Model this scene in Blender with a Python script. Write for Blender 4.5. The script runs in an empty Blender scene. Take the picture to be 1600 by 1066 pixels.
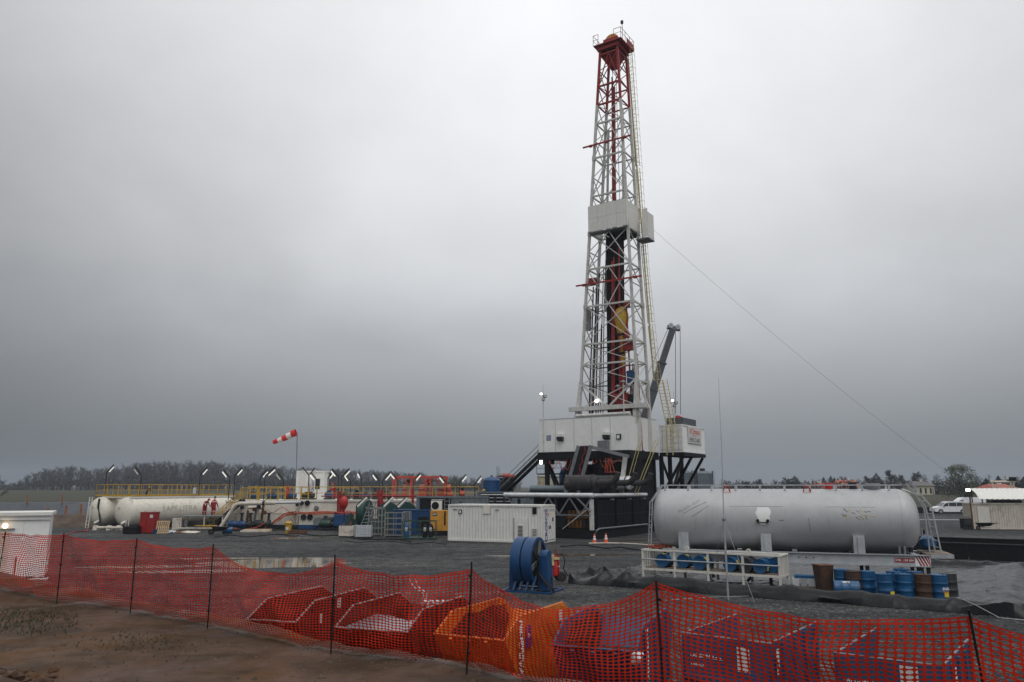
import bpy, math, random
from math import sin, cos, pi, radians as R
from mathutils import Vector, Matrix, noise
random.seed(7)
scn = bpy.context.scene
C = scn.collection

# ------------------------------------------------------------------ camera, sky, sun, exposure
F, H, TH = 1200.0, 4.15, math.atan(229 / 1200.0)          # focal length (photo pixels), eye height above the pad, upward tilt
cam_d = bpy.data.cameras.new('camera'); cam = bpy.data.objects.new('camera', cam_d); C.objects.link(cam)
cam.location = (0, 0, H); cam.rotation_euler = (R(90) + TH, 0, 0)
cam_d.sensor_width = 36; cam_d.lens = 36 * F / 1600; cam_d.clip_start = .1; cam_d.clip_end = 9000
scn.camera = cam

SUN_EL, SUN_AZ = R(60), R(200)      # veiled sun high behind the camera's right shoulder
world = bpy.data.worlds.new('World'); scn.world = world; world.use_nodes = True
nt = world.node_tree; N = nt.nodes; L = nt.links; N.clear()
def nd(t, **k):
    n = N.new(t)
    for a, b in k.items(): setattr(n, a, b)
    return n
def mth(op, a, b=None, c=None, clamp=False):
    n = nd('ShaderNodeMath', operation=op, use_clamp=clamp)
    for i, x in enumerate((a, b, c)):
        if x is None: continue
        if isinstance(x, (int, float)): n.inputs[i].default_value = x
        else: L.new(x, n.inputs[i])
    return n.outputs[0]
tc = nd('ShaderNodeTexCoord'); sp = nd('ShaderNodeSeparateXYZ'); L.new(tc.outputs['Generated'], sp.inputs[0])
zc = mth('MAXIMUM', sp.outputs['Z'], 0.0)
den = mth('ADD', zc, 0.42)
cx = mth('DIVIDE', sp.outputs['X'], den); cy = mth('DIVIDE', sp.outputs['Y'], den)
cmb = nd('ShaderNodeCombineXYZ'); L.new(cx, cmb.inputs[0]); L.new(cy, cmb.inputs[1])
n1 = nd('ShaderNodeTexNoise'); L.new(cmb.outputs[0], n1.inputs['Vector'])
n1.inputs['Scale'].default_value = 1.5; n1.inputs['Detail'].default_value = 4; n1.inputs['Roughness'].default_value = .45; n1.inputs['Distortion'].default_value = .5
n2 = nd('ShaderNodeTexNoise'); L.new(cmb.outputs[0], n2.inputs['Vector'])
n2.inputs['Scale'].default_value = 4.5; n2.inputs['Detail'].default_value = 6; n2.inputs['Roughness'].default_value = .55
# overcast layer: dim towards the horizon, thinner and brighter overhead and towards one side of the sky
rmp = nd('ShaderNodeValToRGB'); L.new(zc, rmp.inputs[0])
el = rmp.color_ramp.elements
stops = [(0, .20, .212, .23), (.06, .265, .278, .297), (.15, .46, .473, .493), (.26, .72, .735, .755), (.38, .90, .915, .935), (.52, .98, .995, 1.01), (1, 1.22, 1.23, 1.24)]
el[0].position = 0; el[0].color = (*stops[0][1:], 1); el[1].position = 1; el[1].color = (*stops[-1][1:], 1)
for p, r_, g_, b_ in stops[1:-1]:
    e = el.new(p); e.color = (r_, g_, b_, 1)
cl = mth('ADD', mth('MULTIPLY', mth('SUBTRACT', n1.outputs['Fac'], .5), .55), mth('MULTIPLY', mth('SUBTRACT', n2.outputs['Fac'], .5), .16))
side = mth('MULTIPLY', mth('POWER', mth('ABSOLUTE', mth('SUBTRACT', sp.outputs['X'], 0.15)), 2.0), -.85)       # the cloud is thinnest round one bearing, heavier to either side
side = mth('MAXIMUM', side, -.5)
gain = mth('MAXIMUM', mth('ADD', 1.0, cl), .35)
hzf = mth('MULTIPLY', zc, 5.0, clamp=True)                                # structure melts away near the horizon
gain = mth('MULTIPLY', mth('ADD', 1.0, mth('MULTIPLY', mth('SUBTRACT', gain, 1.0), hzf)), mth('ADD', 1.0, side))
vm = nd('ShaderNodeVectorMath', operation='SCALE'); L.new(rmp.outputs[0], vm.inputs[0]); L.new(gain, vm.inputs['Scale'])
sky = nd('ShaderNodeTexSky', sky_type='NISHITA'); sky.sun_disc = False; sky.sun_elevation = SUN_EL; sky.sun_rotation = SUN_AZ
bg1 = nd('ShaderNodeBackground'); L.new(vm.outputs[0], bg1.inputs[0]); bg1.inputs[1].default_value = 1.0
bg2 = nd('ShaderNodeBackground'); L.new(sky.outputs[0], bg2.inputs[0]); bg2.inputs[1].default_value = .06
mx = nd('ShaderNodeMixShader'); mx.inputs[0].default_value = .07; L.new(bg1.outputs[0], mx.inputs[1]); L.new(bg2.outputs[0], mx.inputs[2])
wo = nd('ShaderNodeOutputWorld'); L.new(mx.outputs[0], wo.inputs[0])

sun_d = bpy.data.lights.new('sun', 'SUN'); sun = bpy.data.objects.new('sun', sun_d); C.objects.link(sun)
sun_d.energy = .9; sun_d.angle = R(40); sun_d.color = (1, .97, .93)
sv = Vector((sin(SUN_AZ) * cos(SUN_EL), cos(SUN_AZ) * cos(SUN_EL), sin(SUN_EL)))   # towards the sun
sv.x = -sv.x
sun.rotation_euler = sv.to_track_quat('Z', 'Y').to_euler(); sun.location = (0, 0, 60)

scn.view_settings.view_transform = 'Standard'; scn.view_settings.look = 'None'
scn.view_settings.exposure = 0; scn.view_settings.gamma = 1; scn.view_settings.use_curve_mapping = False
scn.render.engine = 'CYCLES'
scn.cycles.use_denoising = True; scn.cycles.max_bounces = 6; scn.cycles.diffuse_bounces = 3; scn.cycles.glossy_bounces = 3
scn.cycles.transparent_max_bounces = 8; scn.cycles.volume_bounces = 1

# ------------------------------------------------------------------ layout helpers
_c, _s = cos(TH), sin(TH)
def P(px, py, Y):                       # the point at distance Y seen at a photo pixel
    u, v = (px - 800) / F, (533 - py) / F
    d = (u, _c - v * _s, _s + v * _c); t = Y / d[1]
    return Vector((t * d[0], Y, H + t * d[2]))
def G(px, py, z=0.0):                   # the point at height z seen at a photo pixel
    u, v = (px - 800) / F, (533 - py) / F
    d = (u, _c - v * _s, _s + v * _c); t = (z - H) / d[2]
    return Vector((t * d[0], t * d[1], z))

# ------------------------------------------------------------------ materials
MATS = {}
def mat(name, col, rough=.6, metal=0.0, var=.18, scale=2.5, dirt=None, damt=.35, dscale=1.6, streak=0.0, bump=0.0, bscale=30, spec=.5, emit=0.0, trans=0.0):
    m = bpy.data.materials.new(name); m.use_nodes = True; MATS[name] = m
    nt = m.node_tree; n = nt.nodes; l = nt.links
    b = n['Principled BSDF']; b.inputs['Roughness'].default_value = rough; b.inputs['Metallic'].default_value = metal
    b.inputs['Specular IOR Level'].default_value = spec
    tc = n.new('ShaderNodeTexCoord'); oi = n.new('ShaderNodeObjectInfo')
    ad = n.new('ShaderNodeVectorMath'); ad.operation = 'MULTIPLY_ADD'
    cb = n.new('ShaderNodeCombineXYZ'); l.new(oi.outputs['Random'], cb.inputs[0]); l.new(oi.outputs['Random'], cb.inputs[1])
    ad.inputs[1].default_value = (37, 37, 37); l.new(cb.outputs[0], ad.inputs[0]); l.new(tc.outputs['Object'], ad.inputs[2])
    V = ad.outputs[0]
    def noi(sc, det=5, rg=.6, vec=V):
        q = n.new('ShaderNodeTexNoise'); q.inputs['Scale'].default_value = sc; q.inputs['Detail'].default_value = det; q.inputs['Roughness'].default_value = rg
        l.new(vec, q.inputs['Vector']); return q.outputs['Fac']
    def mixc(f, a, bb):
        q = n.new('ShaderNodeMix'); q.data_type = 'RGBA'
        l.new(f, q.inputs[0])
        for i, x in ((6, a), (7, bb)):
            if isinstance(x, tuple): q.inputs[i].default_value = (*x[:3], 1)
            else: l.new(x, q.inputs[i])
        return q.outputs[2]
    def rng(f, a, bb):
        q = n.new('ShaderNodeMapRange'); q.inputs[1].default_value = a; q.inputs[2].default_value = bb; l.new(f, q.inputs[0]); return q.outputs[0]
    k0 = tuple(min(1, x * (1 - var)) for x in col); k1 = tuple(min(1, x * (1 + var)) for x in col)
    out = mixc(rng(noi(scale), .3, .7), k0, k1)
    if dirt is not None:
        out = mixc(rng(noi(dscale, 8, .7), 1 - damt - .1, 1 - damt + .12), out, dirt)
        if streak:
            mp = n.new('ShaderNodeMapping'); mp.inputs['Scale'].default_value = (5, 5, .35); l.new(V, mp.inputs[0])
            sfac = rng(noi(1.6, 6, .65, mp.outputs[0]), .56, .56 + .3 / max(streak, .05))
            out = mixc(sfac, out, dirt)
    l.new(out, b.inputs['Base Color'])
    if rough < .95:
        rr = n.new('ShaderNodeMapRange'); rr.inputs[3].default_value = max(.03, rough - .12); rr.inputs[4].default_value = min(1, rough + .15)
        l.new(noi(scale * 2.3), rr.inputs[0]); l.new(rr.outputs[0], b.inputs['Roughness'])
    if bump:
        bp = n.new('ShaderNodeBump'); bp.inputs['Strength'].default_value = bump; bp.inputs['Distance'].default_value = .02
        l.new(noi(bscale, 4), bp.inputs['Height']); l.new(bp.outputs[0], b.inputs['Normal'])
    if emit:
        b.inputs['Emission Color'].default_value = (*col, 1); b.inputs['Emission Strength'].default_value = emit
    if trans:
        t = n.new('ShaderNodeBsdfTranslucent'); l.new(out, t.inputs[0]); ms = n.new('ShaderNodeMixShader'); ms.inputs[0].default_value = trans
        l.new(b.outputs[0], ms.inputs[1]); l.new(t.outputs[0], ms.inputs[2]); l.new(ms.outputs[0], n['Material Output'].inputs[0])
    return m
RUST = (.10, .04, .018); GRIME = (.06, .05, .04); OIL = (.03, .027, .025)
mat('white', (.70, .69, .65), .5, dirt=GRIME, damt=.27, streak=.35, var=.06)
mat('white_clean', (.78, .78, .76), .42, dirt=(.35, .33, .3), damt=.16, streak=.2, var=.05)
mat('white_rust', (.66, .64, .58), .55, dirt=RUST, damt=.3, streak=.7, var=.08)
mat('cream', (.70, .66, .57), .55, dirt=(.14, .09, .055), damt=.30, streak=.65, var=.08)
mat('old_white', (.58, .53, .45), .6, dirt=RUST, damt=.36, streak=.9, var=.1)
mat('mast_white', (.57, .57, .54), .5, dirt=(.15, .115, .09), damt=.36, streak=.3, var=.1)
mat('mast_red', (.30, .018, .016), .5, dirt=(.07, .02, .018), damt=.34, var=.2)
mat('red', (.28, .014, .014), .45, dirt=(.06, .02, .015), damt=.25)
mat('bright_red', (.42, .016, .012), .4, dirt=(.1, .02, .015), damt=.2)
mat('orange_red', (.42, .05, .024), .5, dirt=(.1, .03, .02), damt=.3)
mat('orange', (.58, .145, .012), .5, dirt=RUST, damt=.36, streak=.4, bump=.15)
mat('skip_blue', (.022, .06, .13), .5, dirt=(.045, .035, .03), damt=.33, streak=.5, bump=.15)
mat('skip_dark', (.013, .0065, .0065), .6, dirt=(.02, .01, .008), damt=.35, bump=.15)
mat('blue', (.005, .05, .15), .42, dirt=(.02, .03, .06), damt=.28, streak=.2)
mat('drum_blue', (.006, .075, .19), .36, dirt=(.03, .03, .04), damt=.3, streak=.3, bump=.1, bscale=9)
mat('drum_dark', (.03, .032, .036), .45, dirt=(.06, .045, .035), damt=.3, bump=.1, bscale=9)
mat('drum_rust', (.05, .026, .016), .7, dirt=(.11, .042, .018), damt=.42, bump=.3, bscale=14)
mat('yellow', (.50, .30, .02), .5, dirt=(.25, .11, .02), damt=.38, streak=.2)
mat('ladder_yellow', (.52, .43, .20), .55, dirt=(.2, .14, .08), damt=.35)
mat('cat_yellow', (.52, .24, .025), .5, dirt=(.08, .045, .02), damt=.26, streak=.3)
mat('engine_yellow', (.30, .12, .015), .55, dirt=(.03, .02, .012), damt=.45)
mat('black_steel', (.008, .0085, .0095), .6, dirt=(.02, .016, .013), damt=.3, spec=.22)
mat('dark_steel', (.026, .028, .032), .55, dirt=(.045, .037, .032), damt=.3, spec=.3)
mat('grey_steel', (.19, .20, .215), .45, metal=.25, dirt=(.08, .07, .06), damt=.3)
mat('grey_box', (.115, .145, .165), .5, dirt=(.06, .06, .06), damt=.25, streak=.2)
mat('grey_mesh', (.20, .20, .195), .6, dirt=(.1, .09, .08), damt=.3)
mat('crane_grey', (.065, .072, .082), .45, dirt=(.04, .04, .04), damt=.25)
mat('galv', (.45, .46, .47), .42, metal=.55, dirt=(.2, .18, .16), damt=.25)
mat('silver', (.41, .415, .425), .42, metal=.05, dirt=(.23, .21, .19), damt=.22, streak=.6, var=.08, scale=1.2)
mat('silver_trim', (.42, .44, .46), .45, metal=.2, dirt=(.2, .18, .17), damt=.25)
mat('alu_pipe', (.66, .67, .68), .38, metal=.35, dirt=(.3, .27, .24), damt=.3)
mat('muffler', (.038, .036, .036), .62, dirt=(.17, .16, .155), damt=.34, dscale=1.1, spec=.3)
mat('rust', (.14, .06, .03), .8, dirt=(.05, .03, .02), damt=.4)
mat('radiator', (.005, .0065, .010), .7, var=.3, spec=.15)
mat('green', (.008, .045, .036), .5, dirt=(.03, .04, .035), damt=.3)
mat('dark_green', (.018, .055, .035), .5, dirt=(.03, .03, .03), damt=.3)
mat('black', (.008, .008, .009), .55, spec=.25)
mat('rubber', (.016, .016, .017), .7)
mat('cable_orange', (.38, .06, .02), .6, dirt=(.12, .05, .03), damt=.3)
mat('wood', (.46, .33, .19), .8, dirt=(.2, .13, .08), damt=.35, bump=.2)
mat('stake', (.30, .11, .035), .8, dirt=(.1, .05, .03), damt=.35)
mat('board', (.20, .16, .125), .85, dirt=(.1, .07, .05), damt=.4, bump=.3)
mat('ibc_white', (.62, .65, .68), .35, var=.1, trans=.2)
mat('glass', (.018, .022, .028), .07, var=.05)
mat('van_white', (.74, .75, .77), .22, var=.03)
mat('headlight', (.55, .57, .6), .1, var=.05)
mat('lamp_tube', (1.0, .97, .88), .3, var=.02, emit=.45)
mat('lamp_flood', (1.0, .97, .92), .3, var=.02, emit=6.0)
mat('lamp_warm', (1.0, .72, .4), .3, var=.02, emit=3.0)
mat('lamp_off', (.55, .55, .5), .3, var=.05)
mat('text_blue', (.02, .035, .22), .5, var=.2)
mat('text_black', (.02, .02, .025), .5)
mat('text_red', (.62, .06, .015), .5)
mat('text_orange', (.62, .2, .03), .5)
mat('text_white', (.76, .76, .76), .5)
mat('text_faint', (.57, .535, .46), .6)
mat('paper', (.58, .58, .56), .7, var=.06)
mat('label_yellow', (.68, .5, .04), .5, var=.15)
mat('coverall', (.30, .012, .018), .85, var=.25, scale=6)
mat('skin', (.45, .26, .19), .6, var=.08)
mat('sock_red', (.62, .03, .03), .8, var=.1)
mat('sock_white', (.72, .70, .66), .8, var=.06)
mat('net_red', (.50, .024, .007), .5, var=.2, scale=.9, dirt=(.17, .035, .02), damt=.27, dscale=.8, trans=.12, spec=.25)
mat('liner', (.007, .0075, .009), .26, var=.3, scale=1.2, dirt=(.014, .0135, .014), damt=.2, dscale=.5, spec=.22)
mat('pit_liner', (.02, .026, .036), .38, var=.3, scale=.5, dirt=(.06, .07, .085), damt=.28, dscale=.6)
mat('earth', (.085, .06, .045), .95, var=.35, scale=1.2, dirt=(.04, .03, .024), damt=.4, bump=.6, bscale=4)
mat('bark', (.055, .045, .038), .9, var=.3)
mat('twig', (.062, .056, .053), .9, var=.3, scale=.4)
mat('conifer', (.016, .026, .020), .9, var=.35, scale=.8)
mat('willow', (.10, .12, .055), .8, var=.35, scale=.5)
mat('spring_green', (.115, .14, .075), .8, var=.35, scale=.5)
mat('bush', (.06, .055, .045), .9, var=.35, scale=.6)
mat('roof_red', (.34, .10, .065), .8, var=.25, scale=3)
mat('roof_grey', (.12, .11, .11), .8, var=.2)
mat('wall_cream', (.55, .50, .38), .85, var=.08)
mat('wall_white', (.6, .6, .58), .85, var=.08)
mat('grass', (.045, .055, .024), .8, var=.4, scale=2)
mat('stone_grey', (.085, .086, .088), .85, var=.55, scale=7, spec=.2)
mat('dark_fill', (.022, .016, .012), .7, var=.4, scale=3, bump=.6, bscale=8, spec=.2)
mat('dark_lining', (.05, .032, .024), .75, var=.5, scale=2, dirt=(.015, .012, .011), damt=.5, dscale=2.2, bump=.4, bscale=12, spec=.2)
mat('hiviz_stripe', (.6, .6, .56), .5, var=.05)
mat('cone_orange', (.72, .09, .025), .5, var=.1)
mat('liquid_grey', (.17, .18, .20), .22, var=.15)

# ------------------------------------------------------------------ mesh builder
ordn = ['first', 'second', 'third', 'fourth', 'fifth', 'sixth', 'seventh', 'eighth', 'ninth', 'tenth', 'eleventh', 'twelfth', 'thirteenth', 'fourteenth', 'fifteenth', 'sixteenth', 'seventeenth', 'eighteenth', 'nineteenth', 'twentieth', 'twenty-first', 'last']
class MB:
    def __init__(s): s.v = []; s.f = []
    def add(s, vs, fs):
        o = len(s.v); s.v += [Vector(p) for p in vs]; s.f += [tuple(i + o for i in q) for q in fs]; return s
    def box(s, x0, x1, y0, y1, z0, z1):
        return s.add([(x0, y0, z0), (x1, y0, z0), (x1, y1, z0), (x0, y1, z0), (x0, y0, z1), (x1, y0, z1), (x1, y1, z1), (x0, y1, z1)],
                     [(3, 2, 1, 0), (4, 5, 6, 7), (0, 1, 5, 4), (1, 2, 6, 5), (2, 3, 7, 6), (3, 0, 4, 7)])
    def hull8(s, p):      # eight corners, bottom ring then top ring
        return s.add(p, [(3, 2, 1, 0), (4, 5, 6, 7), (0, 1, 5, 4), (1, 2, 6, 5), (2, 3, 7, 6), (3, 0, 4, 7)])
    def _fr(s, a, b, up=None):
        a, b = Vector(a), Vector(b); d = (b - a).normalized()
        up = Vector(up) if up else (Vector((0, 0, 1)) if abs(d.z) < .95 else Vector((0, 1, 0)))
        x = d.cross(up).normalized(); y = x.cross(d).normalized(); return a, b, d, x, y
    def bar(s, a, b, w, h=None, up=None):
        h = h or w; a, b, d, x, y = s._fr(a, b, up); x = x * w / 2; y = y * h / 2
        return s.hull8([a - x - y, a + x - y, a + x + y, a - x + y, b - x - y, b + x - y, b + x + y, b - x + y])
    def tube(s, a, b, r, n=8, r2=None, cap=True):
        r2 = r if r2 is None else r2; a, b, d, x, y = s._fr(a, b); vs = []
        for q, rr in ((a, r), (b, r2)):
            for i in range(n): t = 2 * pi * i / n; vs.append(q + x * cos(t) * rr + y * sin(t) * rr)
        fs = [(i, (i + 1) % n, n + (i + 1) % n, n + i) for i in range(n)]
        if cap: fs += [tuple(range(n - 1, -1, -1)), tuple(range(n, 2 * n))]
        return s.add(vs, fs)
    def path(s, pts, r, n=6):
        pts = [Vector(p) for p in pts]; vs = []; fs = []
        for k, p in enumerate(pts):
            d = (pts[min(k + 1, len(pts) - 1)] - pts[max(k - 1, 0)]).normalized()
            up = Vector((0, 0, 1)) if abs(d.z) < .9 else Vector((0, 1, 0))
            x = d.cross(up).normalized(); y = x.cross(d)
            rr = r[k] if isinstance(r, (list, tuple)) else r
            for i in range(n): t = 2 * pi * i / n; vs.append(p + x * cos(t) * rr + y * sin(t) * rr)
        for k in range(len(pts) - 1):
            for i in range(n): fs.append((k * n + i, k * n + (i + 1) % n, (k + 1) * n + (i + 1) % n, (k + 1) * n + i))
        fs += [tuple(range(n - 1, -1, -1)), tuple(range((len(pts) - 1) * n, len(pts) * n))]
        return s.add(vs, fs)
    def lathe(s, prof, a, d, n=20, a0=0.0, a1=2 * pi):   # prof: (distance along d, radius)
        a, b, d, x, y = s._fr(a, Vector(a) + Vector(d)); vs = []; fs = []
        full = abs(a1 - a0 - 2 * pi) < 1e-6; m = n if full else n + 1
        for t, rr in prof:
            for i in range(m): q = a0 + (a1 - a0) * i / n; vs.append(a + d * t + x * cos(q) * rr + y * sin(q) * rr)
        for k in range(len(prof) - 1):
            for i in range(n): j = (i + 1) % m; fs.append((k * m + i, k * m + j, (k + 1) * m + j, (k + 1) * m + i))
        return s.add(vs, fs)
    def prism(s, pts, vec):   # a flat polygon pushed along vec
        pts = [Vector(p) for p in pts]; vec = Vector(vec); n = len(pts)
        return s.add(pts + [p + vec for p in pts], [tuple(range(n - 1, -1, -1)), tuple(range(n, 2 * n))] + [(i, (i + 1) % n, n + (i + 1) % n, n + i) for i in range(n)])
    def ell(s, c, rx, ry, rz, n=12, m=7):
        vs = []; fs = []
        for j in range(m + 1):
            th = pi * j / m
            for i in range(n): ph = 2 * pi * i / n; vs.append((c[0] + rx * sin(th) * cos(ph), c[1] + ry * sin(th) * sin(ph), c[2] + rz * cos(th)))
        for j in range(m):
            for i in range(n): fs.append((j * n + i, (j + 1) * n + i, (j + 1) * n + (i + 1) % n, j * n + (i + 1) % n))
        return s.add(vs, fs)
    def quad(s, a, b, c, d): return s.add([a, b, c, d], [(0, 1, 2, 3)])
    def mesh(s, name, M=None, smooth=35):
        me = bpy.data.meshes.new(name)
        vs = [M @ p for p in s.v] if M is not None else s.v
        me.from_pydata([tuple(p) for p in vs], [], s.f); me.validate()
        if smooth:
            me.polygons.foreach_set('use_smooth', [True] * len(me.polygons)); me.set_sharp_from_angle(angle=R(smooth))
        me.update(); return me
    def obj(s, name, m, parent=None, world=False, smooth=35, label=None, cat=None, group=None, kind=None, fixn=True):
        M = None
        if world and parent is not None:
            r = parent
            while r.parent: r = r.parent
            M = r.matrix_basis.inverted()
        me = s.mesh(name, M, smooth); me.materials.append(MATS[m] if isinstance(m, str) else m)
        o = bpy.data.objects.new(name, me); C.objects.link(o); o.parent = parent
        tag(o, label, cat, group, kind); return o
def tag(o, label=None, cat=None, group=None, kind=None):
    for k, x in (('label', label), ('category', cat), ('group', group), ('kind', kind)):
        if x: o[k] = x
    return o
def thing(name, label, cat, loc=(0, 0, 0), rz=0.0, group=None):
    o = bpy.data.objects.new(name, None); C.objects.link(o); o.empty_display_size = .3
    o.location = loc; o.rotation_euler = (0, 0, rz)
    o.matrix_basis = Matrix.Translation(loc) @ Matrix.Rotation(rz, 4, 'Z')
    return tag(o, label, cat, group)
def dup(root, loc=None, rz=None, label=None, scale=None):
    r = root.copy(); C.objects.link(r)
    if loc is not None: r.location = loc
    if rz is not None: r.rotation_euler = (0, 0, rz)
    if scale is not None: r.scale = scale
    if label: r['label'] = label
    for ch in list(root.children):
        c = ch.copy(); C.objects.link(c); c.parent = r
        for g in list(ch.children): d = g.copy(); C.objects.link(d); d.parent = c
    return r
def part(o, name, parent, loc, rot=(0, 0, 0)):      # another piece sharing o's mesh
    c = bpy.data.objects.new(name, o.data); C.objects.link(c); c.parent = parent; c.location = loc; c.rotation_euler = rot; return c
def box(name, m, parent, x0, x1, y0, y1, z0, z1, **k): return MB().box(x0, x1, y0, y1, z0, z1).obj(name, m, parent, **k)
def tube(name, m, parent, a, b, r, n=8, **k): return MB().tube(a, b, r, n).obj(name, m, parent, **k)
def bar(name, m, parent, a, b, w, h=None, **k): return MB().bar(a, b, w, h).obj(name, m, parent, **k)
def text(name, body, size, m, parent, loc, rot=(R(90), 0, 0), sx=1.0, bold=0.0, align='CENTER'):
    cu = bpy.data.curves.new(name, 'FONT'); cu.body = body; cu.size = size; cu.extrude = .004; cu.offset = bold; cu.align_x = align; cu.align_y = 'CENTER'; cu.resolution_u = 2
    t = bpy.data.objects.new(name, cu); C.objects.link(t); bpy.context.view_layer.update()
    me = bpy.data.meshes.new_from_object(t.evaluated_get(bpy.context.evaluated_depsgraph_get()))
    bpy.data.objects.remove(t); me.materials.clear(); me.materials.append(MATS[m])
    o = bpy.data.objects.new(name, me); C.objects.link(o); o.parent = parent; o.location = loc; o.rotation_euler = rot; o.scale = (sx, 1, 1)
    return o
def corrugated(mb, a, b, z0, z1, pitch=.28, dep=.045, out=None):      # a vertical sheet of trapezoid ribs from a to b
    a, b = Vector((a[0], a[1], 0)), Vector((b[0], b[1], 0)); d = b - a; n = max(1, round(d.length / pitch)); st = d / n
    nr = Vector((d.y, -d.x, 0)).normalized() * dep
    pts = [a]
    for i in range(n):
        p = a + st * i
        pts += [p + st * .28, p + st * .42 - nr, p + st * .86 - nr, p + st]
    k = len(pts); mb.add([p + Vector((0, 0, z0)) for p in pts] + [p + Vector((0, 0, z1)) for p in pts], [(i, i + 1, k + i + 1, k + i) for i in range(k - 1)])
    return mb
def container(name, m, label, loc, rz, Lx, Wy, Hz, trim=None, cat='container', pitch=.28, roofm=None):
    # local: x along the long side, near-left-bottom corner at the origin, y away from the viewer
    t = thing(name, label, cat, loc, rz); trim = trim or m; e = .08
    for a, b in (((e, .03), (Lx - e, .03)), ((Lx - .03, e), (Lx - .03, Wy - e)), ((Lx - e, Wy - .03), (e, Wy - .03)), ((.03, Wy - e), (.03, e))):
        corrugated(MB(), a, b, .14, Hz - .1, pitch).obj('wall', m, t, smooth=0)
    for x in (0, Lx - .12):
        for y in (0, Wy - .12): box('corner_post', trim, t, x, x + .12, y, y + .12, .02, Hz - .02)
    for z0, z1 in ((.0, .15), (Hz - .13, Hz)):
        f = MB(); f.box(.1, Lx - .1, -.004, .08, z0, z1).box(.1, Lx - .1, Wy - .08, Wy + .004, z0, z1).box(-.004, .08, .1, Wy - .1, z0, z1).box(Lx - .08, Lx + .004, .1, Wy - .1, z0, z1)
        f.obj('frame', trim, t)
    box('roof', roofm or m, t, .06, Lx - .06, .06, Wy - .06, Hz - .07, Hz - .03)
    return t
def railing(parent, pts, h, m, r=.03, step=1.5, mid=True, toe=None, world=True):
    pts = [Vector(p) for p in pts]
    for k in range(len(pts) - 1):
        a, b = pts[k], pts[k + 1]; n = max(1, round((b - a).length / step)); U = Vector((0, 0, h))
        MB().tube(a + U, b + U, r, 6).obj('top_rail', m, parent, world)
        if mid: MB().tube(a + U * .52, b + U * .52, r * .8, 6).obj('mid_rail', m, parent, world)
        if toe: MB().bar(a + Vector((0, 0, .07)), b + Vector((0, 0, .07)), .02, .14).obj('toe_board', toe, parent, world)
        for i in range(n + (k == len(pts) - 2)):
            p = a + (b - a) * (i / n); MB().tube(p, p + U * .985, r, 6).obj('post', m, parent, world)
def ladder(parent, a, b, w, m, step=.3, side=None, r=.025, world=True, name='ladder'):
    a, b = Vector(a), Vector(b); d = b - a; sd = Vector(side).normalized() * w / 2
    q = MB().bar(a - sd, b - sd, r * 2).bar(a + sd, b + sd, r * 2)
    n = int(d.length / step)
    for i in range(1, n): p = a + d * i / n; q.tube(p - sd, p + sd, r * .7, 5)
    return q.obj(name, m, parent, world)

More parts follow.
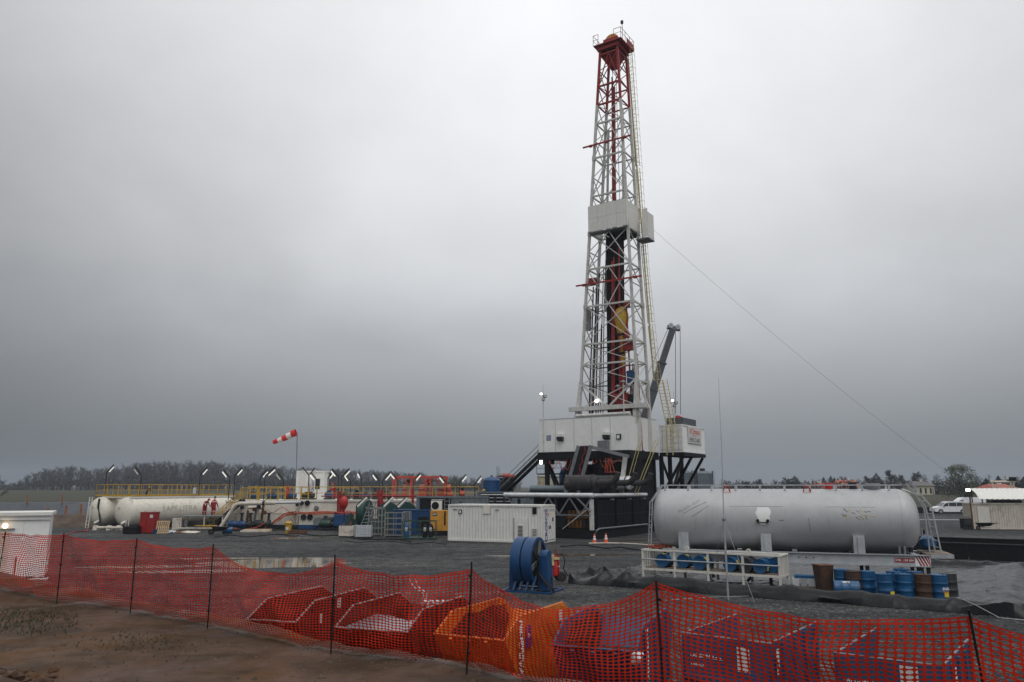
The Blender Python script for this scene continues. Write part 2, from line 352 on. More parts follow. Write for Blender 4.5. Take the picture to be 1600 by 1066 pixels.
# ------------------------------------------------------------------ the setting
def ground_mat(name, cols, scales, rough=(.6, .95), bump=.4, stone=None, wet=None, spec=.3, tracks=False):
    m = bpy.data.materials.new(name); m.use_nodes = True; MATS[name] = m
    n = m.node_tree.nodes; l = m.node_tree.links; b = n['Principled BSDF']; b.inputs['Specular IOR Level'].default_value = spec; tc = n.new('ShaderNodeTexCoord'); V = tc.outputs['Object']
    def noi(sc, det=6, rg=.6, dist=0.0):
        q = n.new('ShaderNodeTexNoise'); q.inputs['Scale'].default_value = sc; q.inputs['Detail'].default_value = det; q.inputs['Roughness'].default_value = rg; q.inputs['Distortion'].default_value = dist
        l.new(V, q.inputs['Vector']); return q.outputs['Fac']
    def rng(f, a, bb, c=0.0, d=1.0):
        q = n.new('ShaderNodeMapRange'); q.inputs[1].default_value = a; q.inputs[2].default_value = bb; q.inputs[3].default_value = c; q.inputs[4].default_value = d; l.new(f, q.inputs[0]); return q.outputs[0]
    def mixc(f, a, bb, mode='MIX'):
        q = n.new('ShaderNodeMix'); q.data_type = 'RGBA'; q.blend_type = mode
        if isinstance(f, float): q.inputs[0].default_value = f
        else: l.new(f, q.inputs[0])
        for i, x in ((6, a), (7, bb)):
            if isinstance(x, tuple): q.inputs[i].default_value = (*x[:3], 1)
            else: l.new(x, q.inputs[i])
        return q.outputs[2]
    out = cols[0]
    for c_, sc in zip(cols[1:], scales): out = mixc(rng(noi(sc, 8, .62, .4), .42, .6), out, c_)
    hgt = noi(9 if stone is None else 3, 10, .75)
    if stone:
        vo = n.new('ShaderNodeTexVoronoi'); vo.inputs['Scale'].default_value = stone; l.new(V, vo.inputs['Vector'])
        sepc = n.new('ShaderNodeSeparateColor'); l.new(vo.outputs['Color'], sepc.inputs[0])
        k = n.new('ShaderNodeValToRGB'); l.new(sepc.outputs[0], k.inputs[0])
        e = k.color_ramp.elements; e[0].color = (.3, .31, .33, 1); e[1].color = (3.2, 3.1, 2.9, 1); e[1].position = 1
        for p, g in ((.5, .8), (.85, 1.3), (.95, 2.0)): q = e.new(p); q.color = (g, g, g * .98, 1)
        out = mixc(1.0, out, k.outputs[0], 'MULTIPLY')
        hgt = rng(vo.outputs['Distance'], 0, .6, 1, 0)
    if tracks:
        mp = n.new('ShaderNodeMapping'); mp.inputs['Scale'].default_value = (.035, .30, 1); mp.inputs['Rotation'].default_value = (0, 0, .12); l.new(V, mp.inputs[0])
        q = n.new('ShaderNodeTexNoise'); q.inputs['Scale'].default_value = 1.6; q.inputs['Detail'].default_value = 7; q.inputs['Roughness'].default_value = .6; l.new(mp.outputs[0], q.inputs['Vector'])
        out = mixc(rng(q.outputs['Fac'], .40, .62), mixc(1.0, out, (.62, .62, .64), 'MULTIPLY'), mixc(1.0, out, (1.3, 1.27, 1.2), 'MULTIPLY'))
    l.new(out if not isinstance(out, tuple) else out, b.inputs['Base Color'])
    rg = rng(noi(wet or 1.1, 6, .6, .6), .42, .62, rough[0], rough[1]); l.new(rg, b.inputs['Roughness'])
    bp = n.new('ShaderNodeBump'); bp.inputs['Strength'].default_value = bump; bp.inputs['Distance'].default_value = .03; l.new(hgt, bp.inputs['Height']); l.new(bp.outputs[0], b.inputs['Normal'])
    return m
ground_mat('gravel', [(.045, .047, .051), (.031, .033, .037), (.062, .062, .064)], [.10, .045], (.65, .95), .8, stone=13, spec=.14, tracks=True)
ground_mat('mud', [(.118, .058, .021), (.075, .041, .019), (.105, .068, .056), (.05, .031, .018)], [.35, .16, .8], (.42, .95), .8, spec=.12)
ground_mat('field', [(.045, .043, .024), (.055, .042, .028), (.036, .044, .02)], [.012, .03], (.9, 1), .3)
ground_mat('water', [(.11, .085, .055), (.14, .11, .075)], [.4], (.03, .06), .015, spec=.5)

def strip(name, m, pts, z, kind='structure', **k):
    return MB().add([(p[0], p[1], z) for p in pts], [tuple(range(len(pts)))]).obj(name, m, None, kind=kind, smooth=0, **k)
# far ground, rising gently to the woods
def gz(x, y):
    r = math.hypot(x, y); t = min(1, max(0, (r - 150) / 370)); t = t * t * (3 - 2 * t)
    return -.06 + 2.6 * t + max(0, r - 520) * .0016
g = MB(); rad = [0, 20, 60, 120, 160, 200, 250, 310, 380, 460, 560, 700, 1000, 1500, 2400]; na = 96
for r_ in rad:
    for i in range(na):
        a = 2 * pi * i / na; x, y = r_ * cos(a), r_ * sin(a); g.v.append(Vector((x, y, gz(x, y))))
for k in range(len(rad) - 1):
    for i in range(na): j = (i + 1) % na; g.f.append((k * na + i, k * na + j, (k + 1) * na + j, (k + 1) * na + i))
g.obj('ground', 'field', kind='structure')
strip('gravel_pad', 'gravel', [(-90, -14), (60, -14), (100, 60), (104, 138), (20, 146), (-95, 112)], 0.0)

# fence line and the mud bank it stands on
POSTS = [(3, 836, 906, -1), (90, 833, 940, 0), (204, 841, 958, 0), (325, 850, 981, 0), (518, 868, 1020, 0), (735, 878, 1055, 0)]
MUDZ = 2.05
FENCE = [Vector((-12.8, 17.9)), Vector((-10.5, 16.4)), Vector((-8.53, 15.07)), Vector((-6.5, 13.73)), Vector((-4.64, 12.33)), Vector((-2.34, 10.52)), Vector((-.47, 9.31)), Vector((1.33, 7.4)), Vector((3.28, 5.8)), Vector((5.2, 4.2))]
FD = Vector((.773, -.634)); FN = Vector((.634, .773)); F0 = Vector((-.47, 9.2))
def mudz(x, y):
    p = Vector((x, y)) - F0; s = p.dot(FN)
    q = Vector((x * .45, y * .45, 1.7)); w = noise.fractal(q, 1.0, 2.0, 5) * .10 + noise.fractal(Vector((x * 2.2, y * 2.2, 4)), .9, 2.1, 4) * .028
    z = MUDZ + (.05 * max(0, -s - 2.5))
    if s > .35: t = min(1, (s - .35) / 3.0); z -= (MUDZ + .10) * (t * t * (3 - 2 * t))
    if s < 0: w *= min(1, .25 - s * .35)
    # wheel ruts pressed along the bank
    a = abs(s + 3.3 + .5 * noise.noise(Vector((x * .25, y * .25, 9)))); z += .09 * math.exp(-(a / .22) ** 2) * max(0, min(1, (-x - .2) * .5)) - .05 * math.exp(-((a - .5) / .25) ** 2)
    return z + w * (1 if s < .6 else max(.1, 1 - (s - .6) * .6))
mb = MB(); T0, T1, S0, S1, st = -19.0, 15.0, -11.0, 3.6, .11
nt_, ns_ = int((T1 - T0) / st), int((S1 - S0) / st)
for j in range(ns_ + 1):
    for i in range(nt_ + 1):
        p = F0 + FD * (T0 + i * st) + FN * (S0 + j * st); mb.v.append(Vector((p.x, p.y, mudz(p.x, p.y))))
for j in range(ns_):
    for i in range(nt_): k = j * (nt_ + 1) + i; mb.f.append((k, k + 1, k + nt_ + 2, k + nt_ + 1))
mb.obj('mud_bank', 'mud', kind='structure', smooth=80)
# thin grass on the bank
gr = MB(); rg = random.Random(3)
def tuft(x, y, h):
    z = mudz(x, y)
    for k in range(3):
        a = rg.uniform(0, 6.28); lx, ly = cos(a) * h * .5, sin(a) * h * .5; wx, wy = -sin(a) * .008, cos(a) * .008
        gr.add([(x - wx, y - wy, z - .01), (x + wx, y + wy, z - .01), (x + lx * .5, y + ly * .5, z + h * .7), (x + lx, y + ly, z + h)], [(0, 1, 2), (1, 3, 2)])
for i in range(620):
    px, py = rg.gauss(30, 48), rg.gauss(970, 10)
    q = G(px, py, MUDZ); tuft(q.x, q.y, rg.uniform(.015, .05))
for i in range(260):
    q = G(rg.gauss(215, 55), rg.gauss(1002, 9), MUDZ + .03); tuft(q.x, q.y, rg.uniform(.012, .035))
gr.obj('grass', 'grass', kind='stuff', label='thin tufts of grass sprouting from the bare mud bank', smooth=0)
# clods of turned mud along the rut at the lower corner
for k in range(46):
    q = G(rg.uniform(-40, 95), rg.uniform(1040, 1062), MUDZ + .1); z = mudz(q.x, q.y); r_ = rg.uniform(.03, .085)
    e = MB().ell((0, 0, 0), r_ * rg.uniform(.8, 1.4), r_ * rg.uniform(.8, 1.3), r_ * .75, 8, 5)
    for v in e.v: v += Vector((noise.noise(v * 22 + Vector((k, 0, 0))), noise.noise(v * 22 + Vector((0, k, 0))), noise.noise(v * 22 + Vector((0, 0, k))))) * r_ * .5
    if k == 0: clods = MB()
    clods.add([v + Vector((q.x, q.y, z + r_ * .1)) for v in e.v], e.f)
clods.obj('mud_clods', 'mud', kind='stuff', label='lumps of turned mud beside the wheel rut')
# loose stones on the bank and on the near gravel
stn = MB(); rs_ = random.Random(12)
def stone(x, y, z, r_):
    k = [rs_.uniform(.6, 1.2) * r_ for _ in range(6)]
    stn.add([(x + k[0], y, z), (x, y + k[1], z), (x - k[2], y, z), (x, y - k[3], z), (x, y, z + k[4] * .8), (x, y, z - r_ * .4)], [(0, 1, 4), (1, 2, 4), (2, 3, 4), (3, 0, 4), (1, 0, 5), (2, 1, 5), (3, 2, 5), (0, 3, 5)])
for i in range(900):
    q = G(rs_.uniform(-20, 760), rs_.uniform(945, 1075), MUDZ)
    if (Vector((q.x, q.y)) - F0).dot(FN) < .5: stone(q.x, q.y, mudz(q.x, q.y), rs_.uniform(.006, .022) * (1 + 1.5 * (rs_.random() < .06)))
stn.obj('bank_stones', 'earth', kind='stuff', label='small stones and crumbs of soil on the mud bank', smooth=0)
stn = MB()
for i in range(5200):
    q = G(rs_.uniform(560, 1640), 1066 - 150 * rs_.random() ** 1.3, 0)
    if (Vector((q.x, q.y)) - F0).dot(FN) > 3.4 and q.y < 44: stone(q.x, q.y, .01, rs_.uniform(.018, .05))
stn.obj('gravel_stones', 'stone_grey', kind='stuff', label='loose crushed stones lying on the near gravel', smooth=0)
# puddles on the gravel
def puddle(cx, cy, rx, ry, rot, sd):
    pts = []
    for i in range(40):
        a = 2 * pi * i / 40; rr = 1 + .42 * noise.fractal(Vector((cos(a) * 1.4 + sd, sin(a) * 1.4, sd)), 1, 2, 3)
        x, y = rx * rr * cos(a), ry * rr * sin(a); pts.append((cx + x * cos(rot) - y * sin(rot), cy + x * sin(rot) + y * cos(rot)))
    strip('puddle', 'water', pts, .006)
for a in ((445, 880, 4.4, 2.6, 0), (215, 886, 3.0, .7, 2), (300, 893, 3.6, .7, 4), (345, 873, 3.0, .5, 8), (470, 841, 3.2, .9, 12), (880, 868, 5, .7, 14), (1010, 845, 3, .5, 16)):
    q = G(a[0], a[1]); puddle(q.x, q.y, a[2], a[3], .12, a[4])

# earth bank and lined pit on the far side of the pad
def bank(name, m, prof, ya, yb, kind='structure', n=60, wob=.12):
    # prof: list of (across, z); swept between two ground points
    a, b = Vector(ya), Vector(yb); d = (b - a); L_ = d.length; d.normalize(); nr = Vector((-d.y, d.x)); mb = MB(); m_ = len(prof)
    for i in range(n + 1):
        for q, (o, z) in enumerate(prof):
            p = a + d * (L_ * i / n) + nr * o; mb.v.append(Vector((p.x, p.y, z + (wob * noise.fractal(Vector((p.x * .5, p.y * .5, q)), 1, 2, 4) if z > .05 else 0))))
    for i in range(n):
        for q in range(m_ - 1): mb.f.append((i * m_ + q, (i + 1) * m_ + q, (i + 1) * m_ + q + 1, i * m_ + q + 1))
    return mb.obj(name, m, kind=kind, smooth=50)
bank('earth_bank', 'earth', [(0, -.1), (1.5, 1.2), (2.6, 1.35), (5, .4)], (-78, 74), (-36.5, 87))
bank('pit_liner', 'pit_liner', [(0, .3), (4.2, 2.15), (4.6, 2.25), (5.2, 2.2), (7.5, -.1)], (-100, 88), (-36, 104), wob=.10)
for i in range(17):
    p = Vector((-98 + i * 3.9, 92.8 + i * 1.0)); h = 3.25 + .12 * (i % 3)
    MB().bar((p.x, p.y, 1.6), (p.x + .06 * ((i % 3) - 1), p.y, h), .12).obj('stake', 'stake', label='orange-brown stake on the lined pit rim, %s counted from its far left end' % ordn[i], cat='stake', group='stakes along the pit rim')
for k, (px, py, tilt) in enumerate(((75, 793, .0), (103, 790, .08), (127, 788, .0))):
    p = P(px, py, 86); MB().bar((p.x, 86, .6), (p.x + tilt, 86, p.z), .16).obj('stake', 'stake', label=('short leaning stake between two upright ones' if k == 1 else 'short stake on the earth bank %s' % ('beside the white tank' if k == 2 else 'next to the white cabin roof')), cat='stake')

# ------------------------------------------------------------------ the drilling rig (local x along the front wall, y away from the viewer)
YAW = R(-33); O3 = P(984, 703.5, 72); RIG = Vector((O3.x, O3.y, 0)); FZ, WZ, RW, RD = 7.6, 10.8, 9.85, 6.6
def rigthing(name, label, cat, off=(0, 0, 0)):
    M = Matrix.Translation(RIG) @ Matrix.Rotation(YAW, 4, 'Z'); o = thing(name, label, cat, M @ Vector(off), YAW); o['off'] = 0
    del o['off']; return o
def sh(p, o): return (p[0] - o[0], p[1] - o[1], p[2] - o[2])

# substructure with drill floor, windwalls, stairs
sub = rigthing('rig_substructure', 'black steel rig substructure with white panelled drill floor on top', 'rig base')
box('floor_deck', 'black_steel', sub, -RW - .1, .1, -.1, RD + .1, FZ - .75, FZ - .02)
for i in range(5):
    xs = [-RW, -7.95, -5.85, -3.9, -1.95, 0]
    box('panel', 'white_clean', sub, xs[i] + .022, xs[i + 1] - .022, 0, .07, FZ, WZ - .03 * (i == 0))
for i in range(3):
    box('panel', 'white_clean', sub, -.07, .0, .085 + i * 2.2, 2.2 + i * 2.2 - .03 + .08, FZ, WZ)
    box('panel', 'white_clean', sub, -RW, -RW + .07, .085 + i * 2.2, 2.2 + i * 2.2 - .01 + .08, FZ, WZ)
for i in range(5): box('panel', 'white_clean', sub, xs[i] + .012, xs[i + 1] - .012, RD - .02, RD + .05, FZ, WZ)
box('wall_backing', 'dark_steel', sub, -RW + .08, -.08, .08, .12, FZ, WZ - .02); box('wall_backing', 'dark_steel', sub, -.13, -.08, .13, RD - .1, FZ, WZ - .02)
box('wall_cap', 'galv', sub, -RW, 0, -.02, .09, WZ + .003, WZ + .05); box('wall_cap', 'galv', sub, -.09, .02, .1, RD, WZ + .003, WZ + .05)
for x in (-7.6, -2.6):
    b = box('vent_hood', 'white', sub, x, x + .62, -.42, -.003, 9.05, 9.3); MB().hull8([Vector(p) for p in ((x, -.4, 8.78), (x + .62, -.4, 8.78), (x + .62, -.02, 8.6), (x, -.02, 8.6), (x, -.42, 9.04), (x + .62, -.42, 9.04), (x + .62, -.02, 9.04), (x, -.02, 9.04))]).obj('vent_scoop', 'dark_steel', b)
box('wall_box', 'dark_steel', sub, -1.3, -.82, -.12, -.003, 8.6, 9.1); box('wall_box', 'white', sub, -1.22, -.95, -.15, -.125, 8.68, 9.0)
box('notice', 'text_blue', sub, -8.95, -8.45, -.012, -.003, 8.72, 9.25)
for i in range(4): box('notice_line', 'paper', sub, -8.9, -8.5, -.018, -.013, 8.78 + i * .12, 8.83 + i * .12)
box('control_box', 'grey_steel', sub, -3.05, -2.05, -.55, -.003, 7.55, 8.5)
# legs and trusses
def sbar(a, b, w, h=None, n='brace', m='black_steel'): return MB().bar(a, b, w, h).obj(n, m, sub)
LX = [-RW + .6, -6.8, -3.4, -.3]
for y in (.6, RD - .4):
    for x in LX: sbar((x, y, .05), (x, y, FZ - .76), .36, None, 'leg')
    for i in range(3):
        sbar((LX[i], y + .02, .5), (LX[i + 1], y + .02, FZ - .9), .2); sbar((LX[i], y - .02, FZ - .9), (LX[i + 1], y - .02, .5), .2)
    sbar((-RW + .2, y, .2), (.1, y, .2), .4, .4, 'base_beam'); sbar((LX[0], y + .01, 3.6), (LX[3], y + .01, 3.6), .25, None, 'cross_beam')
for x in LX:
    sbar((x, .8, .6), (x, RD - .6, FZ - .9), .18); sbar((x + .02, .8, FZ - .9), (x + .02, RD - .6, .6), .18); sbar((x, .8, 3.6), (x, RD - .6, 3.6), .2)
# wellhead stack and winch gear in the shade under the floor
bp = MB()
for z0, z1, r_ in ((.2, .8, .55), (.8, 1.3, .75), (1.3, 2.2, .5), (2.2, 2.7, .8), (2.7, 3.6, .55), (3.6, 4.1, .85), (4.1, 5.0, .5), (5.0, 6.6, .62)): bp.tube((-4.2, 3.2, z0), (-4.2, 3.2, z1), r_, 14)
bp.obj('blowout_preventer', 'dark_steel', sub)
box('mud_box', 'black_steel', sub, -3.0, -.3, 1.2, 4.6, 2.4, 6.5); box('winch_housing', 'black_steel', sub, -7.4, -5.0, 1.4, 5.4, 2.4, 6.4); box('shade_panel', 'black_steel', sub, -6.9, -.35, RD - .7, RD - .62, .6, FZ - .8); box('shade_panel', 'black_steel', sub, -.24, -.18, 1.0, RD - .8, 2.6, FZ - .8)  # boxes widened and black panels added to darken the space under the floor
for x in (-4.95, -3.6): MB().lathe([(0, 0), (0, .34), (.22, .34), (.22, 0)], (x, -.3, 4.3), (0, 1, 0), 14).obj('winch_wheel', 'cat_yellow', sub)
# cantilever bracket that carries the doghouse
sbar((.1, RD + .5, FZ - .2), (2.6, RD + .5, FZ - .2), .4, .34, 'bracket_beam'); sbar((.1, 13.1, FZ - .2), (2.6, 13.1, FZ - .2), .4, .34, 'bracket_beam')
sbar((2.5, RD + .3, FZ - .19), (2.5, 13.3, FZ - .19), .3, .34, 'bracket_beam'); sbar((.3, RD + .3, FZ - .19), (.3, 13.3, FZ - .19), .3, .34, 'bracket_beam')
for y in (RD + .7, 9.6, 12.9):
    sbar((2.45, y, FZ - .4), (.1, y, 3.4), .24, None, 'bracket_strut'); sbar((.1, y, .05), (.1, y, FZ - .3), .34, None, 'leg')
sbar((.1, RD + .7, .8), (.1, 12.9, FZ - .6), .2); sbar((.12, RD + .7, FZ - .6), (.12, 12.9, .8), .2); sbar((.1, RD + .7, 3.5), (.1, 12.9, 3.5), .2)
# inclined mud ditch ladder leaning on the front
dt = MB().bar((-5.75, -2.05, 3.6), (-4.3, -2.0, 8.0), .10, .35).bar((-4.45, -2.05, 3.6), (-3.0, -2.0, 8.0), .10, .35).obj('chute', 'grey_steel', sub)
dk = MB()
for i in range(22):
    t = i / 21; a = Vector((-5.7, -1.98, 3.65)).lerp(Vector((-4.27, -1.95, 7.9)), t); dk.bar(a, a + Vector((1.25, 0, 0)), .09, .05)
dk.hull8([Vector(p) for p in ((-5.7, -1.8, 3.6), (-4.5, -1.8, 3.6), (-4.5, -1.7, 3.6), (-5.7, -1.7, 3.6), (-4.25, -1.8, 8), (-3.05, -1.8, 8), (-3.05, -1.7, 8), (-4.25, -1.7, 8))]); dk.obj('slat_run', 'dark_steel', dt)
MB().path([(-4.9 + .33 * t * 4.4 / 1 + .12 * sin(t * 31), -2.08, 3.6 + 4.4 * t) for t in [i / 24 for i in range(25)]], .05, 5).obj('hose', 'red', dt)
MB().bar((-3.05, -1.9, 7.85), (.2, -.6, 6.95), .12, .3).obj('chute_arm', 'grey_steel', sub)
sbar((-.9, -.3, 3.4), (-.35, -.25, 7.0), .42, .16, 'white_strut', 'mast_white')
# orange cables slung under the floor edge
rc = random.Random(5)
for i in range(9):
    x = -8.6 + i * .95 + rc.uniform(-.2, .2); w = rc.uniform(.5, 1.1); d_ = rc.uniform(.3, 1.0)
    MB().path([(x + w * t, -.2 - .05 * sin(t * 3), 6.8 - d_ * 4 * t * (1 - t)) for t in [k / 10 for k in range(11)]], .03, 5).obj('cable', 'cable_orange', sub)
for i in range(3): MB().path([(-2.4 + .3 * i + .5 * (1 - abs(2 * t - 1)) * (.5 + .2 * i) * (1 if t < .5 else -.3), -.25 - .03 * i, 6.9 - 1.35 * sin(pi * t)) for t in [k / 12 for k in range(13)]], .045, 5).obj('cable', 'cable_orange', sub)
# left stairway with handrails
def stair(y0, y1, xa, za, xb, zb, mm, parent, rails):
    for y in (y0, y1): MB().bar((xa, y, za), (xb, y, zb), .09, .34).obj('stringer', mm, parent)
    n = int((zb - za) / .23)
    for i in range(n): t = (i + .5) / n; MB().box(-.14, .14, y0 + .05, y1 - .05, -.02, .02).obj('tread', mm, parent).location = (xa + (xb - xa) * t, 0, za + (zb - za) * t)
    for y in (y0, y1):
        for hh in (.55, 1.05): MB().tube((xa, y, za + hh), (xb, y, zb + hh), .03, 6).obj('handrail', rails, parent)
        for i in range(6): t = i / 5; x, z = xa + (xb - xa) * t, za + (zb - za) * t; MB().tube((x, y, z), (x, y, z + 1.05), .025, 6).obj('rail_post', rails, parent)
stair(.4, 1.5, -19.2, .1, -RW - .15, FZ - .2, 'black_steel', sub, 'grey_steel')
# steep stair with yellow rails at the front corner
for xo in (0, .95):
    MB().bar((-.2 + xo * .3 - .15, -.9 - 0 + .0, 3.4), (1.25 + xo * .3, -.5, FZ + 1.0), .05, .05).obj('handrail', 'ladder_yellow', sub)
    MB().bar((.7 + xo * .3 - .15, -.7, 3.4), (2.15 + xo * .3, 1.1, FZ + .9), .05, .05).obj('handrail', 'ladder_yellow', sub)
MB().bar((-.1, -.75, 3.4), (1.5, -.3, FZ - .1), .7, .12).obj('stair_flight', 'black_steel', sub)
# access tower of small ladders below the floor at the left
ladder(sub, (-12.2, 4.5, .1), (-12.2, 4.5, 5.6), .8, 'ladder_yellow', side=(1, 0, 0), world=False)
MB().box(-12.9, -9.8, 4.6, 5.6, 5.5, 5.62).obj('platform', 'black_steel', sub)
railing(sub, [(-12.9, 4.6, 5.62), (-9.9, 4.6, 5.62)], 1.05, 'dark_steel', world=False, step=.9)
box('floor_lamp', 'lamp_flood', sub, -9.75, -9.5, -.05, .06, 6.45, 6.8)
for x in (-9.4,): box('lamp_housing', 'black', sub, x - .05, x + 1.0, .05, .6, 6.4, 6.9)

# doghouse cabin
dog = rigthing('doghouse_cabin', 'white container cabin with red Crosco sign at the drill floor edge', 'cabin', (.06, RD + .36, FZ))
DW, DL, DH = 2.5, 6.4, 2.75
corrugated(MB(), (DW - .02, .1), (DW - .02, DL - .1), .1, DH - .1, .24, .035).obj('side_wall', 'white_clean', dog, smooth=0)
corrugated(MB(), (DW - .1, DL), (.1, DL), .1, DH - .1, .24, .035).obj('rear_wall', 'white_clean', dog, smooth=0)
corrugated(MB(), (.02, DL - .1), (.02, .1), .1, DH - .1, .24, .035).obj('side_wall', 'white_clean', dog, smooth=0)
for x in (.1, 1.28):
    d_ = box('door', 'white', dog, x, x + 1.12, .03, .08, .15, DH - .15)
    for c_ in (0, 1):
        for r_ in range(4): box('door_rib', 'white', d_, x + .1 + c_ * .5, x + .53 + c_ * .5, -.01, .028, .3 + r_ * .6, .72 + r_ * .6)
    for o in (.3, .8): MB().tube((x + o, -.03, .15), (x + o, -.03, DH - .12), .022, 6).obj('lock_rod', 'galv', d_)
f = MB()
for x in (0, DW - .1):
    for y in (0, DL - .1): f.box(x, x + .12, y, y + .12, 0, DH)
for z in (0, DH - .12): f.box(.12, DW - .1, .0, .1, z, z + .12).box(.12, DW - .1, DL - .1, DL, z, z + .12).box(0, .1, .12, DL - .1, z, z + .12).box(DW - .08, DW + .02, .12, DL - .1, z, z + .12)
f.obj('frame', 'white_clean', dog); box('roof', 'white_clean', dog, .1, DW - .1, .1, DL - .1, DH - .08, DH - .02)
sg = box('sign', 'paper', dog, DW + .035, DW + .06, 1.45, 5.3, .95, 2.62)
E2 = (R(90), 0, R(90))
text('lettering', 'Crosco', .82, 'text_red', sg, (DW + .065, 3.6, 2.15), E2, .95, .012)
MB().prism([(DW + .063, 2.05, 1.9), (DW + .063, 2.25, 2.0), (DW + .063, 2.28, 2.25), (DW + .063, 2.16, 2.5), (DW + .063, 2.0, 2.42), (DW + .063, 1.94, 2.1)], (.006, 0, 0)).obj('flame_logo', 'text_orange', sg)
box('underline', 'text_black', sg, DW + .062, DW + .067, 2.6, 3.9, 1.72, 1.75)
text('lettering', 'EMSCO-605', .62, 'text_black', sg, (DW + .065, 3.35, 1.28), E2, .95)
box('roof_box', 'crane_grey', dog, .4, 2.2, 1.2, 4.9, DH + .002, DH + .75)
# flood lamp mast on the doghouse and on the far corner of the floor
def lampmast(label, p, h, r=.05):
    t = thing('flood_lamp_mast', label, 'lamp mast', p); MB().tube((0, 0, 0), (0, 0, h), r, 6).obj('pole', 'mast_white', t)
    MB().tube((0, 0, h), (0, 0, h + 1.1), .015, 5).obj('aerial', 'grey_steel', t)
    for i, (dx, dz, em) in enumerate(((-.2, .1, 'lamp_flood'), (.2, -.12, 'lamp_off'), (.02, -.42, 'lamp_off'))):
        hh = MB().box(dx - .16, dx + .16, -.12, .12, h + dz - .13, h + dz + .13).obj('lamp_head', 'dark_steel', t); box('lens', em, hh, dx - .12, dx + .12, -.14, -.122, h + dz - .09, h + dz + .09)
p = P(1055, 669, 81); lampmast('thin lamp mast on the roof of the doghouse cabin', (p.x, p.y, FZ + DH + .02), 2.7)
p = P(849, 655, 77); lampmast('thin lamp mast rising behind the left end of the white windwall', (p.x, p.y, FZ), 5.7)

# ---- mast
mast = rigthing('drilling_mast', 'tall lattice drilling mast, white with red top section and crown', 'drilling mast', (-3.1, 3.2, FZ)); MO = Vector((-3.1, 3.2, FZ))
LEV = [11.9, 14.4, 16.3, 18.4, 22.3, 26.2, 30.0, 34.0, 38.2, 42.0, 44.1, 46.2, 49.8]
def leg(i, z):      # 0 front-left 1 front-right 2 back-right 3 back-left
    t = (z - 11.9) / (50 - 11.9); xl, xr = -6.25 + 3.2 * t, .12 - 1.12 * t; yf, yb = 2.0, 4.62 - .42 * t
    return Vector(((xl, xr, xr, xl)[i], (yf, yf, yb, yb)[i], z)) - MO
def mm(z): return 'mast_red' if z > 43.9 else 'mast_white'
for i in range(4):
    for za, zb in ((LEV[0], 44.1), (44.1, 50.7)): MB().bar(leg(i, za), leg(i, zb), .24 if zb < 45 else .22).obj('leg', mm(zb - 1), mast)
    for za in (14.4, 22.3, 30.0, 38.2): MB().bar(leg(i, za - .25), leg(i, za + .25), .32).obj('leg_joint', 'mast_white', mast)
for k, z in enumerate(LEV):
    for i in range(4):
        j = (i + 1) % 4
        if i == 0 and z in (14.4,): continue
        MB().bar(leg(i, z), leg(j, z), .13 if i != 0 else .17).obj('girt', mm(z + .1), mast)
for k in range(len(LEV) - 1):
    z0, z1 = LEV[k], LEV[k + 1]; c_ = mm((z0 + z1) / 2 + .2)
    for i in range(4):
        j = (i + 1) % 4; w = .075
        if i == 0:
            if z1 - z0 > 2.5:      # diamonds: two crossings over the tall bays
                mid0 = (leg(0, z0) + leg(1, z0)) / 2; mid1 = (leg(0, z1) + leg(1, z1)) / 2
                up = k % 2 == 0
                for q in (0, 1): MB().bar(mid0 if up else leg(q, z0), leg(q, z1) if up else mid1, .09).obj('brace', c_, mast)
                MB().bar(leg(0, z0), mid1 if up else leg(1, z1), w).obj('brace', c_, mast); MB().bar(leg(1, z0), mid1 if up else leg(0, z1), w).obj('brace', c_, mast)
            else:
                MB().bar(leg(0, z0), leg(1, z1), w).obj('brace', c_, mast); MB().bar(leg(1, z0), leg(0, z1), w).obj('brace', c_, mast)
        else:
            zm = (z0 + z1) / 2
            if z1 - z0 > 3 and i != 2: MB().bar(leg(i, zm), leg(j, zm), .09).obj('girt', c_, mast)
            MB().bar(leg(i, z0), leg(j, zm if i != 2 and z1 - z0 > 3 else z1), w).obj('brace', c_, mast)
            if z1 - z0 > 3 and i != 2: MB().bar(leg(j, zm), leg(i, z1), w).obj('brace', c_, mast)
            elif i == 2: MB().bar(leg(j, z0), leg(i, z1), w).obj('brace', c_, mast)
# spread feet and base beams
MB().bar(Vector((-7.2, 1.6, 11.85)) - MO, Vector((1.1, 1.6, 11.85)) - MO, .34, .42).obj('base_beam', 'mast_white', mast)
MB().tube(Vector((-6.2, 1.2, 11.1)) - MO, Vector((-.4, 1.2, 11.1)) - MO, .2, 10).obj('cross_tube', 'mast_white', mast)
for i, (fx, fy) in enumerate(((-6.9, 1.5), (-.3, 1.5), (-.3, 5.2), (-6.9, 5.2))):
    MB().bar(leg(i, 14.4), Vector((fx, fy, FZ)) - MO, .34).obj('foot', 'mast_white', mast)
    MB().bar(leg(i, 12), Vector((leg(i, 12) + MO).xy.to_3d() + Vector((0, 0, FZ))) - MO, .3).obj('foot', 'mast_white', mast)
MB().bar(leg(0, 14.4), (leg(0, 11.9) + leg(1, 11.9)) / 2, .18).obj('brace', 'mast_white', mast); MB().bar(leg(1, 14.6), (leg(0, 11.9) + leg(1, 11.9)) / 2, .18).obj('brace', 'mast_white', mast)
MB().bar(leg(1, 15.0), Vector((1.0, 2.4, 11.6)) - MO, .18).obj('foot', 'mast_white', mast)
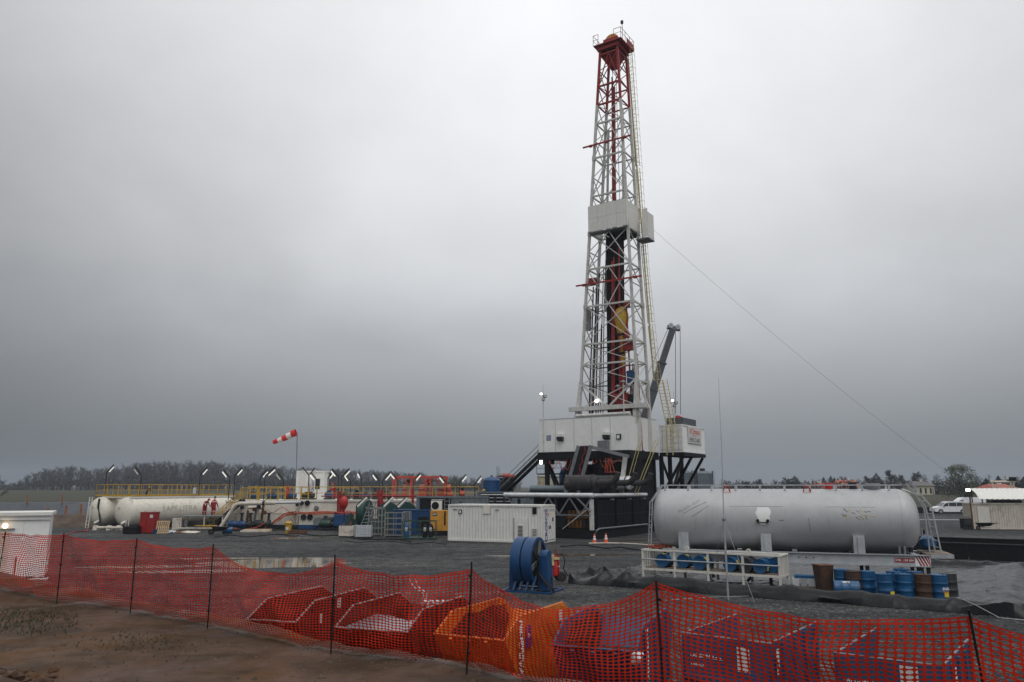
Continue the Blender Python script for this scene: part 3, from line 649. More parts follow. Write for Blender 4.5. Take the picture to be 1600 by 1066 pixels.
# red cross bars
for z, x0, x1 in ((39.6, -5.2, .3), (24.6, -6.3, 1.0)):
    MB().bar(Vector((x0, 1.75, z)) - MO, Vector((x1, 1.75, z)) - MO, .14).obj('tong_bar', 'mast_red', mast)
    for x in (x0 + .9, (x0 + x1) / 2, x1 - .7): MB().box(-.16, .16, -.08, .12, -.14, .1).obj('bar_bracket', 'mast_red', mast).location = Vector((x, 1.78, z)) - MO
# monkey board: panelled wind wall round the racking platform
for i in range(4):
    w = 4.25 / 4; x = -4.62 + w * i
    for r_ in range(2): box('panel', 'white', mast, *[a - b for a, b in ((x + .01, MO.x), (x + w - .01, MO.x), (1.52, MO.y), (1.57, MO.y), (30.05 + r_ * 1.4, MO.z), (31.43 + r_ * 1.4, MO.z))])
box('panel', 'white', mast, *[a - b for a, b in ((-.37, MO.x), (-.32, MO.x), (1.55, MO.y), (4.9, MO.y), (30.05, MO.z), (32.8, MO.z))])
box('panel', 'white', mast, *[a - b for a, b in ((-4.65, MO.x), (-4.6, MO.x), (1.55, MO.y), (4.9, MO.y), (30.05, MO.z), (32.8, MO.z))])
box('racking_board', 'grey_steel', mast, *[a - b for a, b in ((-4.6, MO.x), (-.4, MO.x), (1.6, MO.y), (2.5, MO.y), (29.9, MO.z), (30.02, MO.z))])
box('racking_board', 'dark_steel', mast, *[a - b for a, b in ((-3.0, MO.x), (-.4, MO.x), (2.5, MO.y), (4.9, MO.y), (29.7, MO.z), (30.02, MO.z))])
for i in range(7): MB().bar(Vector((-3.2 + i * .4, 2.4, 29.6)) - MO, Vector((-3.2 + i * .4, 4.7, 29.6)) - MO, .1).obj('finger', 'dark_steel', mast)
ex = box('escape_platform', 'grey_steel', mast, *[a - b for a, b in ((-.3, MO.x), (1.1, MO.x), (3.6, MO.y), (5.2, MO.y), (29.0, MO.z), (29.12, MO.z))])
for q in ((.45, 1.05, 3.6, 3.66, 29.2, 32.2), (1.04, 1.1, 3.66, 5.1, 29.2, 31.8)): box('panel', 'white', ex, q[0] - MO.x, q[1] - MO.x, q[2] - MO.y, q[3] - MO.y, q[4] - MO.z, q[5] - MO.z)
# crown block and top platform
def mbox(n, m_, x0, x1, y0, y1, z0, z1, par=None): return box(n, m_, par or mast, x0 - MO.x, x1 - MO.x, y0 - MO.y, y1 - MO.y, z0 - MO.z, z1 - MO.z)
cr = mbox('crown_beams', 'mast_red', -3.3, -.8, 1.75, 1.95, 50.25, 50.7); mbox('crown_beams', 'mast_red', -3.3, -.8, 4.3, 4.5, 50.25, 50.7); mbox('crown_beams', 'mast_red', -1.0, -.8, 1.96, 4.29, 50.25, 50.7); mbox('crown_beams', 'mast_red', -3.3, -3.1, 1.96, 4.29, 50.25, 50.7)
MB().hull8([Vector(p) - MO for p in ((-2.4, 2.7, 48.5), (-1.7, 2.7, 48.5), (-1.7, 3.6, 48.5), (-2.4, 3.6, 48.5), (-2.95, 2.3, 49.9), (-1.15, 2.3, 49.9), (-1.15, 4.1, 49.9), (-2.95, 4.1, 49.9))]).obj('crown_hopper', 'mast_red', mast)
mbox('crown_platform', 'mast_red', -3.6, -.35, 1.5, 4.8, 50.72, 50.82); mbox('platform_kick', 'mast_red', -.38, -.33, 3.0, 4.8, 50.83, 51.5)
for y in (2.7, 3.2): MB().lathe([(0, .25), (0, .78), (.1, .86), (.2, .78), (.2, .25)], Vector((-2.05, y, 51.55)) - MO, (0, 1, 0), 20).obj('crown_sheave', 'cat_yellow', mast)
mbox('sheave_frame', 'mast_red', -2.9, -1.2, 2.5, 2.62, 50.83, 51.8); mbox('sheave_frame', 'mast_red', -2.9, -1.2, 3.5, 3.62, 50.83, 51.8)
for a, b in (((-3.6, 1.5), (-3.0, 1.5)), ((-3.6, 1.5), (-3.6, 4.8)), ((-3.6, 4.8), (-.35, 4.8)), ((-1.2, 1.5), (-.35, 1.5)), ((-.35, 1.5), (-.35, 4.8))):
    railing(mast, [Vector((*a, 50.82)) - MO, Vector((*b, 50.82)) - MO], 1.15, 'mast_red', .028, 1.1, world=False)
tube('aviation_pole', 'mast_red', mast, Vector((-1.0, 3.4, 50.8)) - MO, Vector((-1.0, 3.4, 53.8)) - MO, .03); box('aviation_lamp', 'dark_steel', mast, *[a - b for a, b in ((-1.15, MO.x), (-.9, MO.x), (3.3, MO.y), (3.5, MO.y), (53.6, MO.z), (53.95, MO.z))])
# caged ladder down the right flank
def lp(z): t = (z - 11.9) / 38; return Vector((.45 + .55 * max(0, 1 - (z - 11.9) / 14) - 1.15 * t, 5.0 - .4 * t, z)) - MO
segs = [(14.6, 20.2), (20.5, 30.0), (30.3, 37.2), (37.5, 50.8)]
for a, b in segs:
    ladder(mast, lp(a), lp(b), .5, 'ladder_yellow', .45, (1, -.2, 0), .03, False)
    n = int((b - a) / .75); cg = MB()
    ring = [(.28, 0), (.42, -.42), (.1, -.75), (-.28, -.42), (-.28, 0)]
    for i in range(n + 1):
        c_ = lp(a + (b - a) * i / n); cg.path([c_ + Vector((p[0] + .25, p[1], 0)) for p in ring], .02, 4)
    for q in (1, 2): cg.path([lp(a + (b - a) * i / 8) + Vector((ring[q][0] + .25, ring[q][1], 0)) for i in range(9)], .016, 4)
    cg.obj('ladder_cage', 'ladder_yellow', mast)
MB().bar(lp(14.6) + Vector((-.2, -.1, 0)), lp(50) + Vector((-.25, 0, 0)), .12).obj('stand_pipe', 'ladder_yellow', mast)
# lower leg of the ladder, splayed over the windwall
a, b = Vector((1.2, 5.0, 14.6)) - MO, Vector((2.2, 4.4, 10.2)) - MO
ladder(mast, a, b, .6, 'ladder_yellow', .35, (1, 0, 0), .035, False); ladder(mast, a + Vector((.6, -.3, 0)), b + Vector((.7, -.4, -1.2)), .5, 'ladder_yellow', .35, (1, 0, 0), .03, False)
ladder(mast, b, b + Vector((0, 0, -3)), .6, 'ladder_yellow', .35, (1, 0, 0), .035, False)
# guide rail running up the inside of the mast
gd = MB().bar(Vector((-3.05, 3.4, FZ + .1)) - MO, Vector((-2.25, 3.4, 46.5)) - MO, .34, .3); gd.obj('guide_rail', 'mast_red', mast)
MB().bar(Vector((-3.3, 3.9, FZ)) - MO, Vector((-2.6, 3.9, 48)) - MO, .12).obj('guide_rail', 'dark_steel', mast); MB().bar(Vector((-1.7, 3.9, 30)) - MO, Vector((-1.5, 3.9, 44)) - MO, .22).obj('guide_rail', 'mast_white', mast)
MB().bar(Vector((-4.0, 3.9, 22)) - MO, Vector((-3.2, 3.9, 42)) - MO, .2).obj('guide_rail', 'mast_white', mast)

def inmast(name, label, cat, off): return rigthing(name, label, cat, off)
# racked pipe inside the mast
rk = inmast('racked_drill_pipe', 'dark bundle of drill pipe stands racked upright inside the mast', 'drill pipe', (-2.6, 3.3, FZ))
pm = MB().tube((0, 0, .05), (0, 0, 21.9), .1, 8).obj('pipe', 'black_steel', rk); k = 0
for iy in range(5):
    for ix in range(6):
        x = -.56 + ix * .205; y = -.7 + iy * .3; o = pm if k == 0 else part(pm, 'pipe', rk, (0, 0, 0)); k += 1
        o.location = (x - .25 + .02 * ix, y, 0); o.rotation_euler = (0, R(.9 + .1 * iy), 0)
for ix in (3, 4, 7): MB().tube((-.72 + ix * .205 - .2, -.95, .05), (-.35 + ix * .205 - .1, -.9, 18.0 + ix * .4), .09, 8).obj('pipe', 'mast_red', rk)
# travelling block, hook and top drive
tb = inmast('travelling_block', 'yellow travelling block hanging low inside the mast', 'travelling block', (-1.75, 2.75, 16.0))
MB().lathe([(0, .22), (.25, .32), (2.6, .34), (2.75, .42), (3.4, .46), (4.6, .72), (5.2, .72), (5.7, .55), (6.0, .22), (6.0, 0)], (0, 0, 0), (0, 0, 1), 18).obj('housing', 'yellow', tb)
for z in (1.1, 3.0): MB().box(-.42, .42, -.5, -.40, z, z + .2).obj('slot', 'black', tb)
for x in (-.2, .2): tube('wire_rope', 'dark_steel', tb, (x, 0, 6.0), (x - .15, .2, 34.8), .03, 5)
td = inmast('top_drive', 'red and blue top drive unit below the yellow block', 'top drive', (-1.7, 2.7, FZ + .4))
box('gearbox', 'mast_red', td, -.75, .6, -.5, .6, 3.2, 5.2); box('motor', 'blue', td, .55, 1.15, -.4, .5, 6.2, 7.4); box('pipe_handler', 'black_steel', td, .6, 1.2, -.4, .5, 3.6, 5.0)
tube('quill', 'mast_red', td, (0, 0, 0), (0, 0, 8.0), .28, 12); box('control_panel', 'dark_steel', td, -.9, -.2, -.4, .4, .2, 1.2)
for i in range(3): tube('hose', 'black', td, (.7 + i * .12, .2, 5.0), (.9 + i * .15, .4, 8.2), .05)
# hanging hoses and tongs at the left of the mast
hs = inmast('mud_hoses', 'black hoses and lines hanging inside the left leg of the mast', 'hoses', (-5.2, 3.0, FZ))
for i, x in enumerate((-.35, .0, .28, .75, .95)): MB().path([(x - .25 + .02 * i, .1 * i, .1), (x - .05, .1 * i, 6), (x + .35, .1 * i, 12 + i), (x + .62, .1 * i, 17 + i * .7)], .075 if i < 3 else .05, 6).obj('hose', 'black', hs)
MB().box(-.4, .6, -.3, .3, 17.2, 17.9).obj('hose_clamp', 'mast_red', hs); tube('counterweight', 'grey_mesh', hs, (-.3, -.2, 12.4), (-.2, -.2, 14.6), .28, 10)
for i, x in enumerate((-.3, .4)): tube('line', 'mast_red', hs, (x - .3, .4, .2), (x + .5, .4, 13), .05)
rb = inmast('stabbing_basket', 'red stabbing basket on a red post at the right of the mast', 'basket', (-.75, 2.6, FZ))
tube('post', 'mast_red', rb, (0, 0, 0), (-.35, 0, 14.6), .09); tube('post', 'mast_red', rb, (.75, .3, 0), (.5, .3, 9.5), .08)
box('basket', 'mast_red', rb, -.75, .3, -.3, .5, 9.9, 10.8); box('winch', 'mast_red', rb, -.55, -.1, -.3, .4, 14.3, 14.9); box('guard', 'mast_red', rb, -.7, -.2, -.25, .4, 11.2, 11.8)
# tong lamp on a small stand by the windwall
lm = inmast('stand_lamp', 'small white lamp stand with outstretched arms behind the windwall', 'lamp', (-.9, .9, FZ))
tube('pole', 'mast_white', lm, (0, 0, 0), (0, 0, 6.4), .06); tube('arm', 'mast_white', lm, (-.6, 0, 6.0), (.6, 0, 6.0), .04)
for x in (-.55, .0, .55): MB().lathe([(0, .3), (.12, .22), (.2, .06)], (x, 0, 6.1 + .4 * (x == 0)), (0, 0, 1), 12).obj('lamp_head', 'grey_steel', lm)
# floodlight inside the mast
fl = inmast('mast_floodlight', 'lit round floodlight at the foot of the mast', 'floodlight', (-4.2, 1.9, WZ))
MB().lathe([(0, 0), (0, .16), (.12, .16), (.22, .05)], (0, -.2, 1.75), (0, 1, 0), 14).obj('lens', 'lamp_flood', fl); tube('stem', 'dark_steel', fl, (0, .1, -.2), (0, .1, 1.75), .03)
# guy wire down to the right
gw = thing('guy_wire', 'long thin guy wire slanting from the mast to the ground on the far side', 'wire', (0, 0, 0))
a, b = P(1013, 352, 76), P(1478, 736, 112); a2 = a
MB().path([a.lerp(b, t) - Vector((0, 0, 2.2 * 4 * t * (1 - t) * .35)) for t in [i / 30 for i in range(31)]] + [Vector((b.x + 5, b.y + 1.5, 0))], .014, 4).obj('strand', 'dark_steel', gw)
gw.location = (b.x + 5, b.y + 1.5, 0)
for c_ in gw.children: c_.location = (-b.x - 5, -b.y - 1.5, 0)

# engine house with three engines, radiators and silencers
EO = (.4, -8.7, 0)
eh = rigthing('engine_house', 'open engine shelter with yellow engines, black radiators and pale pipe roof edge', 'engine shelter', EO)
EL = 11.0
box('skid', 'black_steel', eh, -7.6, .2, .1, EL, .03, .72)
for y in (0.15, 4, 7.6, EL - .2): box('post', 'mast_white', eh, -.22, .06, y - .14, y + .14, .72, 3.2)
for x in (-7.3, -3.6): box('post', 'dark_steel', eh, x, x + .2, .1, .3, .72, 3.2)
MB().tube((-8.6, 0, 3.52), (.2, 0, 3.52), .19, 12).obj('roof_pipe', 'alu_pipe', eh); MB().tube((.1, -.1, 3.5), (.1, EL, 3.5), .17, 12).obj('roof_pipe', 'alu_pipe', eh)
box('roof_deck', 'dark_steel', eh, -8.4, .0, .15, EL, 3.25, 3.34)
for i in range(4): x = -8.2 + i * 2.05; MB().bar((x, .02, 3.3), (x + 1.0, .02, 1.9), .1).obj('truss', 'grey_steel', eh); MB().bar((x + 1.0, .02, 1.9), (x + 2.0, .02, 3.3), .1).obj('truss', 'grey_steel', eh)
MB().bar((-8.2, .02, 1.9), (-.1, .02, 1.9), .1).obj('truss', 'grey_steel', eh)
MB().bar((-1.3, -.05, 3.3), (-.1, -.05, 2.2), .12).obj('knee_brace', 'grey_steel', eh); tube('stay', 'alu_pipe', eh, (-2.7, -.15, .75), (-.4, -.15, 2.35), .03)
box('rear_screen', 'black_steel', eh, -7.5, -.4, 3.2, 3.28, .74, 3.2)
for i in range(3):
    y = .5 + i * 3.55
    r = MB().box(-.05, .3, y, y + 3.1, .75, 3.12).obj('radiator', 'radiator', eh)
    for k in range(3): box('radiator_frame', 'black_steel', r, .3, .34, y + k * 1.5, y + .07 + k * 1.5, .75, 3.12)
    for k in range(3): box('radiator_frame', 'black_steel', r, .3, .345, y + .07, y + 3.05, .77 + k * 1.13, .84 + k * 1.13)
    b = MB().box(-2.9, -.6, y + .7, y + 2.2, .8, 1.8)
    b.obj('engine_block', 'engine_yellow', eh); g_ = MB()
    for k in range(6): g_.box(-2.85 + k * .38, -2.55 + k * .38, y + .6, y + 1.0, 1.82, 2.25)
    g_.obj('valve_covers', 'engine_yellow', eh); g_ = MB()
    for k in range(5): g_.box(-2.8 + k * .4, -2.6 + k * .4, y + .45, y + .69, 1.0, 1.5)
    g_.obj('pump_row', 'engine_yellow', eh); MB().tube((-2.9, y + .5, 1.65), (-.7, y + .5, 1.65), .09, 8).obj('manifold', 'engine_yellow', eh)
    box('generator', 'dark_steel', eh, -5.2, -3.0, y + .6, y + 2.3, .8, 2.1); MB().tube((-1.2, y + .5, .9), (-1.2, y + .5, 1.5), .25, 10).obj('filter', 'dark_steel', eh)
MB().tube((.55, .2, .85), (.55, EL - 1, .85), .07, 8).obj('bumper_pipe', 'grey_steel', eh); MB().path([(.55, .2, .85), (.5, -.25, .7), (.4, -.5, .03)], .07, 8).obj('bumper_pipe', 'grey_steel', eh)
for i in range(3):
    y = 1.2 + i * 3.4; z = 4.55; r_ = .66
    s_ = MB().lathe([(0, 0), (.05, .4), (.2, r_), (2.9, r_), (3.15, .45), (3.2, 0)], (-3.1, y, z), (1, 0, 0), 22).obj('silencer', 'muffler' if i < 2 else 'alu_pipe', eh)
    MB().lathe([(0, r_ + .01), (.0, r_ + .05), (.1, r_ + .05), (.1, r_ + .01)], (-.45, y, z), (1, 0, 0), 22).obj('band', 'muffler', s_)
    MB().path([(0, y - .1, z), (1.1, y - .1, z), (1.5, y - .1, z + .1), (1.8, y - .1, z + .4), (1.95, y - .1, z + .85)], .27, 12).obj('tail_pipe', 'muffler', s_)
    for x in (-2.6, -.5): box('saddle', 'black_steel', s_, x, x + .35, y - .5, y + .5, 3.35, z - r_ + .12)

# mobile crane behind the rig
bt, bb = P(1051, 514, 95), P(1020, 612, 95); d = (bt - bb).normalized(); base = bb - d * ((bb.z - 2.4) / d.z)
crn = thing('mobile_crane', 'grey telescopic crane boom raised behind the drilling mast', 'crane', (base.x, base.y, 0))
W_ = lambda p: Vector(p) - Vector((base.x, base.y, 0))
m1 = bb.lerp(bt, .02); m2 = bb.lerp(bt, .45)
MB().bar(W_(base), W_(m1), .95, 1.05, (1, 0, 0)).obj('boom_section', 'crane_grey', crn); MB().bar(W_(m1), W_(m2), .85, .92, (1, 0, 0)).obj('boom_section', 'crane_grey', crn); MB().bar(W_(m2), W_(bt), .68, .75, (1, 0, 0)).obj('boom_section', 'crane_grey', crn)
for q in (m1, m2): MB().bar(W_(q - d * .1), W_(q + d * .1), 1.05, 1.1, (1, 0, 0)).obj('boom_collar', 'crane_grey', crn)
hd = MB().box(-.7, .9, -.35, .35, -.1, .35).obj('boom_head', 'grey_steel', crn); hd.location = W_(bt); hd.rotation_euler = (0, R(12), 0)
for x in (-.35, .55): MB().lathe([(0, .1), (0, .32), (.12, .32), (.12, .1)], (x, -.45, .3), (0, 1, 0), 14).obj('sheave', 'galv', hd)
hk = P(1058, 655, 95)
for dx in (.35, .95): tube('hoist_rope', 'dark_steel', crn, W_(bt + Vector((dx, 0, .1))), W_(Vector((hk.x - .5 + dx, 95, hk.z + .6))), .035, 5)
tube('back_rope', 'dark_steel', crn, W_(bt + Vector((-.5, 0, .2))), W_(bb + Vector((-1.1, 0, 1))), .03, 5)
MB().lathe([(0, .05), (.1, .38), (1.0, .5), (1.5, .45), (1.6, .1)], W_(Vector((hk.x - .2, 95, hk.z - 1.1))), (.35, 0, 1), 14).obj('hook_block', 'bright_red', crn)
box('carrier', 'crane_grey', crn, -2.5, 8.0, -1.3, 1.3, .7, 1.5); box('turret', 'crane_grey', crn, -1.6, 2.2, -1.3, 1.3, 1.55, 3.2); box('cab', 'crane_grey', crn, 6.0, 7.9, -1.25, 1.25, 1.5, 3.0); box('windscreen', 'glass', crn, 7.91, 7.94, -1.1, 1.1, 2.1, 2.9)
for x in (-1.6, 0, 4.2, 5.8):
    for y in (-1.3, 1.0): MB().lathe([(0, .2), (0, .55), (.3, .55), (.3, .2)], (x, y, .56), (0, 1, 0), 16).obj('wheel', 'rubber', crn)

# ------------------------------------------------------------------ tank farm and mud system on the left
def htank(name, m, label, p, ang, L_, r_, zc_, cap=.75):     # lying tank, near end at p, axis turned by ang
    t = thing(name, label, 'storage tank', (p[0], p[1], 0), ang)
    prof = [(-cap * cos(a), r_ * sin(a)) for a in [pi / 2 * i / 8 for i in range(9)]] + [(L_ * i / 6, r_) for i in range(1, 6)] + [(L_ + cap * sin(a), r_ * cos(a)) for a in [pi / 2 * i / 8 for i in range(9)]]
    MB().lathe(prof, (0, 0, zc_), (1, 0, 0), 40).obj('shell', m, t)
    for x in (L_ * .14, L_ * .5, L_ * .86): MB().box(x - .15, x + .15, -r_ * .75, r_ * .75, .03, zc_ - r_ * .72).obj('saddle', 'grey_steel', t)
    return t
TA = R(67); tp = Vector((-39.4, 80.4))
t1 = htank('white_tank', 'cream', 'white horizontal tank with rusty streaks behind the dark red locker', tp, TA, 13.6, 1.45, 1.72)
nv = Vector((-sin(TA), cos(TA)))
t2 = htank('white_tank', 'cream', 'white horizontal tank at the far end, with a black hose down its dome', tp + nv * 3.35 + Vector((-.4, .2)), TA, 13.6, 1.45, 1.72)
for t in (t1, t2):
    for i in range(9):
        MB().prism([(.9 + i * 1.2, -1.25 * .62 - .02, 1.72 + 1.2), (1.35 + i * 1.2, -1.25 * .62 - .02, 1.72 + 1.2), (1.12 + i * 1.2, -1.36, 1.72 + .66)], (0, .5, .1)).obj('lug', 'old_white', t)
    tube('manhole', 'cream', t, (-.72, .25, 2.2), (-.80, .25, 2.2), .14, 12); tube('drain_valve', 'white', t, (-.5, -.5, .75), (-1.0, -.5, .55), .12, 10)
text('lettering', 'SAPS LITRA', .8, 'text_faint', t1, (5.6, -1.462, 1.95), (R(87), 0, 0), 1.2)
MB().path([(-.5, -.3, 3.0), (-.72, -.5, 2.2), (-.75, -.9, 1.2), (-.9, -1.4, .35), (-1.3, -2.4, .06), (-2.3, -4.5, .05)], .1, 8).obj('hose', 'black', t2)
ladder(t1, (-.55, -.85, .3), (-.3, -.85, 3.2), .35, 'white', .3, (0, 1, 0), .022, False)
# yellow walkway over both tanks
M1 = Matrix.Translation((tp.x, tp.y, 0)) @ Matrix.Rotation(TA, 4, 'Z')
wk = thing('tank_walkway', 'yellow railed walkway running along the top of both white tanks', 'walkway', (tp.x, tp.y, 0), TA)
box('deck', 'yellow', wk, .3, 14.6, -.5, .5, 3.22, 3.3); box('deck', 'yellow', wk, .3, 14.6, 2.9, 3.9, 3.22, 3.3); box('deck', 'yellow', wk, .3, 1.2, .51, 2.89, 3.22, 3.3); box('edge_beam', 'white', wk, -.2, 14.6, -.72, -.6, 3.06, 3.24); box('edge_beam', 'white', wk, .18, .29, -.5, 3.9, 3.06, 3.24)
railing(wk, [(-.3, 4.3, 3.3), (-.3, -.55, 3.3), (14.5, -.55, 3.3)], 1.15, 'yellow', .035, 1.35, toe='yellow', world=False); railing(wk, [(-.3, 4.3, 3.3), (14.5, 4.3, 3.3)], 1.15, 'yellow', .035, 1.35, world=False)
for x in (-.8,):
    for y in (4.2,): ladder(wk, (x - .25, y, .05), (x - .1, y, 3.2), .4, 'white', .35, (0, 1, 0), .03, False, 'lattice_leg')
MB().box(-.15, .15, -.08, .08, 0, .7).obj('life_ring_box', 'paper', wk).location = (7.9, -.98, 3.45)
MB().path([(2.4, .2, 3.3), (2.6, .2, 3.9), (2.95, .2, 4.05), (3.1, .2, 3.8)], .12, 8).obj('vent_pipe', 'black', wk)
wp = G(152, 829); MB().tube((wp.x - .4, wp.y, .28), (wp.x + 3.6, wp.y - .6, .28), .13, 10).obj('suction_pipe', 'old_white', label='rusty white pipe lying on blocks before the tank ends', cat='pipe')
for i, px in enumerate((150, 171, 186)):
    q = G(px, 829); MB().hull8([Vector(v) for v in ((q.x - .2, q.y - .35, .03), (q.x + .2, q.y - .35, .03), (q.x + .2, q.y + .2, .03), (q.x - .2, q.y + .2, .03), (q.x - .14, q.y - .25, .5), (q.x + .14, q.y - .25, .5), (q.x + .14, q.y + .1, .5), (q.x - .14, q.y + .1, .5))]).obj('pipe_block', 'old_white', label=('concrete block under the pipe end by the lattice leg', 'middle concrete block under the rusty pipe', 'concrete block under the pipe next to the black bin')[i], cat='block')

# dark red locker, black bin, pallet
q = G(228, 834); lk = thing('locker', 'dark red metal locker with a white notice standing before the tank', 'locker', q, R(-3))
box('body', 'red', lk, -.68, .68, 0, .9, .06, 1.86); box('door', 'red', lk, -.66, -.012, -.03, -.003, .12, 1.8); box('door', 'red', lk, .012, .66, -.03, -.003, .12, 1.8); box('top', 'red', lk, -.72, .72, -.05, .94, 1.863, 1.93)
box('notice', 'paper', lk, .26, .54, -.042, -.032, 1.42, 1.7); tube('handle', 'dark_steel', lk, (-.06, -.06, .9), (-.06, -.06, 1.1), .02, 6)
for x in (-.45, .45): MB().path([(x - .08, .4, 1.93), (x - .08, .4, 2.02), (x + .08, .4, 2.02), (x + .08, .4, 1.93)], .015, 5).obj('lifting_eye', 'dark_steel', lk)
q = G(202, 835); bn = thing('bin', 'low black open bin beside the dark red locker', 'bin', q)
for a in ((-.62, .62, 0, .04), (-.62, .62, .86, .9)): box('side', 'black', bn, *a, .03, .68)
for a in ((-.62, -.58), (.58, .62)): box('side', 'black', bn, *a, .045, .855, .03, .68)
box('bottom', 'black', bn, -.57, .57, .05, .85, .035, .08); box('rim', 'dark_steel', bn, -.66, .66, -.04, -.003, .6, .7)
q = G(242, 834); bu = thing('bucket', 'small blue bucket between the locker and the leaning pallet', 'bucket', q); MB().lathe([(0, 0), (0, .15), (.36, .19), (.36, .17), (.02, .13)], (0, 0, .02), (0, 0, 1), 14).obj('pail', 'blue', bu)
q = G(253, 834); pl = thing('pallet', 'wooden pallet leaning against the white tank', 'pallet', q, R(8)); pl.rotation_euler = (R(-18), 0, R(8))
for i in range(7): box('slat', 'wood', pl, -.6 + i * .17, -.5 + i * .17, 0, .025, .02, 1.2)
for i in range(3): box('bearer', 'wood', pl, -.6, .52, .03, .11, .04 + i * .53, .14 + i * .53)
for i, (px, w, h) in enumerate(((268, .5, .22), (283, .75, .12), (300, .9, .16))):
    q = G(px, 833); e = MB().ell((0, 0, h * .45), w, .4, h * .6, 12, 6)
    for v in e.v: v += Vector((.2 * noise.noise(v * 3 + Vector((i, 0, 0))), 0, .12 * noise.noise(v * 4)))
    for v in e.v: v.z = max(v.z, .02); v += q
    e.obj('sack', ('ibc_white', 'rust', 'old_white')[i], label=('crumpled white plastic sheet beside the pallet', 'rusty scrap on the gravel before the tank', 'pile of dirty rags before the pump stand')[i], cat='scrap')

# mud tanks: long cream steel boxes with ribs
def mudtank(label, x0, x1, y0, y1, z1, base, nrib, m='cream'):
    t = thing('mud_tank', label, 'mud tank', ((x0 + x1) / 2, y0, 0)); cx = (x0 + x1) / 2; w = (x1 - x0) / 2; d = y1 - y0
    box('hull', m, t, -w, w, 0, d, .45, z1); box('skid', base, t, -w - .02, w + .02, -.06, d, .06, .445)
    box('rim', 'white', t, -w - .03, w + .03, -.1, -.003, z1 - .14, z1 + .02); box('seam', m, t, -w, w, -.05, -.003, z1 * .55, z1 * .55 + .08)
    for i in range(nrib): x = -w + .3 + (2 * w - .6) * i / (nrib - 1); box('rib', m, t, x - .035, x + .035, -.045, -.003, .47, z1 * .55 - .01); box('rib', m, t, x - .035, x + .035, -.045, -.003, z1 * .55 + .09, z1 - .15)
    return t
XA, XB, XC, XD = P(352, 800, 80).x, P(467, 800, 80).x, P(468.5, 800, 80).x, P(655, 800, 80).x
mt1 = mudtank('rust-streaked cream mud tank with stair and pump manifold on its side', XA, XB, 80, 90, 2.86, 'dark_steel', 15)
mt2 = mudtank('cream mud tank with blue base stripe beside the orange cables', XC, XD, 79.8, 90, 2.88, 'blue', 19)
for px, z in ((330, 2.9),): pass
dr = thing('deck_railing', 'yellow railing along the front edge of the mud tanks', 'railing', (XA + 2, 80.0, 2.9))
x0 = P(386, 780, 80).x; x1 = P(748, 780, 80).x
box('ledge', 'old_white', dr, 1.0, x1 - XA - 2, -.05, .3, -.02, .03)
railing(dr, [(x0, 80.05, 2.92), (x1, 80.05, 2.92)], 1.3, 'yellow', .042, 2.3)
dr2 = thing('deck_railing', 'yellow railing along the far side of the mud tank deck', 'railing', (XA + 2, 89.8, 2.9)); railing(dr2, [(P(376, 780, 90).x, 89.8, 2.9), (P(560, 780, 90).x, 89.8, 2.9)], 1.2, 'yellow', .04, 1.7)
# gate frames on the railing
for i, px in enumerate((390, 404, 434, 470)):
    x = P(px, 780, 80).x; g_ = MB(); g_.bar((x, 80, 2.9), (x, 80, 4.25), .12).bar((x, 80, 4.2), (x + .75, 80, 4.2), .1).bar((x + .75, 80, 2.9), (x + .75, 80, 4.2), .1).bar((x, 80, 3.5), (x + .75, 80, 3.5), .08); g_.obj('gate', 'yellow', dr, True)
# stair with yellow rails up to the deck
sa, sb = P(322, 829, 78.6), P(378, 778, 78.6)
stt = thing('deck_stair', 'steep stair with bent yellow rails climbing to the mud tank deck', 'stair', (sa.x, 78.6, 0))
a, b = Vector((sa.x + .3, 78.6, .1)), Vector((sb.x, 78.6, 2.95))
for y in (0, .9): MB().bar(a + Vector((0, y, 0)), b + Vector((0, y, 0)), .08, .3).obj('stringer', 'dark_steel', stt, True)
for i in range(12): c_ = a.lerp(b, (i + .5) / 12); MB().box(c_.x - .13, c_.x + .13, c_.y + .05, c_.y + .85, c_.z - .02, c_.z + .02).obj('tread', 'dark_steel', stt, True)
for y in (-.03, .93):
    up = Vector((0, 0, 1.05)); o = Vector((0, y, 0))
    MB().path([a + o + Vector((-.35, 0, .25)), a + o + Vector((-.35, 0, .8)), a + o + up * .95 + Vector((.1, 0, .1)), b + o + up], .04, 6).obj('handrail', 'yellow', stt, True); MB().path([a + o + Vector((-.35, 0, .3)), a + o + Vector((.1, 0, .2)), a + o + up * .5 + Vector((.3, 0, .2)), b + o + up * .5], .035, 6).obj('handrail', 'yellow', stt, True)
    for i in range(4): c_ = a.lerp(b, .15 + .25 * i) + o; MB().tube(c_, c_ + up, .03, 6).obj('rail_post', 'yellow', stt, True)
# work platform with the two men
pf = thing('work_platform', 'low pipe-frame platform where two men stand by the tank', 'platform', (P(316, 805, 78).x, 78, 0))
box('deck', 'grey_steel', pf, -2.2, 2.2, 0, 1.6, 1.33, 1.42)
for x in (-2.1, .2, 2.0):
    for y in (.1, 1.5): tube('leg', 'old_white', pf, (x, y, .03), (x, y, 1.33), .07)
tube('rail', 'yellow', pf, (-.6, -.1, .45), (1.6, -.1, .45), .06); tube('rail', 'old_white', pf, (-2.3, -.05, .2), (3.5, -.05, .2), .07)
box('cabinet', 'old_white', pf, -3.0, -2.25, .2, .8, .05, 1.15)
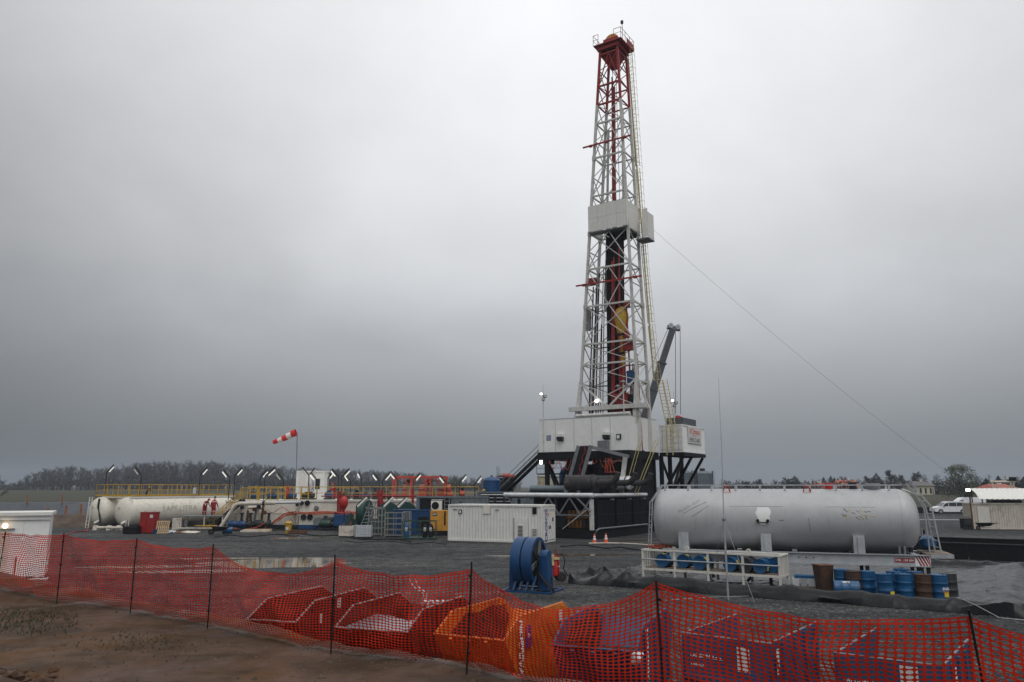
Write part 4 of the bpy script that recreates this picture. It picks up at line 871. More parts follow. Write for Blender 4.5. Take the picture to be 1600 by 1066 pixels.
# white slanting pipe from deck to ground
sp_ = thing('slanting_pipe', 'thick pale pipe bending from the deck edge down to the ground', 'pipe', (P(338, 832, 78).x, 78.2, 0))
MB().path([P(340, 826, 78), P(345, 824, 78), P(368, 789, 78), P(374, 787, 78), P(430, 786, 78.6)], .2, 10).obj('pipe', 'old_white', sp_, True)
MB().path([P(412, 786, 78.5), P(470, 785, 78.8)], .12, 8).obj('pipe', 'galv', sp_, True)
MB().path([P(318, 825, 78), P(340, 825, 78)], .09, 8).obj('pipe', 'yellow', sp_, True); tube('coupling', 'dark_steel', sp_, P(411, 786, 78.3), P(413.5, 786, 78.3), .26, 12, world=True)
# pumps and manifold in front of the cream tank
def pump(label, px, py, Y, m1, m2, s=1.0):
    p = P(px, py, Y); t = thing('pump', label, 'pump', (p.x, Y, 0)); x = 0
    box('base', 'dark_steel', t, -.5 * s, 1.7 * s, -.35 * s, .35 * s, .12, .22)
    MB().lathe([(0, 0), (0, .3 * s), (.1, .36 * s), (.9 * s, .36 * s), (1.0 * s, .3 * s), (1.0 * s, 0)], (-.4 * s, 0, .62), (1, 0, 0), 16).obj('motor', m1, t)
    for k in range(6): a = k * pi / 6; MB().lathe([(0, .36 * s), (0, .40 * s), (.03, .40 * s), (.03, .36 * s)], (-.2 * s + k * .11 * s, 0, .62), (1, 0, 0), 16).obj('fin', m1, t)
    MB().lathe([(0, 0), (0, .2 * s), (.3 * s, .22 * s), (.35 * s, .42 * s), (.6 * s, .42 * s), (.62 * s, .15 * s), (.9 * s, .15 * s), (.9 * s, 0)], (.65 * s, 0, .6), (1, 0, 0), 16).obj('pump_head', m2, t)
    tube('discharge', m2, t, (1.1 * s, 0, .8), (1.1 * s, 0, 1.7), .13, 10); tube('flange', m2, t, (1.1 * s, 0, 1.62), (1.1 * s, 0, 1.72), .22, 12); return t
pump('blue motor pump beside the fallen blue drum', 362, 820, 77.6, 'blue', 'dark_steel', .85)
pump('blue motor pump with red guard in front of the cream mud tank', 376, 819, 77.2, 'blue', 'dark_steel', .85)
pump('dark pump at the corner of the cream mud tank', 402, 819, 77.8, 'dark_steel', 'dark_steel', 1.0)
pump('dark green pump below the blue base stripe', 507, 818, 78.2, 'dark_green', 'dark_steel', 1.0)
mn = thing('pipe_manifold', 'rusty upright pipes and valves on the cream tank wall', 'pipework', (P(385, 828, 78.9).x, 78.9, 0))
for i, (px, z1, m) in enumerate(((376, 2.3, 'old_white'), (382, 2.5, 'old_white'), (386, 1.9, 'rust'), (397, 2.2, 'grey_steel'), (402, 2.4, 'old_white'), (408, 2.6, 'rust'))): x = P(px, 800, 79).x; tube('riser', m, mn, (x, 79.2, .5), (x + .15 * (i % 2), 79.2, z1), .13, world=True)
for px, py in ((379, 793), (405, 792), (414, 801), (390, 806), (398, 796)): q = P(px, py, 79); MB().lathe([(0, 0), (0, .2), (.25, .2), (.25, 0)], (q.x, 79, q.z), (0, -1, 0), 12).obj('valve', 'dark_steel' if px % 2 else 'rust', mn, True)
tube('header', 'old_white', mn, P(384, 793, 79.3), P(412, 794, 79.3), .16, world=True)
# wall valves and nozzles on the second tank
for i, (px, py, r_, m) in enumerate(((480, 786, .26, 'black'), (471, 786, .2, 'dark_steel'), (494, 794, .24, 'grey_steel'), (474, 808, .28, 'dark_steel'), (484, 808, .28, 'black'), (464, 789, .16, 'dark_steel'))):
    q = P(px, py, 79.6); o = MB().lathe([(0, 0), (0, r_), (.16, r_), (.16, r_ * .55), (.3, r_ * .55), (.3, 0)], (q.x, 79.75, q.z), (0, -1, 0), 16).obj('nozzle', m, mt2 if i != 5 else mt1, True)
q = P(498, 815, 79.5); MB().lathe([(0, 0), (0, .4), (.12, .4), (.12, .26), (.5, .26), (.5, .38), (.62, .38), (.62, 0)], (q.x, 79.75, q.z), (-.25, -1, 0), 18).obj('outlet', 'grey_steel', mt2, True)
q = P(517, 814, 79.2); MB().lathe([(0, 0), (0, .5), (.2, .5), (.2, .36), (1.0, .36), (1.0, 0)], (q.x - .7, 79.3, q.z), (1, -.2, 0), 18).obj('outlet', 'dark_steel', mt2, True)
# orange cables draped along the tanks
oc = thing('power_cables', 'orange power cables draped along the cream mud tanks', 'cable', (P(440, 826, 79.4).x, 79.4, 0)); rr = random.Random(11)
for k in range(5):
    pts = []
    for i in range(26):
        t = i / 25; px = 414 + (560 - 414) * t; py = 806 - 6 * math.tanh((t - .15) * 8) + 1.8 * sin(t * 17 + k * 1.3) * (1 - t) + k * .7
        if t < .2: py += (0.2 - t) * 60
        pts.append(P(px, py, 79.45 - .02 * k))
    MB().path(pts, .045, 5).obj('cable', 'cable_orange', oc, True)
MB().path([P(358 + 56 * t, 824 + 3 * sin(t * 4) - 8 * max(0, t - .8) * 3, 77.0) for t in [i / 16 for i in range(17)]], .05, 5).obj('cable', 'cable_orange', oc, True)
MB().path([P(418 + 44 * t, 797 + 4 * sin(t * 9), 79.5) for t in [i / 16 for i in range(17)]], .03, 5).obj('cable', 'cable_orange', oc, True)
for k in range(4): MB().path([P(452 + 3 * k + 5 * sin(t * pi), 800 + (14 + 3 * k) * t, 79.4) for t in [i / 8 for i in range(9)]] + [P(463, 801, 79.4)], .02, 4).obj('cable', 'rust', oc, True)
# yellow bin, board, tray, black barrow
q = G(450, 834); yb = thing('waste_bin', 'yellow plastic waste bin with lid before the cream tank', 'bin', q); MB().lathe([(0, 0), (0, .26), (.86, .31), (.86, 0)], (0, 0, .02), (0, 0, 1), 16).obj('body', 'yellow', yb); MB().lathe([(0, .36), (.1, .36), (.22, .2), (.25, 0)], (0, 0, .885), (0, 0, 1), 16).obj('lid', 'yellow', yb); box('label_plate', 'paper', yb, -.14, .1, -.305, -.29, .35, .6)
q = G(465, 834); ty = thing('drip_tray', 'flat rusty drip tray lying beside the yellow bin', 'tray', q); box('pan', 'rust', ty, -.75, .75, -.5, .5, .03, .1)
for a in ((-.75, .75, -.5, -.46), (-.75, .75, .46, .5), (-.75, -.71, -.455, .455), (.71, .75, -.455, .455)): box('rim', 'rust', ty, *a, .103, .3)
q = G(400, 832); bd = thing('timber_stack', 'pale rough timber lying on the gravel before the pumps', 'timber', q, R(4))
for i in range(3): box('plank', 'old_white' if i < 2 else 'wood', bd, -1.4 + .15 * i, 1.2 + .1 * i, -.3 + i * .22, -.1 + i * .22, .03, .2 + .05 * i)
q = G(333, 836); bw = thing('wheelbarrow', 'black wheelbarrow tipped beside the blue drum', 'wheelbarrow', q)
MB().hull8([Vector(v) for v in ((.1, -.3, .35), (1.0, -.25, .4), (1.0, .25, .4), (.1, .3, .35), (-.05, -.42, .75), (1.35, -.38, .7), (1.35, .38, .7), (-.05, .42, .75))]).obj('tray', 'black', bw); MB().lathe([(0, .08), (0, .26), (.12, .26), (.12, .08)], (-.2, -.06, .27), (0, 1, 0), 16).obj('wheel', 'rubber', bw)
for y in (-.25, .25): MB().path([(-.2, y * .3, .27), (.4, y, .36), (1.9, y * 1.2, .5)], .025, 6).obj('handle', 'dark_steel', bw); MB().path([(.8, y, .4), (1.0, y, .02), (1.25, y, .02), (1.3, y, .42)], .02, 5).obj('leg', 'dark_steel', bw)

# cabin and machinery on the deck
cb = P(461, 783, 86); ce = P(505, 783, 86)
cab = thing('deck_cabin', 'white panel cabin with blue lettering standing on the mud tank deck', 'cabin', (cb.x, 86, 2.9)); w = ce.x - cb.x; CH = 3.05
box('wall_panel', 'white_clean', cab, .1, 1.28, .05, 2.4, .1, CH - .1); box('wall_panel', 'white_clean', cab, 1.31, w - .1, .08, 2.4, .1, CH - .1); box('recess', 'white', cab, .28, 1.12, .03, .048, .4, CH - .35)
for x in (0, w - .14): box('corner_post', 'white_clean', cab, x, x + .14, 0, .14, 0, CH)
box('beam', 'white_clean', cab, .145, w - .145, 0, .1, CH - .14, CH); box('beam', 'white_clean', cab, .145, w - .145, 0, .1, .0, .12); box('roof', 'white_clean', cab, -.02, w + .02, .15, 2.45, CH - .1, CH + .03)
wn = box('window', 'glass', cab, 2.12, 2.62, .05, .075, 1.1, 2.2); box('window_frame', 'white', wn, 2.05, 2.11, .03, .078, 1.0, 2.3); box('window_frame', 'white', wn, 2.63, 2.69, .03, .078, 1.0, 2.3)
box('door', 'white', cab, 1.4, 2.0, .05, .078, .15, 2.4)
text('lettering', 'CROSCO', .36, 'text_blue', cab, (1.86, .045, 1.5), (R(90), R(-90), 0), 1, .01); text('lettering', 'EMSCO', .3, 'text_blue', cab, (1.5, .045, 1.2), (R(90), R(-90), 0), 1, .01)
# wind sock
wp_ = P(464, 745, 90); ws = thing('windsock', 'red and white striped windsock on a thin pole', 'windsock', (wp_.x, 90, 2.9)); top = P(464.5, 676, 90)
tube('pole', 'grey_steel', ws, (0, 0, 0), (top.x - wp_.x, 0, top.z - 2.9), .05)
a, b = Vector((top.x - wp_.x - .15, 0, top.z - 2.9)), Vector(P(427, 690, 90)) - Vector((wp_.x, 90, 2.9)); rsk = [.42, .38, .35, .31, .27, .24]
for i in range(5): d_ = b - a; MB().lathe([(0, rsk[i]), (d_.length / 5 * .5, (rsk[i] + rsk[i + 1]) / 2 * (1.03 - .05 * (i % 2))), (d_.length / 5, rsk[i + 1])], a + d_ * i / 5 + Vector((0, 0, -.12 * sin(i / 5 * pi))), d_ / d_.length + Vector((0, 0, .04 * (2 - i))), 16).obj('stripe', 'sock_red' if i % 2 == 0 else 'sock_white', ws)
# red pump frames on the deck
fp, fe = P(613, 776, 87), P(695, 776, 87); fz = 2.9
fr = thing('red_pump_frame', 'orange-red open steel frame holding machinery on the deck', 'pump frame', (fp.x, 87, fz)); w = fe.x - fp.x; fh = P(650, 744, 87).z - fz
for x in (0, w * .345, w * .63, w * .72, w): box('post', 'orange_red', fr, x - .09, x + .09, 0, .18, 0, fh - .2); box('post', 'orange_red', fr, x - .09, x + .09, 2.2, 2.38, 0, fh - .2)
for y in (0, 2.2): box('beam', 'orange_red', fr, -.1, w + .1, y, y + .2, fh - .198, fh)
for x in (.0, w * .345, w * .63): MB().bar((x + .05, .08, fh - .9), (x + .75, .08, fh - .2), .1).obj('knee_brace', 'orange_red', fr); MB().bar((x + w * .3, .08, fh - .9), (x + w * .3 - .7, .08, fh - .2), .1).obj('knee_brace', 'orange_red', fr)
for x in (w * .27, w * .66): box('panel', 'grey_box', fr, x, x + .55, .3, .6, .4, fh - .25); MB().lathe([(0, 0), (0, .24), (.1, .24), (.1, 0)], (x + .1, .2, fh - .65), (0, 1, 0), 14).obj('fan', 'black', fr)
for x, ww in ((1.1, 1.0), (2.9, 1.6), (5.0, 1.4)):
    MB().lathe([(0, 0), (0, .5), (ww, .5), (ww, 0)], (x, .9, 1.1), (1, 0, 0), 14).obj('drum_motor', 'orange_red', fr); box('machine', 'orange_red', fr, x - .1, x + ww + .1, .5, 1.5, .3, .9)
for i in range(3): box('louvre', 'grey_mesh', fr, w * .74, w * .98, .35, .4, 1.15 + i * .35, 1.4 + i * .35); tube('cross_rail', 'grey_mesh', fr, (.1, .3, .8 + i * .35), (w * .98, .3, .8 + i * .35), .03)
# assorted machines standing behind the deck railing
rr = random.Random(21)
mach = [(512, 'blue', .9, .9), (393, 'blue', 1.0, .8), (424, 'blue', 1.2, .8), (447, 'red', .5, 1.5), (455, 'blue', 1.0, .75), (480, 'dark_steel', 1.6, .8), (538, 'dark_green', 1.0, .8), (556, 'dark_steel', .7, 1.0), (570, 'blue', 1.0, .8), (585, 'dark_steel', .6, 1.2), (602, 'dark_steel', 1.2, .9), (700, 'orange_red', 1.1, .9), (722, 'orange_red', .6, 1.2)]
where = ['beside the worker on the deck', 'next to the stair head', 'under the twin lamps', 'standing left of the deck cabin', 'at the foot of the deck cabin', 'in front of the deck cabin door', 'under the paired lamps right of the worker', 'near the middle of the deck', 'right of the leaning red machine', 'behind the red manifold post', 'left of the red pump frame', 'right of the red pump frame', 'behind the end of the railing']
for (px, m, w, h), wh in zip(mach, where):
    p = P(px, 778, 84); t = thing('deck_machine', '%s motor unit %s' % ({'blue': 'blue', 'red': 'red', 'dark_steel': 'dark', 'dark_green': 'dark green', 'orange_red': 'orange-red'}[m], wh), 'machine', (p.x, 84, 2.9))
    box('base', 'dark_steel', t, -w / 2, w / 2, 0, .7, 0, .15); MB().lathe([(0, 0), (0, h * .28), (.08, h * .34), (w * .8, h * .34), (w * .88, h * .28), (w * .88, 0)], (-w * .44, .35, .15 + h * .36), (1, 0, 0), 14).obj('motor', m, t); box('gear_case', m if rr.random() < .5 else 'black_steel', t, -w * .2, w * .25, .1, .6, .16 + h * .3, h)
# red manifold posts (upright pipes with a big red damper) before the second tank
rp_ = thing('red_damper', 'bright red round pulsation damper on upright red pipes', 'damper', (P(537, 825, 78).x, 78, 0))
dq = P(537, 789, 78)
MB().lathe([(-.8, .12), (-.45, .16), (-.25, .30), (0, .42), (.45, .43), (.7, .3), (.82, .18), (.92, .18), (.92, 0)], (dq.x, 78, dq.z), (0, 0, 1), 20).obj('vessel', 'bright_red', rp_, True)
for px in (528, 532): tube('pipe', 'red', rp_, P(px, 801, 78), P(px + .5, 768, 78), .12, world=True)
tube('pipe', 'red', rp_, P(526, 801, 78), P(544, 804, 78), .18, world=True); tube('stand', 'dark_steel', rp_, (dq.x, 78, .05), (dq.x, 78, dq.z - .8), .12, world=True); MB().lathe([(0, 0), (0, .3), (.4, .3), (.4, 0)], P(541, 803, 77.7), (1, 0, 0), 14).obj('valve', 'red', rp_, True)
rm = thing('red_manifold', 'dark red pipe manifold with upright posts below the yellow railing', 'pipework', (P(600, 825, 79).x, 79, 0))
for px in (592, 597, 645): tube('post', 'red', rm, (P(px, 800, 79).x, 79, .1), P(px, 765, 79), .13, world=True)
tube('header', 'red', rm, P(592, 775, 79), P(650, 775, 79), .11, world=True); tube('header', 'red', rm, P(502, 775.5, 79.2), P(590, 775, 79.2), .06, world=True)
for px, py in ((592, 773), (597, 786), (594, 779)): q = P(px, py, 78.8); MB().lathe([(0, 0), (0, .24), (.3, .24), (.3, 0)], q, (0, -1, 0), 12).obj('valve', 'red', rm, True)

# tube lamps on poles above the tanks
LAMPS = [(167, 738, 1, 88, 0), (221, 742, -1, 84, 0), (313, 742, 1, 86, 0), (359, 746, -1, 82, 0), (367, 743, 1, 83, 0), (407, 746, 1, 83, 0), (414, 744, 1.4, 81, 0), (443, 750, -1, 84, 0), (483, 743, -1, 82, 1), (496, 751, -1, 81, 0), (512, 748, .8, 88, 0), (529, 745, -1, 82, 0), (534, 745, 1.1, 82.5, 0), (548, 752, -.8, 85, 0), (565, 747, -.5, 86, 0), (593, 751, -.9, 83, 0), (598, 751, 1, 82, 0), (621, 749, -1, 84, 0), (646, 751, 1, 84, 0), (698, 755, -1, 84, 0), (718, 753, 1, 88, 0), (742, 755, 1, 90, 0)]
def tubelamp(label, px, py, sg, Y, z0, both=0, m='lamp_tube'):
    p = P(px, py, Y); t = thing('tube_lamp', label, 'lamp', (p.x, Y, z0), 0, 'tube lamps on poles above the tanks'); h = p.z - z0
    tube('pole', 'dark_steel', t, (0, 0, 0), (0, 0, h), .05)
    for s_ in ((sg,) if not both else (sg, -sg * .8)):
        e = Vector((s_ * .72, 0, .85 * abs(s_) ** .3)); MB().bar((0, 0, h), Vector((0, 0, h)) + e, .07, .12).obj('arm', 'dark_steel', t)
        o = Vector((s_ * .14 + .12 * (1 if s_ > 0 else -1), -.12, -.05)); MB().tube(Vector((0, 0, h)) + o + e * .1, Vector((0, 0, h)) + o + e * .72, .06, 8).obj('tube', m, t)
    return t
for i, (px, py, sg, Y, bo) in enumerate(LAMPS):
    tubelamp('tube lamp tilted %s, %s from the left in the row above the tanks' % ('both ways' if bo else ('right' if sg > 0 else 'left'), ordn[i]), px, py, sg, Y, 2.9 if px > 350 else 3.3, bo, 'lamp_tube' if i not in (1, 7, 8) else 'lamp_off')
for px, py, lab in ((557, 791, 'large unlit tube lamp leaning right above the green reel'), (598, 791, 'large unlit tube lamp leaning right over the grey cages'), (620, 792, 'large unlit tube lamp leaning right next to the grey container')):
    p = P(px, py, 70); t = thing('tube_lamp', lab, 'lamp', (p.x, 70, 0)); e = P(px + 15, py - 15, 70) - p
    tube('pole', 'dark_steel', t, (0, 0, 0), (0, 0, p.z), .05); MB().bar((0, 0, p.z), Vector((0, 0, p.z)) + e, .08, .14).obj('arm', 'dark_steel', t); MB().tube(Vector((.14, -.1, p.z - .05)), Vector((.14, -.1, p.z - .05)) + e * .95, .10, 8).obj('tube', 'sock_white', t)

# hoses and cables lying about on the gravel
for i, (pa, pb, m, r_, lab) in enumerate((((470, 834), (640, 846), 'black', .05, 'black hose snaking past the tote tank and cages'), ((330, 838), (470, 836), 'black', .04, 'black cable lying in front of the pumps'), ((90, 838), (146, 826), 'red', .05, 'thin red hose running from the tank end toward the white site cabin'), ((540, 845), (700, 850), 'rubber', .035, 'dark cable lying on the gravel before the green rack'), ((880, 852), (1010, 858), 'rubber', .05, 'dark hose on the gravel in front of the traffic cones'))):
    MB().path([G(pa[0] + (pb[0] - pa[0]) * t + 6 * sin(t * 9 + i), pa[1] + (pb[1] - pa[1]) * t + 1.6 * sin(t * 13 + i * 2), r_) for t in [k / 26 for k in range(27)]], r_, 6).obj('ground_hose', m, label=lab, cat='hose')

# ------------------------------------------------------------------ middle ground
# grey containers behind
p = P(650, 800, 73); gcA = container('grey_container', 'grey_box', 'grey container with an air conditioner in its niche', (p.x, 73, 0), R(-2), P(752, 800, 73).x - p.x + .6, 2.5, 3.35, pitch=.5)
nx = 0.35
box('niche', 'black_steel', gcA, nx, nx + 2.9, -.02, .028, 2.0, 3.2); ac = box('air_conditioner', 'white', gcA, nx + 1.1, nx + 2.1, -.45, -.025, 2.1, 2.95); MB().lathe([(0, 0), (0, .34), (.03, .34), (.03, 0)], (nx + 1.5, -.452, 2.52), (0, -1, 0), 20).obj('fan', 'black', ac)
box('niche_lamp', 'galv', gcA, nx + 1.1, nx + 2.2, -.3, -.02, 3.0, 3.08); ladder(gcA, (nx + 2.55, -.12, 1.9), (nx + 2.55, -.12, 3.25), .45, 'grey_steel', .3, (1, 0, 0), .03, False)
p = P(745, 800, 77); gcB = container('grey_container', 'grey_box', 'long grey container behind the white one, below the blue tank', (p.x, 77, 0), R(-2), P(915, 800, 77).x - p.x, 2.6, 3.75, pitch=.5)
pv = box('pump_bay', 'black_steel', gcB, .4, 3.4, -.03, .028, 2.3, 3.55); MB().tube((.4, -.1, 3.45), (3.4, -.1, 3.45), .05, 8).obj('bay_rail', 'galv', gcB)
for i in range(3):
    MB().tube((.5, -.15, 2.45 + i * .35), (3.3, -.15, 2.45 + i * .35), .07, 8).obj('bay_pipe', 'grey_steel', gcB)
    tube('bay_valve', 'dark_steel', gcB, (.9 + i * .9, -.2, 2.5), (.9 + i * .9, -.2, 3.3), .12)
p = P(781, 768, 76); bt_ = thing('blue_tank', 'blue dome-topped water tank standing on the grey container roof', 'tank', (P(768, 768, 78).x, 78.2, 3.72)); MB().lathe([(0, 0), (0, .85), (1.05, .85), (1.1, .9), (1.3, .72), (1.45, .4), (1.5, 0)], (0, 0, .02), (0, 0, 1), 24).obj('shell', 'blue', bt_); tube('valve', 'yellow', bt_, (-.9, -.6, .15), (-.6, -.6, .15), .1); tube('cap', 'dark_steel', bt_, (0, 0, 1.5), (0, 0, 1.62), .12)
rp2 = thing('pipe_rack', 'red and grey pipes bent over behind the blue tank', 'pipework', (P(790, 768, 84).x, 84, 0))
MB().path([P(776, 770, 84), P(776, 746, 84), P(779, 743, 84), P(790, 743, 84)], .22, 10).obj('pipe', 'grey_steel', rp2, True); MB().path([P(786, 743, 84), P(804, 745, 84)], .25, 10).obj('pipe', 'orange_red', rp2, True)
for px in (782, 787, 793, 799): tube('pipe', 'dark_steel', rp2, (P(px, 760, 84.3).x, 84.3, .05), P(px, 747, 84.3), .25, world=True)
for px in (777, 780): tube('aerial', 'dark_steel', rp2, P(px, 744, 84), P(px - .5, 729, 84), .025, world=True)
tube('roof_duct', 'grey_box', gcB, (5.2, -.2, 4.05), (12.5, -.2, 4.05), .33, 14)

def hazy_tank(label, px0, px1, py0, Y):
    a, b = P(px0, py0, Y), P(px1, py0, Y); w = b.x - a.x; h = a.z; t = thing('grey_silo', label, 'silo', (a.x, Y, 0))
    box('body', 'grey_box', t, .12, w - .12, .12, 2.5, .1, h - .3); MB().hull8([Vector(v) for v in ((.12, .12, h - .298), (w - .12, .12, h - .298), (w - .12, 2.5, h - .298), (.12, 2.5, h - .298), (.5, .5, h), (w - .5, .5, h), (w - .5, 2.1, h), (.5, 2.1, h))]).obj('top', 'grey_box', t)
    for x in (0, w - .11): box('post', 'dark_steel', t, x, x + .11, 0, .11, 0, h); ladder(t, (x + .05, -.1, .1), (x + .05, -.1, h), .3, 'grey_steel', .5, (1, 0, 0), .02, False)
    tube('hatch', 'dark_steel', t, (w / 2, 1.2, h), (w / 2, 1.2, h + .35), .35)
    return t
hazy_tank('pale grey silo directly under the doghouse bracket', 1062, 1082, 735, 100); hazy_tank('pale grey silo beside the doghouse bracket, the outer one', 1088, 1114, 736, 100)
t = thing('settling_tank', 'pale tank seen below the stairway through the substructure', 'tank', (P(865, 775, 92).x, 92, 0)); box('body', 'old_white', t, -1.8, 1.4, 0, 2.4, .1, P(860, 746, 92).z); box('rim', 'grey_steel', t, -1.85, 1.45, -.06, 2.46, P(860, 746, 92).z + .003, P(860, 746, 92).z + .1); ladder(t, (-1.4, -.15, .1), (-1.4, -.15, 5.5), .5, 'ladder_yellow', .35, (1, 0, 0), .03, False)
t = thing('blue_pipe_bend', 'blue bent pipe standing upright under the drill floor', 'pipe', (P(878, 775, 86).x, 86, 0)); MB().path([(0, 0, .1), (0, 0, 5.6), (.15, 0, 6.1), (.6, 0, 6.3), (.95, 0, 6.1), (1.05, 0, 5.6), (1.05, 0, .1)], .28, 12).obj('pipe', 'blue', t)

# white corrugated container in front
wc = container('white_container', 'white', 'white corrugated container with blue stencil lettering on its door end', (-5.1, 62.8, 0.02), math.atan2(-3.31, 7.62), 8.05, 2.85, 2.82, pitch=.26)
box('hatch', 'cream', wc, 3.1, 3.72, -.02, -.005, 2.12, 2.72); hv = box('hinge_plate', 'dark_steel', wc, .95, 1.25, -.03, -.005, 2.1, 2.42); box('hinge_lock', 'white', hv, 1.02, 1.18, -.05, -.032, 2.15, 2.35)
for x in (.45, 4.1): box('vent_slot', 'dark_steel', wc, x, x + .35, -.02, -.005, 2.38, 2.44)
dv = box('service_door', 'white', wc, 5.75, 6.9, -.03, -.005, .15, 1.85); box('door_edge', 'black', dv, 5.72, 5.76, -.04, -.006, .2, 1.85)
lv = box('louvre_frame', 'white', wc, 6.05, 6.5, -.05, -.031, .35, 1.35)
for i in range(9): box('slat', 'dark_steel', lv, 6.08, 6.47, -.07, -.052, .4 + i * .1, .45 + i * .1)
box('opening', 'black', wc, 7.25, 7.6, -.015, -.004, 2.15, 2.65); lv = box('louvre_frame', 'white', wc, 7.22, 7.65, -.05, -.005, .25, 1.15)
for i in range(7): box('slat', 'dark_steel', lv, 7.26, 7.61, -.07, -.052, .32 + i * .11, .36 + i * .11)
X0 = 8.05
for y0, y1 in ((.14, 1.40), (1.43, 2.71)):
    d_ = box('door', 'white', wc, X0 + .006, X0 + .045, y0, y1, .2, 2.62); box('handle', 'dark_steel', d_, X0 + .046, X0 + .1, (1.25 if y0 < 1 else 1.55), (1.3 if y0 < 1 else 1.62), 1.0, 1.25)
    for i in range(6): box('vent_rib', 'grey_steel', d_, X0 + .046, X0 + .055, y0 + .1 + i * .19, y0 + .16 + i * .19, 2.3, 2.52)
text('lettering', 'CROSCO', .6, 'text_blue', wc, (X0 + .05, .75, 1.3), (R(90), R(-90), R(90)), 1.0, .02)
box('notice', 'text_red', wc, X0 + .048, X0 + .052, 1.05, 1.25, 1.95, 2.2); box('notice', 'label_yellow', wc, X0 + .048, X0 + .052, 1.55, 1.75, 2.0, 2.2); box('vent_box', 'black', wc, X0 + .046, X0 + .1, 2.05, 2.2, 1.55, 1.85)

# yellow generator set, blue container
p = P(672, 830, 69.5); cg_ = thing('generator_set', 'yellow enclosed generator with a small logo plate', 'generator', (p.x, 69.5, 0)); box('enclosure', 'cat_yellow', cg_, 0, 4.4, 0, 2.0, .42, 2.15); box('skid', 'black', cg_, .02, 4.4, -.03, 2.0, .03, .415)
box('door', 'cat_yellow', cg_, .06, 1.0, -.02, -.003, .55, 2.1); box('grille', 'black', cg_, 1.22, 1.36, -.02, -.003, .9, 2.1); pl_ = box('logo_plate', 'text_black', cg_, .2, .58, -.03, -.022, 1.68, 1.96); text('lettering', 'CAT', .2, 'text_white', pl_, (.38, -.035, 1.83), (R(90), 0, 0), .8, .006); tube('exhaust', 'dark_steel', cg_, (2.6, 1, 2.15), (2.6, 1, 2.9), .1)
p = P(612, 830, 71); bc = container('blue_container', 'blue', 'blue corrugated container between the grey cages and the yellow generator', (p.x, 71, 0), 0, P(672, 830, 71).x - p.x - .05, 2.4, 2.2, pitch=.4)
box('opening', 'black', bc, 2.35, 3.3, -.02, -.004, .25, 1.55)
# green shale reels behind
for i, (px, lab) in enumerate(((565, 'large dark green wheel guard of a pump behind the white tote'), (606, 'green machine hood below the leaning lamps, the nearer one'), (634, 'green machine hood beside the grey container'))):
    p = P(px, 800, 75); t = thing('green_pump_hood', lab, 'pump', (p.x, 75, 0)); r_ = 1.25 if i == 0 else 1.05; z = p.z
    MB().lathe([(0, 0), (0, r_), (.7, r_), (.7, 0)], (0, 0, P(px, 797, 75).z - .3), ((1, -.25, 0) if i == 0 else (0, 1, 0)), 28).obj('guard', 'green', t); box('base', 'dark_green', t, -1.2, 1.2, .1, 1.6, .05, 1.2)
    if i == 0: box('motor', 'blue', t, -2.6, -1.3, -.1, .9, .6, 1.6); box('frame', 'dark_green', t, -1.28, -.9, -.1, .9, .2, 1.7)
# grey lattice gates / cages
def cage(label, px0, px1, py1, Y, h, d, nx_, nz_, rz=0):
    a = P(px0, py1, Y); w = P(px1, py1, Y).x - a.x; t = thing('lattice_cage', label, 'cage', (a.x, Y, 0), rz)
    for x in (0, w): 
        for y in (0, d): box('post', 'grey_mesh', t, x - .05, x + .05, y - .05, y + .05, .03, h)
    for y in (0, d):
        for i in range(nz_ + 1): box('rail', 'grey_mesh', t, .05, w - .05, y - .03, y + .03, .1 + (h - .16) * i / nz_, .15 + (h - .16) * i / nz_)
        for i in range(1, nx_): x = w * i / nx_; box('bar', 'grey_mesh', t, x - .025, x + .025, y - .025, y + .025, .15, h - .1)
    for x in (0, w):
        for i in range(nz_ + 1): box('rail', 'grey_mesh', t, x - .03, x + .03, .05, d - .05, .1 + (h - .16) * i / nz_, .15 + (h - .16) * i / nz_)
    box('floor', 'dark_steel', t, .05, w - .05, .05, d - .05, .04, .095); return t
c1 = cage('tall grey lattice cage with a stair ladder on its side', 575, 596, 838, 68.5, 2.35, 1.6, 4, 4); ladder(c1, (-.45, -.3, .6), (.35, -.1, 2.9), .55, 'grey_steel', .3, (1, .3, 0), .035, False); box('top_rail', 'grey_mesh', c1, -.3, 1.3, -.1, .0, 2.38, 2.48)
cage('grey lattice cage standing before the blue container', 601, 628, 840, 67.5, 2.05, 1.4, 2, 4); cage('narrow grey barred crate right of the wide cage', 629, 639, 838, 68.5, 2.1, 1.0, 4, 2)
gcg = thing('green_cylinder_rack', 'dark green rail rack holding gas cylinders', 'rack', (P(628, 843, 64.5).x, 64.5, 0)); w = P(680, 843, 64.5).x - P(628, 843, 64.5).x
for x in (0, w * .5, w):
    for y in (0, 1.2): box('post', 'dark_green', gcg, x - .03, x + .03, y - .03, y + .03, .03, 1.45)
for y in (0, 1.2):
    for z in (.72, 1.42): box('rail', 'dark_green', gcg, .03, w - .03, y - .025, y + .025, z, z + .06)
box('floor', 'dark_green', gcg, -.05, w + .05, -.05, 1.25, .05, .14)
for i, (px, m, z) in enumerate(((635, 'drum_blue', 1.05), (664, 'black', .95), (673, 'black', 1.0))):
    p = P(px, 840, 65); t = thing('gas_cylinder', ('blue gas cylinder with white label in the green rack', 'dark gas cylinder in the middle of the green rack', 'dark gas cylinder at the outer end of the green rack')[i], 'cylinder', (p.x, 65, .145)); MB().lathe([(0, 0), (0, .2), (z - .15, .2), (z, .1), (z + .1, .04), (z + .1, 0)], (0, 0, .005), (0, 0, 1), 16).obj('bottle', m, t); box('tag_plate', 'paper', t, -.1, .1, -.215, -.2, .5, .8)
